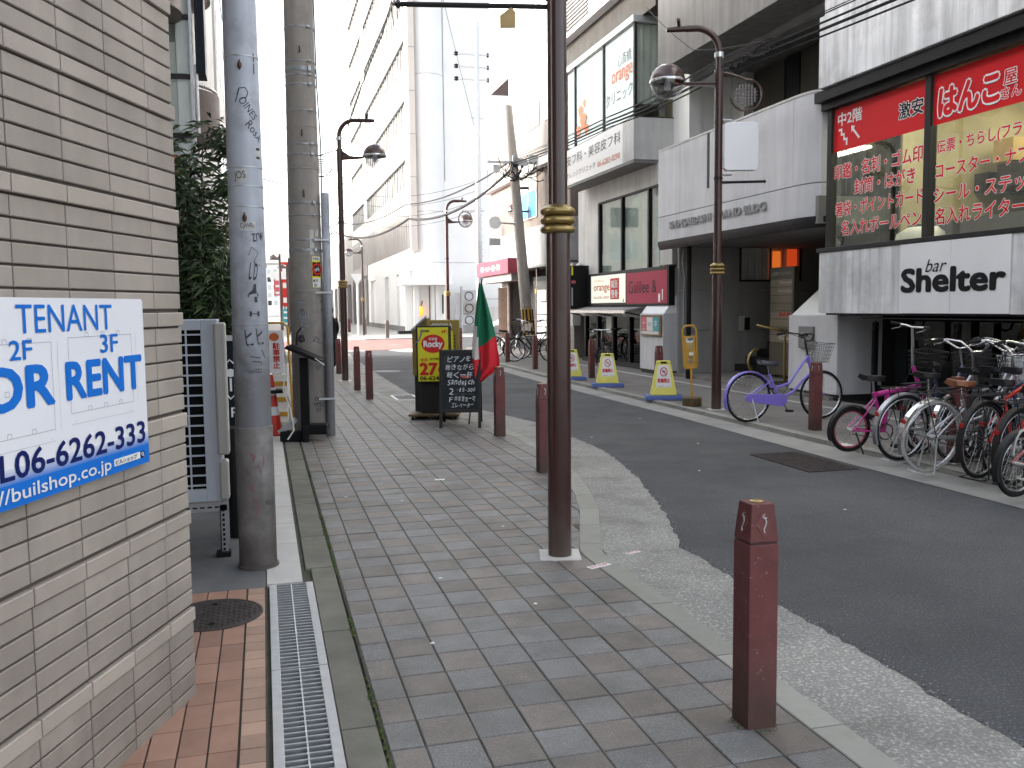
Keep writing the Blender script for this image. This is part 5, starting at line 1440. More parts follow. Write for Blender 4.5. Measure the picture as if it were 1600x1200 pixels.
# ---------------------------------------------------------------- yellow stands on the right kerb
def stand(x, y, lab, rz):
    t = thing('yellow_stand_sign', lab, 'stand sign', (x, y, 0), rz, 'yellow A shaped no cycling stands on the right kerb')
    MB().frustum(0, 0, 0, .075, .31, .22, .30, .21).build('base_weight', 'blue_plastic', t, bevel=.015)
    MB().frustum(0, 0, .075, .60, .215, .13, .125, .05).build('body', 'yellow_plastic', t, bevel=.012)
    h = MB().frustum(0, 0, .605, .655, .125, .045, .115, .035); h.build('handle', 'yellow_plastic', t, bevel=.012)
    MB().box(-.05, -.052, .612, .05, .052, .64).build('hand_slot', 'dark_void', t)
    fr = lambda x, z, n=.003: Vector((x, -lerp(.13, .05, (z - .075) / .525) - n, z))
    m = MB(); 
    for i in range(4):
        z = .10 + i * .035; q = lerp(.215, .125, (z - .075) / .525)
        m.frustum(0, 0, z, z + .012, q + .004, lerp(.13, .05, (z - .075) / .525) + .004, q + .003, lerp(.13, .05, (z + .012 - .075) / .525) + .004)
    m.build('rib', 'yellow_plastic', t)
    m = MB().mat('sign_white').prism([fr(-.13, .2), fr(.13, .2), fr(.095, .58), fr(-.095, .58)], (0, .002, 0)); m.build('panel', parent=t)
    m = MB().mat('ink_scarlet'); ring = [fr(.055 * cos(a), .47 + .07 * sin(a), .007) for a in [2 * pi * i / 20 for i in range(20)]]
    m.tube(ring, .007, 5, closed=True); m.tube([fr(-.04, .52, .007), fr(.04, .42, .007)], .006, 5)
    o = fr(-.10, .29, .006); m.text('駐輪禁止', o, fr(.10, .29, .006) - o, fr(-.10, .36, .006) - o, .04)
    m.mat('ink_line'); o = fr(-.11, .215, .006); m.text('大阪市・町会', o, fr(.11, .215, .006) - o, fr(-.11, .245, .006) - o, 0)
    m.mat('ink_black'); m.tube([fr(-.02, .47, .006), fr(.02, .48, .006)], .008, 5)
    m.build('print', parent=t)
stand(6.47, 13.95, 'yellow no cycling stand on blue base, nearest the round striped tin stand', R(-20))
stand(6.48, 16.55, 'yellow no cycling stand on blue base in front of the dark parked bicycle', R(-16))
stand(6.38, 18.4, 'yellow no cycling stand mostly hidden behind the near brown lamp post', R(-16))
yg = thing('round_base_sign', 'tilted yellow framed notice on a pole in a rusty round tin', 'stand sign', (6.45, 12.85, 0), R(-15))
MB().lathe([(.145, 0), (.15, .01), (.15, .13), (.14, .14), (0, .135)], 24).build('tin_base', 'grimy_tin', yg, smooth=40)
MB().tube([(0, 0, .1), (-.02, 0, .62)], .017, 8).build('pole', 'yellow_metal', yg)
def yq(x, z): c_, s_ = cos(R(3)), sin(R(3)); return (-.02 + x * c_ - z * s_, 0, .60 + x * s_ + z * c_)
m = MB(); m.tube([yq(-.09, 0), yq(-.105, .05), yq(-.105, .6), yq(-.07, .66), yq(.07, .66), yq(.105, .6), yq(.105, .05), yq(.09, 0), yq(-.09, 0)], .017, 8); m.build('frame', 'yellow_metal', yg, smooth=50)
m = MB(); a = [yq(-.085, .02), yq(.085, .02), yq(.085, .50), yq(-.085, .50)]; m.prism(a, (0, .012, 0)); m.build('panel', 'yellow_metal', yg)
m = MB()
for mt, x, z, rx, rz_ in (('ink_white', 0, .43, .06, .05), ('ink_grey', .01, .45, .05, .025), ('plaque', 0, .34, .05, .06), ('ink_white', .015, .22, .04, .03), ('plaque', -.01, .12, .055, .06), ('ink_white', .01, .10, .03, .025), ('ink_black', 0, .17, .03, .008)):
    m.mat(mt).poly([tuple(Vector(yq(x + rx * cos(q), z + rz_ * sin(q))) + Vector((0, -.003 - .001 * len(m.mats), 0))) for q in [2 * pi * i / 12 for i in range(12)]])
m.build('worn_print', parent=yg)
# ---------------------------------------------------------------- litter
for x, y, s, mt, lab in ((1.925, 5.06, .05, 'ink_white', 'torn pink lettered sticker on the kerb stone by the lamp foot'), (2.30, 5.42, .035, 'ink_white', 'small pink lettered sticker on the gutter concrete')):
    t = thing('street_sticker', lab, 'sticker', (x, y, .001 if x < 2 else ZR + .007), R(20))
    m = MB().mat(mt).box(-s * 1.6, -s * .55, 0, s * 1.6, s * .55, .0015); m.mat('ink_pink').text('STOP', (-s * 1.4, -s * .3, .003), (s * 2.8, 0, 0), (0, s * .6, 0), .02)
    m.build('print', parent=t)
random.seed(23)
for k, (x, y, lab) in enumerate([(1.52, 8.1, 'white paper scrap on the sidewalk left of the half hidden bollard'), (.62, 7.6, 'tiny pale scrap on pavers beside the edge slabs, nearest the steel pole'), (1.05, 7.3, 'tiny pale scrap in the middle of the pavers level with the air conditioner'),
        (.9, 9.8, 'tiny pale scrap on pavers right of the lectern foot'), (1.3, 9.4, 'tiny pale scrap on pavers below the chalkboard'), (1.62, 6.2, 'tiny pale scrap on pavers just left of the near lamp post'), (.75, 8.9, 'tiny pale scrap on the second paver column before the lectern'),
        (1.1, 10.3, 'tiny pale scrap on pavers between lectern and chalkboard'), (.95, 5.1, 'tiny pale scrap on the near pavers level with the grate end'), (1.35, 4.5, 'tiny pale scrap on the near pavers left of the bollard top'), (.72, 4.1, 'tiny pale scrap on the nearest pavers by the mossy joint'),
        (4.1, 8.0, 'tiny pale scrap on the asphalt right of the lamp post'), (3.9, 10.5, 'tiny pale scrap on the asphalt right of the chalkboard bollard'), (4.9, 9.6, 'tiny pale scrap on the asphalt below the round tin stand'), (4.4, 6.1, 'tiny tan scrap on the asphalt above the foreground bollard'), (5.2, 12.0, 'tiny pale scrap on the asphalt below the yellow stands'),
        (6.2, 8.62, 'crumpled white paper under the pink folding bicycle')]):
    s = .012 if 0 < k < 16 else (.045 if k == 0 else .09)
    z = .001 if x < 3 else ZR + .001
    if k == 16: z = .012
    t = MB().box(-s, -s * .7, 0, s, s * .7, .002).build('paper_scrap', 'paper'); t.location = (x, y, z); t.rotation_euler = (0, 0, random.random() * 3)
    tag(t, lab, 'litter', 'scraps of paper on the ground')

# ---------------------------------------------------------------- bicycles
def arc(cx, cz, r, a0, a1, n): return [(cx + r * cos(R(lerp(a0, a1, i / n))), 0, cz + r * sin(R(lerp(a0, a1, i / n)))) for i in range(n + 1)]
def bicycle(lab, x, y, heading, lean=0., Rw=.33, L=1.08, frame='bike_black', style='step', tyre='rubber', rim='steel', fender='steel', saddle='saddle_black',
            basket='dark_metal', rack=True, stand='two', bars='swept', chain=None, seat_z=None, z=0., bar_mat='chrome', steer=0., group='bicycles parked along the right kerb', front_fender=True):
    t = thing('bicycle', lab, 'bicycle', (x, y, z), heading, group)
    t.rotation_euler = (R(lean), 0, heading)
    P = lambda *a: a
    bb = (L * .42, 0, Rw * .86); rh = (0, 0, Rw); fh = (L, 0, Rw)
    hz = Rw + .30 if Rw > .28 else Rw + .42
    ht = (L - .22 - (.04 if Rw < .28 else 0), 0, hz + .24); hb = (L - .16, 0, hz + .02)
    sz = seat_z or (Rw + .50)
    st = (bb[0] - .16, 0, sz - .10)
    F = MB(); r_ = .017
    if style == 'step':
        F.tube([hb, (L - .30, 0, hz - .10), (L - .44, 0, bb[2] + .10), (bb[0] + .02, 0, bb[2] + .02)], r_ * 1.15, 8)
        F.tube([ht, (L - .36, 0, hz + .06), (L - .50, 0, bb[2] + .22), (bb[0] - .05, 0, bb[2] + .17)], r_, 8)
    elif style == 'fold':
        F.tube([hb, (bb[0] + .06, 0, hz - .02), (st[0] + .04, 0, hz - .05)], .028, 8); F.tube([(bb[0] + .02, 0, hz - .03), bb], .026, 8)
    else:
        F.tube([hb, bb], r_ * 1.2, 8); F.tube([ht, (st[0], 0, sz - .16)], r_ * 1.1, 8)
    F.tube([bb, (st[0], 0, sz - .16)], r_ * 1.1, 8)
    F.tube([ht, hb], r_ * 1.35, 8)
    for s in (-1, 1):
        F.tube([(bb[0], s * .03, bb[2]), (0, s * .06, Rw)], .010, 6); F.tube([(st[0] + .02, s * .02, sz - .24), (0, s * .06, Rw)], .009, 6)
    F.build('frame', frame, t, smooth=50)
    Fk = MB()
    dx, dz = hb[0] - ht[0], hb[2] - ht[2]
    crown = (hb[0] + .02, 0, max(hb[2] - .05, 2 * Rw + .02))
    for s in (-1, 1): Fk.tube([(crown[0], s * .03, crown[2]), (crown[0] + .04, s * .055, lerp(crown[2], Rw, .55)), (L, s * .055, Rw)], .011, 6)
    Fk.tube([hb, crown], .02, 8); Fk.tube([(crown[0], -.035, crown[2]), (crown[0], .035, crown[2])], .014, 6)
    Fk.build('fork', frame if style != 'step' else frame, t, smooth=50)
    for (cx, nm) in ((0, 'rear'), (L, 'front')):
        tr = .017 if Rw > .28 else .022
        w = MB()
        w.tube([(cx + (Rw - 2 * tr - .004) * cos(a), 0, Rw + (Rw - 2 * tr - .004) * sin(a)) for a in [2 * pi * i / 36 for i in range(36)]], .0105, 6, closed=True)
        wh = w.build('wheel', rim, t, smooth=60)
        MB().tube([(cx + (Rw - tr) * cos(a), 0, Rw + (Rw - tr) * sin(a)) for a in [2 * pi * i / 36 for i in range(36)]], tr, 8, closed=True).build('tyre', tyre, wh, smooth=60)
        sp = MB(); N = 28 if Rw > .28 else 20
        for k in range(N):
            a = 2 * pi * k / N; b = a + (.5 if k % 2 else -.5); s = 1 if (k // 2) % 2 else -1
            sp.tube([(cx + .02 * cos(b), s * .028, Rw + .02 * sin(b)), (cx + (Rw - 2 * tr) * cos(a), 0, Rw + (Rw - 2 * tr) * sin(a))], .0016, 3, cap=False)
        sp.tube([(cx, -.05, Rw), (cx, .05, Rw)], .018, 8)
        sp.build('spokes', 'steel', wh)
        if fender and (cx == 0 or front_fender):
            a0, a1 = (20, 205) if cx == 0 else (-5, 140)
            f = MB(); rr = Rw + .022; n = 22
            for i in range(n):
                q = []
                for aa, s in ((lerp(a0, a1, i / n), -1), (lerp(a0, a1, (i + 1) / n), -1), (lerp(a0, a1, (i + 1) / n), 1), (lerp(a0, a1, i / n), 1)):
                    q.append((cx + rr * cos(R(aa)), s * .026, Rw + rr * sin(R(aa))))
                f.poly(q)
                for s in (-1, 1):
                    q2 = []
                    for aa, o in ((lerp(a0, a1, i / n), 0), (lerp(a0, a1, (i + 1) / n), 0), (lerp(a0, a1, (i + 1) / n), 1), (lerp(a0, a1, i / n), 1)):
                        ro = rr - .016 * o; q2.append((cx + ro * cos(R(aa)), s * (.026 + .004 * o), Rw + ro * sin(R(aa))))
                    f.poly(q2)
            f.build('fender', fender, t, smooth=60)
    sd = MB()
    prof = [(-.13, .085), (-.10, .10), (-.03, .09), (.04, .045), (.12, .022), (.15, .015)]
    vs = []; fs = []
    for (px, hw) in prof:
        top = sz + .01 - abs(px + .02) * .06 + (.02 if px < -.09 else 0)
        vs += [(st[0] - .02 + px, -hw, top - .03), (st[0] - .02 + px, -hw * .7, top + .01), (st[0] - .02 + px, hw * .7, top + .01), (st[0] - .02 + px, hw, top - .03), (st[0] - .02 + px, 0, top - .055)]
    n = len(prof)
    for i in range(n - 1):
        for k in range(5): fs.append((i * 5 + k, i * 5 + (k + 1) % 5, (i + 1) * 5 + (k + 1) % 5, (i + 1) * 5 + k))
    fs.append([4, 3, 2, 1, 0]); fs.append([(n - 1) * 5 + k for k in range(5)])
    sd.add(vs, fs); sd.build('saddle', saddle, t, smooth=50)
    MB().tube([(st[0] + .015, 0, sz - .24), (st[0] - .02, 0, sz - .03)], .013, 8).build('seat_post', 'chrome', t, smooth=50)
    hd = MB(); stem_top = (ht[0] - .05, 0, ht[2] + .20 if Rw > .28 else ht[2] + .42)
    hd.tube([ht, stem_top], .013 if Rw > .28 else .017, 8)
    if bars == 'swept':
        for s in (-1, 1): hd.tube([stem_top, (stem_top[0] + .06, s * .07, stem_top[2] + .01), (stem_top[0] + .02, s * .17, stem_top[2] + .09), (stem_top[0] - .09, s * .25, stem_top[2] + .11), (stem_top[0] - .24, s * .27, stem_top[2] + .09)], .011, 8)
    else:
        for s in (-1, 1): hd.tube([stem_top, (stem_top[0] + .02, s * .12, stem_top[2] + .01), (stem_top[0] - .03, s * .28, stem_top[2] + .02)], .012, 8)
    hd.build('handlebar', bar_mat, t, smooth=50)
    for s in (-1, 1):
        if bars == 'swept': g0, g1 = (stem_top[0] - .14, s * .257, stem_top[2] + .106), (stem_top[0] - .26, s * .272, stem_top[2] + .087)
        else: g0, g1 = (stem_top[0] - .005, s * .19, stem_top[2] + .014), (stem_top[0] - .035, s * .30, stem_top[2] + .021)
        MB().tube([g0, g1], .017, 8).build('grip', 'rubber', t, smooth=50)
        MB().tube([(g0[0] + .02, g0[1] * .96, g0[2] - .012), (g0[0] - .02, g0[1] * 1.02, g0[2] - .035), (g0[0] - .10, g0[1] * 1.03, g0[2] - .05)], .006, 5).build('brake_lever', 'chrome', t, smooth=50)
    cb_ = MB()
    cb_.tube([(g0[0], -.2, g0[2]), (stem_top[0] + .12, -.10, stem_top[2] - .02), (stem_top[0] + .10, 0, ht[2]), (crown[0] + .05, 0, crown[2])], .004, 5)
    cb_.tube([(g0[0], .2, g0[2]), (stem_top[0] + .10, .10, stem_top[2] + .02), (stem_top[0] + .04, .03, ht[2] - .05), (bb[0] + .05, .02, bb[2] + .05)], .004, 5)
    cb_.build('brake_cable', 'cable', t, smooth=50)
    if basket:
        b = MB(); x0 = ht[0] + .04; z0, z1 = ht[2] - .10, ht[2] + .15
        def rim_(z, f): return [(x0 + .0, -.14 * f, z), (x0 + .26 * f, -.16 * f, z + .015), (x0 + .26 * f, .16 * f, z + .015), (x0, .14 * f, z)]
        for i in range(6):
            f = lerp(.76, 1.02, i / 5); b.tube(rim_(lerp(z0, z1, i / 5), f), .007 if i == 5 else .0036, 4, closed=True)
        bt, tp = rim_(z0, .76), rim_(z1, 1.02)
        for e in range(4):
            for k in range(7):
                p, q = Vector(bt[e]).lerp(Vector(bt[(e + 1) % 4]), k / 7), Vector(tp[e]).lerp(Vector(tp[(e + 1) % 4]), k / 7); b.tube([p, q], .0036, 4)
        for k in range(6): b.tube([Vector(bt[0]).lerp(Vector(bt[1]), k / 5), Vector(bt[3]).lerp(Vector(bt[2]), k / 5)], .0028, 4)
        b.build('basket', basket, t)
        MB().tube([(x0 + .12, -.09, z0), (L, -.07, Rw)], .005, 4).build('basket_stay', 'chrome', t)
    if rack:
        k = MB(); rz_ = 2 * Rw + .075
        for s in (-1, 1):
            k.tube([(-.26, s * .055, rz_), (.16, s * .055, rz_), (st[0] - .02, s * .03, rz_ + .02)], .006, 5); k.tube([(-.16, s * .055, rz_), (0, s * .065, Rw)], .005, 5)
        for i in range(5): k.tube([(-.26 + i * .1, -.055, rz_), (-.26 + i * .1, .055, rz_)], .005, 4)
        k.build('rack', 'chrome' if fender == 'steel' else 'dark_metal', t, smooth=50)
        MB().box(-Rw * .93 - .035, -.018, Rw * 1.42, -Rw * .93 - .015, .018, Rw * 1.42 + .04).build('reflector', 'tail_red', t, bevel=.004)
    if chain:
        m = MB(); q = [(bb[0] + .085 * cos(a), -.045, bb[2] + .085 * sin(a)) for a in [R(-110 + 20 * i) for i in range(12)]] + [(-.05, -.045, Rw + .055), (-.075, -.045, Rw), (-.05, -.045, Rw - .05)]
        m.prism(q, (0, -.02, 0)); m.build('chain_case', chain, t, bevel=.006)
    else:
        m = MB(); m.tube([(bb[0] + .085 * cos(a), -.045, bb[2] + .085 * sin(a)) for a in [2 * pi * i / 20 for i in range(20)]], .007, 5, closed=True)
        m.tube([(bb[0], -.045, bb[2] + .085), (0, -.045, Rw + .04)], .004, 4); m.tube([(bb[0], -.045, bb[2] - .085), (0, -.045, Rw - .04)], .004, 4)
        m.build('chain', 'dark_metal', t)
    m = MB(); m.tube([(bb[0], -.05, bb[2]), (bb[0] + .08, -.075, bb[2] - .14)], .010, 6); m.tube([(bb[0], .05, bb[2]), (bb[0] - .08, .075, bb[2] + .14)], .010, 6)
    cr_ = m.build('crank', 'chrome', t, smooth=50)
    MB().box(bb[0] + .04, -.16, bb[2] - .155, bb[0] + .12, -.08, bb[2] - .13).build('pedal', 'rubber', cr_); MB().box(bb[0] - .12, .08, bb[2] + .13, bb[0] - .04, .16, bb[2] + .155).build('pedal', 'rubber', cr_)
    m = MB()
    if stand == 'two':
        m.tube([(0, -.07, Rw), (-.02, -.10, .012), (-.14, -.10, .010), (-.14, .10, .010), (-.02, .10, .012), (0, .07, Rw)], .008, 6)
    else:
        m.tube([(.02, -.07, Rw - .02), (.06, -.17, .01)], .009, 6)
    m.build('kickstand', 'dark_metal' if fender == 'dark_metal' else 'galv', t, smooth=50)
    return t

PB = 'bicycles parked along the right kerb'
bicycle('purple step through bicycle with wire basket standing alone behind a bollard', 6.24, 10.78, R(0), 0, .335, 1.12, 'bike_purple', fender='bike_purple', chain='bike_purple', saddle='saddle_blue', bar_mat='dark_metal', basket='wall_grey', stand='one', front_fender=False, rack=False, seat_z=.80)
bicycle('pink folding bicycle with small pink rimmed wheels, first in the parked cluster', 5.98, 8.25, R(0), 5, .245, .98, 'bike_pink', 'fold', rim='pink_rim', fender='dark_metal', saddle='saddle_black', basket='dark_metal', rack=False, bars='flat', stand='one', seat_z=.80)
bicycle('silver bicycle with chrome fender squeezed behind the white tyred one', 6.12, 7.62, R(5), 4, .335, 1.1, 'bike_silver', 'step', fender='bike_silver', saddle='saddle_black', basket='dark_metal', stand='two', seat_z=.86)
bicycle('white tyred city bicycle with tan saddle and chrome fender', 5.93, 7.0, R(3), 6, .345, 1.12, 'bike_silver', 'step', tyre='white_rubber', fender='chrome', saddle='saddle_tan', basket='galv', stand='two', seat_z=.84)
bicycle('black wheeled bicycle with red frame tubes and rear rack', 6.16, 6.62, R(17), 3, .345, 1.1, 'bike_red', 'diamond', fender='dark_metal', saddle='saddle_black', basket='dark_metal', stand='two', seat_z=.86, rack=True)
bicycle('dark bicycle with glossy black saddle pressed behind the red framed one', 6.2, 6.28, R(18), 3, .33, 1.08, 'bike_navy', 'step', fender='dark_metal', saddle='saddle_black', basket='dark_metal', seat_z=.82)
bicycle('small red and yellow bicycle with a pale looped cable lock', 5.84, 5.88, R(10), 4, .27, .95, 'bike_red', 'diamond', fender='dark_metal', rim='steel', saddle='saddle_black', basket=None, rack=False, stand='one', bars='flat', seat_z=.74)
lk = thing('cable_lock', 'pale looped cable lock hanging on the small bicycle wheel', 'bicycle lock', (5.80, 5.84, 0))
MB().tube([(.02 + .10 * cos(a), -.04, .36 + .2 * sin(a)) for a in [R(-120 + 15 * i) for i in range(21)]], .011, 6).build('cable', 'white_rubber', lk, smooth=50)
yl_ = thing('flower_garland', 'yellow green plastic garland wound on the small bicycle frame', 'garland', (6.08, 5.90, .45))
m = MB(); random.seed(9)
for k in range(130):
    a, rr = random.random() * 6.28, random.uniform(0, .05); px = random.uniform(-.1, .26); c_ = Vector((px, rr * cos(a) - .03, rr * sin(a) + .05 + px * .5 + .06 * sin(px * 14)))
    d = Vector((random.uniform(-1, 1), random.uniform(-1, 1), random.uniform(-1, 1))).normalized() * .028; e = d.cross(Vector((.3, .5, .8))).normalized() * .011
    m.poly([c_ - d, c_ + e, c_ + d, c_ - e])
m.build('leaves', 'bike_yellow', yl_)
bicycle('dark navy bicycle with tall curved handlebars at the back of the cluster', 6.65, 7.95, R(20), -3, .335, 1.08, 'bike_navy', 'step', fender='dark_metal', saddle='saddle_black', basket='dark_metal', seat_z=.92, bar_mat='chrome')
bicycle('black bicycle with chrome bars deep in the cluster by the bar front', 6.85, 7.45, R(26), 3, .335, 1.08, 'bike_black', 'step', fender='dark_metal', saddle='saddle_black', basket='galv', seat_z=.9, bar_mat='chrome')
bicycle('silver barred bicycle farthest back at the right end of the cluster', 7.1, 7.15, R(24), 3, .335, 1.08, 'bike_navy', 'diamond', fender='dark_metal', saddle='saddle_black', basket='dark_metal', seat_z=.9, bar_mat='chrome')
bicycle('dark bicycle seen end on behind the second yellow stand', 6.75, 17.2, R(78), 0, .33, 1.08, 'bike_black', 'step', fender='dark_metal', saddle='saddle_black', basket=None, seat_z=.8, bars='flat', bar_mat='chrome')
bicycle('dark green grey bicycle half buried behind the red framed one', 6.45, 6.75, R(24), 2, .335, 1.08, 'bike_navy', 'diamond', fender='dark_metal', saddle='saddle_black', basket='dark_metal', seat_z=.95)
bicycle('silver bicycle with raised chrome bars standing behind the tan saddle', 6.55, 7.35, R(14), -2, .335, 1.08, 'bike_silver', 'step', fender='chrome', saddle='saddle_black', basket='galv', seat_z=.9)
FB = 'bicycles parked by the leaning pole'
bicycle('pale bicycle with white fender left of the striped leaning pole', 6.95, 27.4, R(-20), 2, .34, 1.1, 'bike_silver', 'step', fender='white_paint', saddle='saddle_black', basket='galv', group=FB)
bicycle('grey bicycle directly behind the striped leaning pole', 7.5, 26.3, R(-25), 2, .33, 1.08, 'bike_navy', 'step', fender='galv', saddle='saddle_black', basket='dark_metal', group=FB)
bicycle('black bicycle right of the striped leaning pole', 7.9, 24.6, R(150), 2, .34, 1.08, 'bike_black', 'step', fender='dark_metal', saddle='saddle_black', basket='dark_metal', group=FB)

# ---------------------------------------------------------------- air conditioner and things in the alley
ac = thing('air_conditioner', 'tall blue grey outdoor air conditioner unit on a slotted angle stand', 'air conditioner', (-.62, 6.2, 0))
MB().box(-.62, 5.98, .36, -.28, 6.75, 1.52).build('casing', 'ac_body', ac, world=True, bevel=.008) if 0 else None
def pac(n, mt, mb, **k): return mb.build(n, mt, ac, world=True, **k)
X0, X1, YA = -.98, -.285, 6.0
pac('casing', 'ac_body', MB().box(X0, YA, .36, -.385, YA + .02, .44).box(X0, YA, 1.455, -.385, YA + .02, 1.52).box(-.385, YA, .36, X1, YA + .02, 1.52).box(X0, YA + .02, 1.50, X1, YA + .36, 1.52).box(X1 - .01, YA + .02, .36, X1, YA + .36, 1.50).box(X0, YA + .02, .36, X1, YA + .36, .38), bevel=.004)
pac('coil', 'dark_void', MB().box(X0, YA + .03, .44, X1 - .03, YA + .05, 1.46))
for i in range(16): pac('grille_bar', 'ac_body', MB().box(X0, YA - .004, .462 + i * .064, -.385, YA + .010, .472 + i * .064))
pac('grille_upright', 'ac_body', MB().box(-.478, YA - .003, .44, -.468, YA + .012, 1.46).box(-.8, YA - .003, .44, -.79, YA + .012, 1.46))
pac('valve_cover', 'ac_cover', MB().box(-.305, YA - .03, .66, -.235, YA + .12, 1.50).box(-.30, YA - .02, .37, -.245, YA + .1, .62), bevel=.012)
st = MB()
for x in (X0, -.31):
    for y in (YA + .02, YA + .30): st.box(x, y, 0, x + .045, y + .006, .33); st.box(x, y, 0, x + .006, y + .045, .33)
st.box(X0, YA + .02, .29, -.26, YA + .026, .345)
pac('angle_stand', 'galv', st)
sl_ = MB()
for i in range(9): sl_.box(-.296, YA + .0185, .03 + i * .032, -.282, YA + .0195, .048 + i * .032)
for i in range(10): sl_.box(-.70 + i * .045, YA + .0185, .312, -.672 + i * .045, YA + .0195, .322)
pac('stand_slots', 'dark_void', sl_); pac('stand_foot', 'rubber', MB().box(-.34, YA - .02, -.01, -.25, YA + .07, .025))

bk = thing('black_signboard', 'black sign panel with white shield emblem behind the steel pole', 'sign', (-.2, 7.3, 0))
MB().box(-.345, 7.2, .15, -.06, 7.26, 1.37).build('panel', 'navy', bk, world=True, bevel=.006); MB().box(-.35, 7.19, 1.345, -.055, 7.27, 1.385).build('top_trim', 'galv', bk, world=True)
m = MB().mat('ink_white')
def bq(x, z): return (x, 7.196, z)
sh = [(-.315, 1.14), (-.26, 1.20), (-.20, 1.14), (-.20, .96), (-.26, .90), (-.315, .97)]
m.tube([bq(x, z) for x, z in sh], .007, 4, closed=True); m.poly([bq(-.255 + .035 * cos(a), 1.10 + .032 * sin(a)) for a in [2 * pi * i / 14 for i in range(14)]])
for x in (-.285, -.255, -.225): m.box(x - .008, 7.194, .96, x + .008, 7.196, 1.06)
m.text('P', bq(-.26, .76), (.06, 0, 0), (0, 0, .075), .0); m.text('A', bq(-.18, .76), (.06, 0, 0), (0, 0, .075), .0)
m.prism([bq(-.31, .50), bq(-.255, .56), bq(-.2, .50), bq(-.2, .46), bq(-.255, .52), bq(-.31, .46)], (0, -.002, 0)); m.poly([bq(-.25, .30), bq(-.22, .22), bq(-.24, .18), bq(-.26, .22)])
m.build('emblem', parent=bk, world=True)
rl = thing('rolled_mat', 'black rolled mat standing upright behind the steel pole', 'roll', (-.22, 6.55, 0))
MB().lathe([(.10, 0), (.10, .72), (.085, .76), (.05, .77), (0, .75)], 20).build('roll', 'black', rl, smooth=50)

# ---------------------------------------------------------------- bushy plant over the air conditioner
random.seed(31)
pt = thing('bamboo_shrub', 'dark leafy bamboo shrub rising behind the air conditioner', 'shrub', (-.62, 8.9, 0))
stems = MB(); fol = MB(); base = Vector((-.62, 8.9, 0))
tips = []
for k in range(46):
    x0, y0 = random.uniform(-.50, .30), random.uniform(-.55, .6)
    h = random.uniform(1.9, 3.15); lx, ly = random.uniform(-.30, .30), random.uniform(-.3, .3)
    pth = [(x0 + lx * t * t, y0 + ly * t * t, h * t) for t in [i / 8 for i in range(9)]]
    if h > 2.6: pth += [(x0 + lx * (1 + .5 * q) + .10 * q * (1 if lx > 0 else -1), y0 + ly, h + .10 * q - .05 * q * q) for q in (1, 2)]
    stems.tube(pth, [.012 - .009 * i / (len(pth) - 1) for i in range(len(pth))], 5)
    tips.append(pth)
def leafq(c, d, w, mb):
    d = d.normalized(); L_ = random.uniform(.09, .19)
    s = d.cross(Vector((random.uniform(-1, 1), random.uniform(-1, 1), random.uniform(-.4, 1)))).normalized() * w
    tip = c + d * L_ + Vector((0, 0, -.035)); mid = c + d * L_ * .45
    mb.add([c, mid + s, tip, mid - s, mid + Vector((0, 0, .004))], [(0, 1, 4), (1, 2, 4), (2, 3, 4), (3, 0, 4)])
for k in range(15000):
    pth = random.choice(tips); f = random.uniform(.36, 1.0); i = min(len(pth) - 2, int(f * (len(pth) - 1))); fr = f * (len(pth) - 1) - i
    c = Vector(pth[i]).lerp(Vector(pth[i + 1]), fr)
    a = random.random() * 2 * pi; rr = random.uniform(0, .22) * (1.15 - .55 * max(0, f - .5) * 2)
    c = c + Vector((cos(a) * rr, sin(a) * rr, random.uniform(-.08, .06)))
    c.x = min(c.x, .40 - (0.0 if c.z < 2.6 else .02))
    fol.mat('leaf_light' if random.random() < .16 else 'leaf')
    leafq(c, Vector((cos(a), sin(a), random.uniform(-.5, .35))), random.uniform(.009, .017), fol)
stems.build('stems', 'stem', pt); fol.build('foliage', parent=pt)
ln = thing('orange_lantern', 'narrow orange vertical banner glimpsed above the bamboo shrub', 'banner', (-.95, 11.5, 3.1))
m = MB().mat('ink_orange').box(-.05, 0, -.05, .035, .02, .30); m.mat('ink_white')
for i in range(3): m.prism([(-.04, -.003, .0 + i * .1), (.02, -.003, .04 + i * .1), (.02, -.003, .06 + i * .1), (-.04, -.003, .02 + i * .1)], (0, .002, 0))
ln2 = m.build('cloth', parent=ln); MB().tube([(-.07, .01, -.2), (-.07, .01, .5)], .01, 6).build('pole', 'galv', ln)
MB().box(-.3, .05, -3.1, -.1, .3, 1.0).build('support_post', 'dark_metal', ln)

# ---------------------------------------------------------------- buildings along the left
cbld = thing('curved_balcony_building', 'glass fronted building with rounded brown balconies above the shrub', 'building', (-1.5, 16, 0))
def pl_(n, mt, mb, **k): return mb.build(n, mt, cbld, world=True, **k)
pl_('wall', 'concrete', MB().box(-9, 16.2, 2.6, -1.06, 26, 12.2).box(-9, 16.4, 0, -1.3, 26, 2.6)); 
for i, (a, b) in enumerate(((-1.38, -1.24), (-1.23, -1.02))):
    for z in range(6): pl_('glass_pane', 'window_pale' if i else 'bay_glass', MB().box(a, 16.05, 3.55 + z * .95, b, 16.07, 4.45 + z * .95)); 
pl_('pane_backing', 'curtain', MB().box(-1.5, 16.12, 3, -1.02, 16.14, 9.4))
for z in range(7): pl_('transom', 'dark_metal', MB().box(-1.4, 16.0, 3.46 + z * .95, -1.0, 16.06, 3.53 + z * .95))
pl_('corner_strip', 'galv', MB().box(-1.02, 15.98, 3.2, -.97, 16.1, 10))
pl_('dark_column', 'navy', MB().box(-.93, 16.0, 5.45, -.78, 16.5, 12))
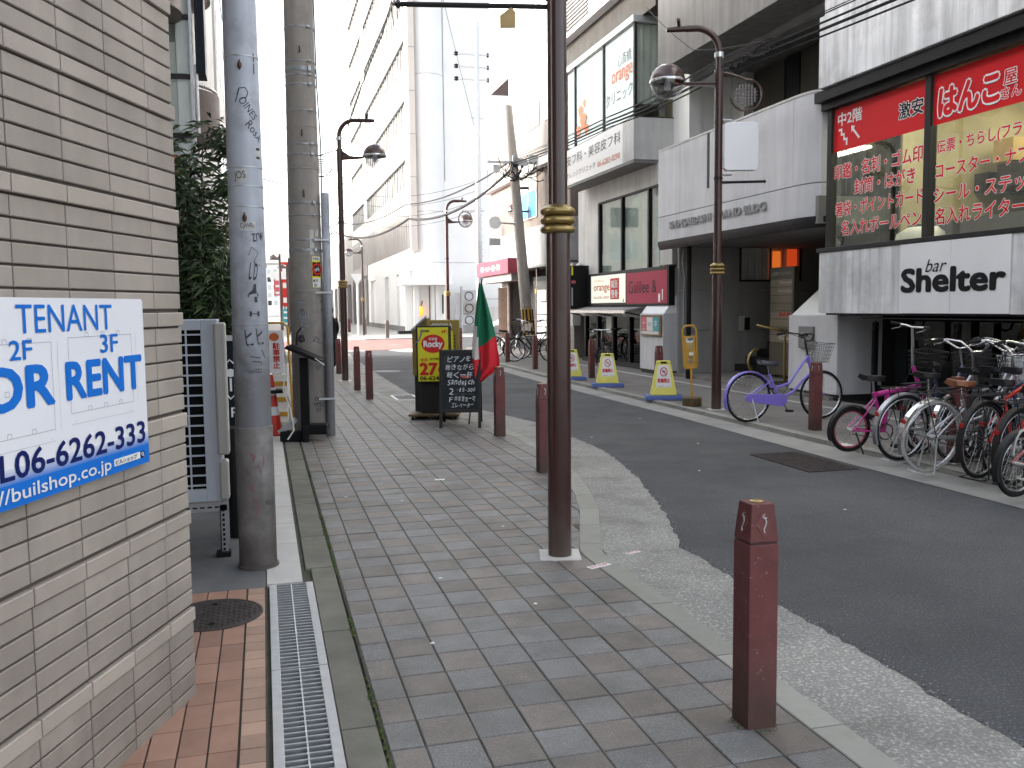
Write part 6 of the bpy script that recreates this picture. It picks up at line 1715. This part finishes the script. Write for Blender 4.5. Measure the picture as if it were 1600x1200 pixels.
def balcony(cx, cy, r, z0, z1):
    pr = [(r, z0), (r, z1), (r - .08, z1), (r - .08, z0 + .12)]
    pl_('balcony_parapet', 'balcony_brown', MB().lathe(pr, 24, (cx, cy, 0), R(-120), R(60), cap=False), smooth=40)
    pl_('balcony_slab', 'balcony_brown', MB().lathe([(0, z0), (r - .01, z0), (r - .01, z0 + .12), (0, z0 + .12)], 24, (cx, cy, 0), R(-120), R(60), cap=False))
    pl_('balcony_rail', 'steel', MB().lathe([(r - .06, z1 + .04), (r - .02, z1 + .06), (r - .02, z1 + .08), (r - .06, z1 + .06)], 24, (cx, cy, 0), R(-120), R(60), cap=False))
balcony(-1.55, 17.3, .92, 4.55, 5.35); balcony(-1.62, 17.3, .90, 7.0, 7.9)
balcony(-2.0, 15.6, .92, 6.25, 7.3)
pl_('bracket', 'galv', MB().tube([(-.93, 16.05, 4.5), (-.93, 16.05, 5.6)], .03, 8))
ob = thing('left_row_building', 'plain concrete building on the left beyond the shrub', 'building', (-6, 30, 0))
MB().box(-14, 26.1, 0, -1.0, 33, 10.5).build('wall', 'concrete', ob, world=True)
for z in range(4): 
    for y in range(3): MB().box(-1.02, 26.8 + y * 2.1, 2.2 + z * 3, -.99, 28.2 + y * 2.1, 3.8 + z * 3).build('window', 'window_dark', ob, world=True)
bl = thing('left_near_building', 'dark building face beyond the alley on the left', 'building', (-6, 7, 0))
MB().box(-14, 10.2, 0, -1.6, 15.8, 12.2).build('wall', 'concrete', bl, world=True)
MB().box(-14, 5.3, 0, -1.9, 10.1, 10.5).build('alley_wall', 'wall_grey', bl, world=True)

# ---------------------------------------------------------------- tall white building across the junction
F = thing('white_tower_building', 'tall white building with strip windows and a round corner shaft', 'building', (9.2, 60, 0))
def pf(n, mt, mb, **k): return mb.build(n, mt, F, world=True, **k)
FX = 9.2
TOP = 34
pf('core', 'far_white', MB().box(FX + .35, 56.9, 0, 28, 96, TOP))
rowz = [5.45]; 
pf('base_wall', 'far_white', MB().box(FX, 56.6, 3.95, FX + .3, 82, 5.4)); 
piers = [(56.6, 57.0), (58.2, 63.0), (64.2, 68.4), (70.7, 76.4), (80.3, 82)]
for a, b in piers: pf('base_pier', 'far_white', MB().box(FX, a, 0.0, FX + .3, b, 3.945))
for a, b in ((63.0, 64.2), (68.4, 70.7), (76.4, 80.3)): pf('recess', 'far_white', MB().box(FX + .26, a, 0, FX + .34, b, 3.94))
pf('plinth', 'wall_grey', MB().box(FX - .05, 58, 0, FX + .01, 82, .35)); pf('base_vent', 'far_taupe', MB().box(FX - .06, 58.4, .1, FX - .02, 59.2, .4))
pf('ribbed_band', 'far_taupe', MB().box(FX - .02, 56.6, 5.42, FX + .3, 96, 8.0))
for i in range(39): pf('band_rib', 'far_taupe', MB().box(FX - .05, 57 + i, 5.45, FX - .02, 57.06 + i, 7.6))
pf('pale_band', 'far_beige', MB().box(FX - .01, 56.6, 8.02, FX + .3, 96, 9.38))
z = 9.4; k = 0
while z < TOP - 2:
    h = 1.75
    for (a, b) in ((58.9, 82.3), (84.0, 95.5)):
        pf('strip_window', 'window_pale', MB().box(FX + .22, a, z, FX + .26, b, z + h))
        n = int((b - a) / 1.3)
        for i in range(n + 1): yy = a + (b - a) * i / n; pf('window_post', 'far_taupe', MB().box(FX + .12, yy - .05, z, FX + .22, yy + .05, z + h))
        pf('window_head', 'far_dark', MB().box(FX + .02, a, z + h, FX + .22, b, z + h + .09))
    for a, b in ((56.6, 58.9), (82.3, 84.0), (95.5, 96)): pf('end_panel', 'far_white', MB().box(FX, a, z, FX + .3, b, z + h + .1))
    pf('wall_band', 'far_white', MB().box(FX, 56.6, z + h + .1, FX + .3, 96, z + 3.74))
    z += 3.75; k += 1
pf('beige_strip', 'far_beige', MB().box(8.98, 56.0, 5.1, 9.38, 56.55, TOP))
for i in range(8): pf('strip_joint', 'far_taupe', MB().box(8.97, 55.99, 7 + i * 2.6, 9.39, 56.56, 7.05 + i * 2.6))
pf('round_shaft', 'far_white', MB().lathe([(1.02, 3.55), (1.02, TOP)], 40, (10.3, 57.0, 0)), smooth=40)
for z in (4.4, 7.55, 15.9): pf('shaft_ring', 'far_taupe', MB().lathe([(1.025, z), (1.025, z + .03)], 40, (10.3, 57.0, 0), cap=False))
pf('canopy', 'far_white', MB().box(8.25, 55.0, 2.98, 11.35, 57.2, 3.52), bevel=.02)
pf('entrance_wall', 'far_white', MB().box(10.1, 56.6, 0, 10.5, 57.2, 2.97).box(8.7, 57.1, 0, 10.1, 57.3, 2.97)); pf('entrance_post', 'balcony_brown', MB().box(10.12, 56.5, 0, 10.2, 56.58, 2.97))
pf('entrance_step', 'dark_metal', MB().box(8.0, 55.3, 0, 9.4, 56, .18)); pf('blue_plate', 'window_dark', MB().box(10.95, 56.48, 1.2, 11.1, 56.5, 2.4))
pf('warm_lamp', 'orange_lamp', MB().lathe([(0, -.3), (.18, -.15), (.2, .1), (.1, .3), (0, .35)], 14, (9.62, 56.8, 1.35)), smooth=60); pf('lamp_bracket', 'dark_metal', MB().tube([(9.7, 57.0, 1.9), (9.75, 56.8, 2.0), (9.66, 56.8, 1.7)], .03, 6))
pf('side_wall', 'far_white', MB().box(10.55, 56.6, 0, 26, 57.6, 9.5).box(11.3, 56.62, 9.5, 26, 57.6, 24)); pf('wall_joint', 'far_taupe', MB().box(11.3, 56.58, 4.4, 26, 56.598, 4.43)); pf('white_column', 'far_white', MB().box(11.05, 56.3, 0, 11.35, 56.6, 3.0))
F2 = thing('brown_arcade_building', 'taupe building over a dark ground floor arcade farther up the street', 'building', (9.2, 110, 0))
def pg(n, mt, mb, **k): return mb.build(n, mt, F2, world=True, **k)
pg('core', 'far_white', MB().box(9.5, 96.2, 9.5, 26, 140, 32)); pg('upper_band', 'far_taupe', MB().box(9.15, 82.2, 4.5, 9.19, 96, 5.41).box(9.2, 96.2, 4.2, 26, 140, 9.5)); pg('arcade_back', 'far_dark', MB().box(9.4, 82.2, 0, 9.5, 140, 4.2))
for i in range(9): pg('arcade_pier', 'far_taupe', MB().box(9.0, 82.2 + i * 6.2, 0, 9.4, 83.6 + i * 6.2, 4.2))
z = 11.2
while z < 31:
    pg('strip_window', 'window_pale', MB().box(9.44, 97, z, 9.49, 120, z + 1.7)); pg('window_head', 'far_dark', MB().box(9.40, 97, z + 1.7, 9.49, 121, z + 1.8)); z += 3.75
    
# air conditioner stack, car, advertising boards near the junction
sk = thing('condenser_stack', 'rack of three old condensers against the white wall', 'air conditioner', (12.6, 55.6, 0))
for i in range(3):
    MB().box(-.5, 0, .45 + i * .75, .5, .45, 1.1 + i * .75).build('condenser', 'far_taupe' if i % 2 else 'galv', sk, bevel=.02)
    MB().tube([(-.1 + .26 * cos(a), -.02, .78 + i * .75 + .26 * sin(a)) for a in [2 * pi * q / 16 for q in range(16)]], .03, 5, closed=True).build('fan_ring', 'dark_metal', sk)
r_ = MB()
for x in (-.56, .52): r_.box(x, -.05, 0, x + .05, .5, 2.9)
r_.box(-.9, .3, 0, -.62, .45, 2.5); r_.box(-.56, -.04, 2.6, .57, 0, 2.65); r_.build('rack', 'galv', sk)
wf = thing('white_fence', 'low pale wall with a rail behind the white car', 'wall', (14.5, 52, 0))
MB().box(13.4, 55, 0, 24, 55.2, 1.6).build('wall', 'concrete', wf, world=True); MB().tube([(13.4, 55.0, 2.1), (24, 55.0, 2.1)], .04, 6).build('rail', 'galv', wf, world=True)
car = thing('parked_car', 'white hatchback parked across the junction behind the flag', 'car', (11.2, 38.6, ZR), R(186))
side = [(-1.9, .30), (-1.98, .55), (-1.90, .88), (-1.62, 1.02), (-1.25, 1.42), (-.4, 1.50), (.5, 1.44), (1.05, 1.02), (1.75, .86), (1.95, .62), (1.93, .30)]
m = MB(); n = len(side)
vs = []
for s, k in ((-1, 1), (1, 1)):
    for x, z in side: vs.append((x, s * (.82 if z < 1.05 else .66), z))
m.add(vs, [list(range(n)), list(range(n, 2 * n))[::-1]] + [(i, n + i, n + (i + 1) % n, (i + 1) % n) for i in range(n)])
m.build('body', 'car_white', car, bevel=.04)
for s in (-1, 1):
    m = MB(); m.prism([(-1.2, s * .775, 1.06), (-.95, s * .70, 1.36), (-.35, s * .68, 1.40), (-.35, s * .775, 1.06)], (0, s * .012, 0)); m.build('side_window', 'window_dark', car)
    m = MB(); m.prism([(-.28, s * .775, 1.06), (-.28, s * .68, 1.40), (.42, s * .69, 1.36), (.85, s * .775, 1.06)], (0, s * .012, 0)); m.build('side_window', 'window_dark', car)
    for x in (-1.2, 1.22):
        w = MB().lathe([(0, -.1), (.20, -.1), (.29, -.09), (.31, -.05), (.31, .05), (.29, .09), (.20, .1), (0, .1)], 22)
        w.v = [(a + x, c + s * .74, b + .31) for a, b, c in w.v]; wo_ = w.build('wheel', 'rubber', car, smooth=40)
        h = MB().lathe([(0, -.112), (.17, -.108), (.19, -.1)], 18); h.v = [(a + x, (c * s * -1 if s < 0 else -c) * (1 if s > 0 else 1) * (-1 if s < 0 else 1) * (1) + s * .74, b + .31) for a, b, c in h.v]; h.build('hubcap', 'galv', wo_)
    MB().box(-1.97, s * .55 - .12, .78, -1.86, s * .55 + .12, .98).build('tail_light', 'tail_red', car)
m = MB(); m.prism([(-1.66, -.6, 1.04), (-1.66, .6, 1.04), (-1.30, .52, 1.38), (-1.30, -.52, 1.38)], (-.02, 0, .01)); m.build('rear_window', 'window_dark', car)
m = MB(); m.prism([(.52, -.56, 1.42), (.52, .56, 1.42), (1.08, .66, 1.06), (1.08, -.66, 1.06)], (.02, 0, .01)); m.build('windscreen', 'window_dark', car)
MB().box(-2.0, -.78, .32, -1.93, .78, .5).build('bumper', 'car_white', car, bevel=.02)
tb2 = thing('brown_board', 'tall weathered brown board standing by the corner block', 'sign', (8.85, 33.2, 0), R(-18))
MB().box(-.25, 0, .4, .25, .06, 2.3).build('board', 'weathered_board', tb2); MB().box(-.22, .02, 0, -.16, .05, .4).box(.16, .02, 0, .22, .05, .4).build('leg', 'dark_metal', tb2)

# poles and lines of the junction
lp = thing('leaning_pole', 'leaning concrete pole with yellow and black stripes near its foot', 'utility pole', (8.42, 28.4, 0))
ax = lambda z: (-.55 * z / 8 - .01 * z, .12 * z / 8, z)
MB().tube([ax(-.1), ax(4), ax(8)], [.20, .165, .13], 20).build('shaft', 'pole_concrete', lp, smooth=40)
MB().tube([ax(.62), ax(1.52)], [.205, .198], 20).build('yellow_guard', 'yellow_metal', lp, smooth=40)
m = MB()
for k in range(10):
    a = k / 10 * 2 * pi; m.tube([Vector(ax(.64)) + Vector((.202 * cos(a), .202 * sin(a), 0)), Vector(ax(1.50)) + Vector((.195 * cos(a), .195 * sin(a), 0))], .036, 5)
m.build('black_stripe', 'black', lp)
m = MB(); c_ = Vector(ax(6.2))
for dx, dz, w in ((-.62, -.22, .22), (.25, .0, .3), (.62, .12, .3), (.0, .1, .16)): m.box(c_.x + dx - w / 2, c_.y - .25, c_.z + dz - .11, c_.x + dx + w / 2, c_.y - .02, c_.z + dz + .11)
m.box(c_.x - .9, c_.y - .2, c_.z - .05, c_.x + 1.3, c_.y - .14, c_.z + .02); m.build('terminal_box', 'galv', lp)
m = MB(); random.seed(4)
for k in range(16):
    a, b = random.uniform(-.6, .5), random.uniform(.2, 1.3); q = random.uniform(-.5, .3)
    m.tube([(c_.x + a + (b - 0) * t, c_.y - .2, c_.z + q * (1 - t) + random.uniform(-.03, .03) - .35 * sin(pi * t)) for t in [i / 8 for i in range(9)]], .014, 4)
m.build('cable_tangle', 'cable', lp)
m = MB().tube([Vector(ax(4.25)) + Vector((-.1, -.05, 0)), Vector(ax(4.25)) + Vector((-.75, -.2, .02))], .03, 6); m.build('sign_arm', 'galv', lp)
m = MB(); m.prism([Vector(ax(4.25)) + Vector((-.85 + .2 * cos(a), -.22, .02 + .2 * sin(a))) for a in [2 * pi * i / 20 for i in range(20)]], (0, .03, 0)); m.build('round_sign_back', 'far_white', lp); MB().box(-1.35, -.05, 3.55, -.98, -.02, 3.78).build('sign_plate', 'galv', lp)
wpole = thing('wire_pole', 'slender pale steel pole with insulators and crossarms beyond the junction', 'utility pole', (10.9, 46, 0))
MB().tube([(0, 0, -.1), (0, 0, 8), (.05, 0, 16)], [.17, .14, .10], 14).build('shaft', 'galv', wpole, smooth=40)
m = MB()
for i in range(3):
    z = 14.4 - i * .62; m.box(-.9, -.04, z - .03, .75, .04, z + .03)
m.box(-.35, -.04, 11.2, .35, .04, 11.26); m.box(-.9, -.04, 6.5, .3, .04, 6.58); m.build('crossarm', 'galv', wpole)
for i in range(3):
    for x, r0 in ((-.75, .13), (.6, .07)):
        z = 14.4 - i * .62; MB().lathe([(0, -.12), (r0, -.06), (r0 * .6, .02), (r0, .06), (0, .14)], 10, (x - .3 * (x < 0), 0, z)).build('insulator', 'dark_metal', wpole, smooth=50)
m = MB()
for k in range(8): z = 4.2 + k * .35; m.box(-.22, -.02, z, .22, .02, z + .03)
for k in range(14): m.lathe([(.18, 2.8 + k * .16), (.19, 2.85 + k * .16)], 12, cap=False)
m.build('pole_fittings', 'galv', wpole)
MB().tube([(-.7 + .35 * cos(a), 0, 6.1 + .4 * sin(a)) for a in [R(20 * i) for i in range(19)]], .03, 5).build('cable_coil', 'cable', wpole)
wp2 = thing('white_sign_pole', 'thin white pole with an inverted triangle sign across the junction', 'sign', (5.52, 55.2, 0))
MB().tube([(0, 0, 0), (0, 0, 3.6)], .06, 8).build('pole', 'white_paint', wp2); MB().prism([(-.38, -.07, 3.66), (.38, -.07, 3.66), (.05, -.07, 3.0), (-.05, -.07, 3.0)], (0, .04, 0)).build('triangle_plate', 'white_paint', wp2)
def cable(lab, pts, r=.012, sag=0., n=18, grp='overhead cables across the street'):
    q = []
    for a, b in zip(pts, pts[1:]):
        a, b = Vector(a), Vector(b)
        for i in range(n): t = i / n; p = a.lerp(b, t); p.z -= sag * 4 * t * (1 - t); q.append(p)
    q.append(Vector(pts[-1]))
    o = q[0]; t = thing('power_cable', lab, 'cable', tuple(o), 0, grp)
    MB().tube([p - o for p in q], r, 5).build('strand', 'cable', t, smooth=60)
LPT = (7.95, 28.3, 6.3)
CAB = ('thickest cable of the bundle along the right facades', 'slim cable just above the thickest one of the facade bundle', 'slim cable second from the top of the facade bundle', 'lowest cable of the bundle along the right facades', 'topmost fine cable of the bundle along the right facades', 'finest cable on the street side of the facade bundle')
for i, (dz, dx, r) in enumerate(((0, 0, .022), (.10, .05, .012), (.16, -.06, .010), (-.07, .04, .014), (.22, .02, .008), (.05, -.1, .009))):
    cable(CAB[i], [(8.0 + dx, -2, 5.0 + dz * 1.4), (7.4 + dx, 13.7, 5.42 + dz), (7.5 + dx, 19, 5.58 + dz * .8), (LPT[0], LPT[1], 6.2 + dz)], r, .06)
m = thing('cable_clamp_bundle', 'tangle of clamps and spare cable loops on the bundle near the shop spandrel', 'cable', (7.35, 12.6, 5.35), 0)
q = MB(); random.seed(6)
for k in range(12):
    a = random.uniform(-.9, .8); q.tube([(.05 * sin(k), a + .5 * t, .02 + .05 * k / 6 - .12 * sin(pi * t) * random.uniform(.3, 1) - .02 * a) for t in [i / 8 for i in range(9)]], .008, 4)
q.build('loops', 'cable', m, smooth=60)
cable('thin cable from the clinic eave to the bundle by the lamp', [(8.3, 18.8, 8.05), (7.6, 15.2, 6.15), (7.4, 12.2, 5.5)], .009, .05, grp=None)
cable('heavy dark cable swooping from the leaning pole to the far left', [(7.95, 28.3, 6.1), (6.0, 38, 5.3), (4.0, 52, 5.9), (2.2, 62, 6.9)], .05, .55, grp=None)
cable('second heavy cable just above the swooping one', [(7.95, 28.3, 6.35), (5.9, 38, 5.9), (4.1, 50, 6.2), (2.2, 62, 7.1)], .028, .35, grp=None)
for i in range(4): cable(('lowest thin wire crossing before the white tower', 'second lowest thin wire before the white tower', 'second highest thin wire before the white tower', 'highest thin wire crossing before the white tower')[i], [(10.9, 46, 6.6 + i * .5), (4.5, 50, 6.2 + i * .55), (-3, 55, 6.9 + i * .5)], .010, .5, grp='thin wires before the white tower')
cable('fine wire sloping down from the tower to the slender pole', [(7.2, 40, 18.5), (10.9, 46, 10.2)], .010, .1, grp=None)
cable('dark twisted cable rising along the tower windows', [(1.9, 20.1, 5.5), (3.2, 24, 8.6), (4.6, 28, 12.5)], .018, -.1, grp=None)

# ---------------------------------------------------------------- far end of the street
random.seed(17)
def fb(lab, x0, x1, y0, y1, h, mt, rows=5, cols=4):
    t = thing('distant_building', lab, 'building', ((x0 + x1) / 2, y0, 0))
    MB().box(x0, y0, 0, x1, y1, h).build('wall', mt, t, world=True)
    for r_ in range(rows):
        for c_ in range(cols):
            a = lerp(x0, x1, (c_ + .2) / cols); b = lerp(x0, x1, (c_ + .8) / cols); z = 2.6 + (h - 3) * r_ / rows
            MB().box(a, y0 - .06, z, b, y0 - .01, z + (h - 3) / rows * .6).build('window', 'window_pale' if (r_ + c_) % 3 else 'window_dark', t, world=True)
    MB().box(x0 - .2, y0 - .3, h, x1 + .2, y1, h + .4).build('roof', 'far_taupe', t, world=True)
fb('pale office block closing the view far down the street', 1.0, 9.5, 230, 245, 12.5, 'far_white', 5, 6)
fb('grey narrow block beside the pale office far down the street', -9, .9, 200, 215, 11, 'far_taupe', 4, 5)
fb('cream block on the left row beyond the junction', -12, -1.7, 60, 80, 12, 'far_beige', 4, 3)
fb('white block on the left row farther up the street', -12, -1.9, 82, 120, 15, 'far_white', 5, 3)
for (x, y, z0, z1, w, mt, lab) in ((1.7, 72, 1.8, 5.2, .55, 'ink_scarlet', 'red vertical banner far up the street'), (2.05, 78, 1.2, 4.9, .6, 'blue_film', 'blue vertical banner far up the street'), (1.1, 70, 2.6, 4.1, .5, 'ink_pink', 'pink hanging sign far up the street'),
                                   (2.3, 88, 1.0, 3.2, .8, 'plaque', 'tan sign board far up the street'), (1.0, 60, 3.5, 4.0, 1.0, 'paper', 'white horizontal sign far up the street'), (2.6, 96, 3.5, 6.4, .7, 'ink_orange', 'orange banner far up the street'), (1.55, 66, .4, 1.6, .5, 'ink_teal', 'teal low sign far up the street')):
    t = thing('street_banner', lab, 'banner', (x, y, 0)); MB().box(-w / 2, 0, z0, w / 2, .1, z1).build('panel', mt, t); MB().tube([(w / 2 + .05, .05, 0), (w / 2 + .05, .05, z1 + .3)], .06, 6).build('pole', 'dark_metal', t)
    m = MB().mat('ink_white')
    for k in range(3): m.box(-w * .3, -.02, lerp(z0, z1, (k + .25) / 3), w * .3, -.005, lerp(z0, z1, (k + .6) / 3))
    m.build('print', parent=t)
for k, (x, y) in enumerate(((.9, 48), (1.55, 58), (2.2, 74))):
    t = thing('street_pole', ('slim dark pole at the left of the far street', 'slim dark pole in the middle of the far street', 'slim dark pole farthest up the street')[k], 'pole', (x, y, 0))
    MB().tube([(0, 0, 0), (0, 0, 4.4)], .06, 8).build('shaft', 'brown_paint', t); MB().lathe([(.0, .3), (.3, .1), (.32, 0), (0, 0)], 14, (-.3, 0, 4.1)).build('hood', 'brown_paint', t); MB().tube([(0, 0, 4.2), (-.3, 0, 4.3)], .03, 6).build('arm', 'brown_paint', t)

# ---------------------------------------------------------------- pedestrian beyond the utility pole
pn = thing('person', 'person in a dark coat standing half hidden beyond the riser pipe', 'person', (1.70, 24.5, 0), R(200))
def skin_body(name, joints, bones, mat, parent):
    me = bpy.data.meshes.new(name); me.from_pydata([j[0] for j in joints], bones, [])
    me.materials.append(MATS[mat]); o = bpy.data.objects.new(name, me); C.objects.link(o); o.parent = parent
    md = o.modifiers.new('skin', 'SKIN'); md.use_smooth_shade = True
    for v, j in zip(me.skin_vertices[0].data if me.skin_vertices else [], joints): v.radius = (j[1], j[2] if len(j) > 2 else j[1])
    return o, md
J = [((0, 0, .84), .13, .10), ((0, 0, 1.05), .125, .09), ((0, .01, 1.25), .15, .10), ((0, .01, 1.34), .07, .06), ((0, -.01, 1.42), .045), ((0, -.02, 1.52), .08, .09), ((0, -.02, 1.6), .06, .07),
     ((.17, .01, 1.29), .055), ((.22, .02, 1.05), .045), ((.20, -.10, .86), .036), ((.19, -.14, .79), .03), ((-.17, .01, 1.29), .055), ((-.22, .02, 1.05), .045), ((-.20, -.08, .84), .036), ((-.19, -.11, .77), .03),
     ((.09, 0, .78), .085), ((.10, -.01, .45), .062), ((.10, .02, .09), .045), ((.10, -.10, .04), .04), ((-.09, 0, .78), .085), ((-.10, -.02, .45), .062), ((-.10, .02, .09), .045), ((-.10, -.10, .04), .04)]
Bn = [(0, 1), (1, 2), (2, 3), (3, 4), (4, 5), (5, 6), (2, 7), (7, 8), (8, 9), (9, 10), (2, 11), (11, 12), (12, 13), (13, 14), (0, 15), (15, 16), (16, 17), (17, 18), (0, 19), (19, 20), (20, 21), (21, 22)]
me = bpy.data.meshes.new('body'); me.from_pydata([j[0] for j in J], Bn, [])
me.materials.append(MATS['cloth_dark'])
ob_ = bpy.data.objects.new('body', me); C.objects.link(ob_); ob_.parent = pn
ob_.modifiers.new('skin', 'SKIN'); sbm = ob_.modifiers.new('smooth', 'SUBSURF'); sbm.levels = 1; sbm.render_levels = 2
if not me.skin_vertices:
    bpy.context.view_layer.objects.active = ob_
for v, j in zip(me.skin_vertices[0].data, J): v.radius = (j[1], j[2] if len(j) > 2 else j[1])
me.skin_vertices[0].data[0].use_root = True
MB().lathe([(.205, .62), (.175, .95), (.16, 1.1), (.19, 1.26), (.12, 1.36), (.07, 1.39)], 18, cap=False).build('coat', 'cloth_dark', pn, smooth=60)
MB().lathe([(.0, 1.665), (.07, 1.65), (.105, 1.58), (.105, 1.52), (.09, 1.46)], 16, (0, .01, 0), cap=False).build('hair', 'hair', pn, smooth=60)
m = MB(); m.lathe([(0, -.03), (.03, 0), (0, .04)], 8, (0, -.115, 1.53)); m.build('nose', 'skin', pn, smooth=60)
MB().lathe([(0, 1.435), (.06, 1.45), (.085, 1.51), (.08, 1.57), (0, 1.6)], 14, (0, -.035, 0)).build('face', 'skin', pn, smooth=60)
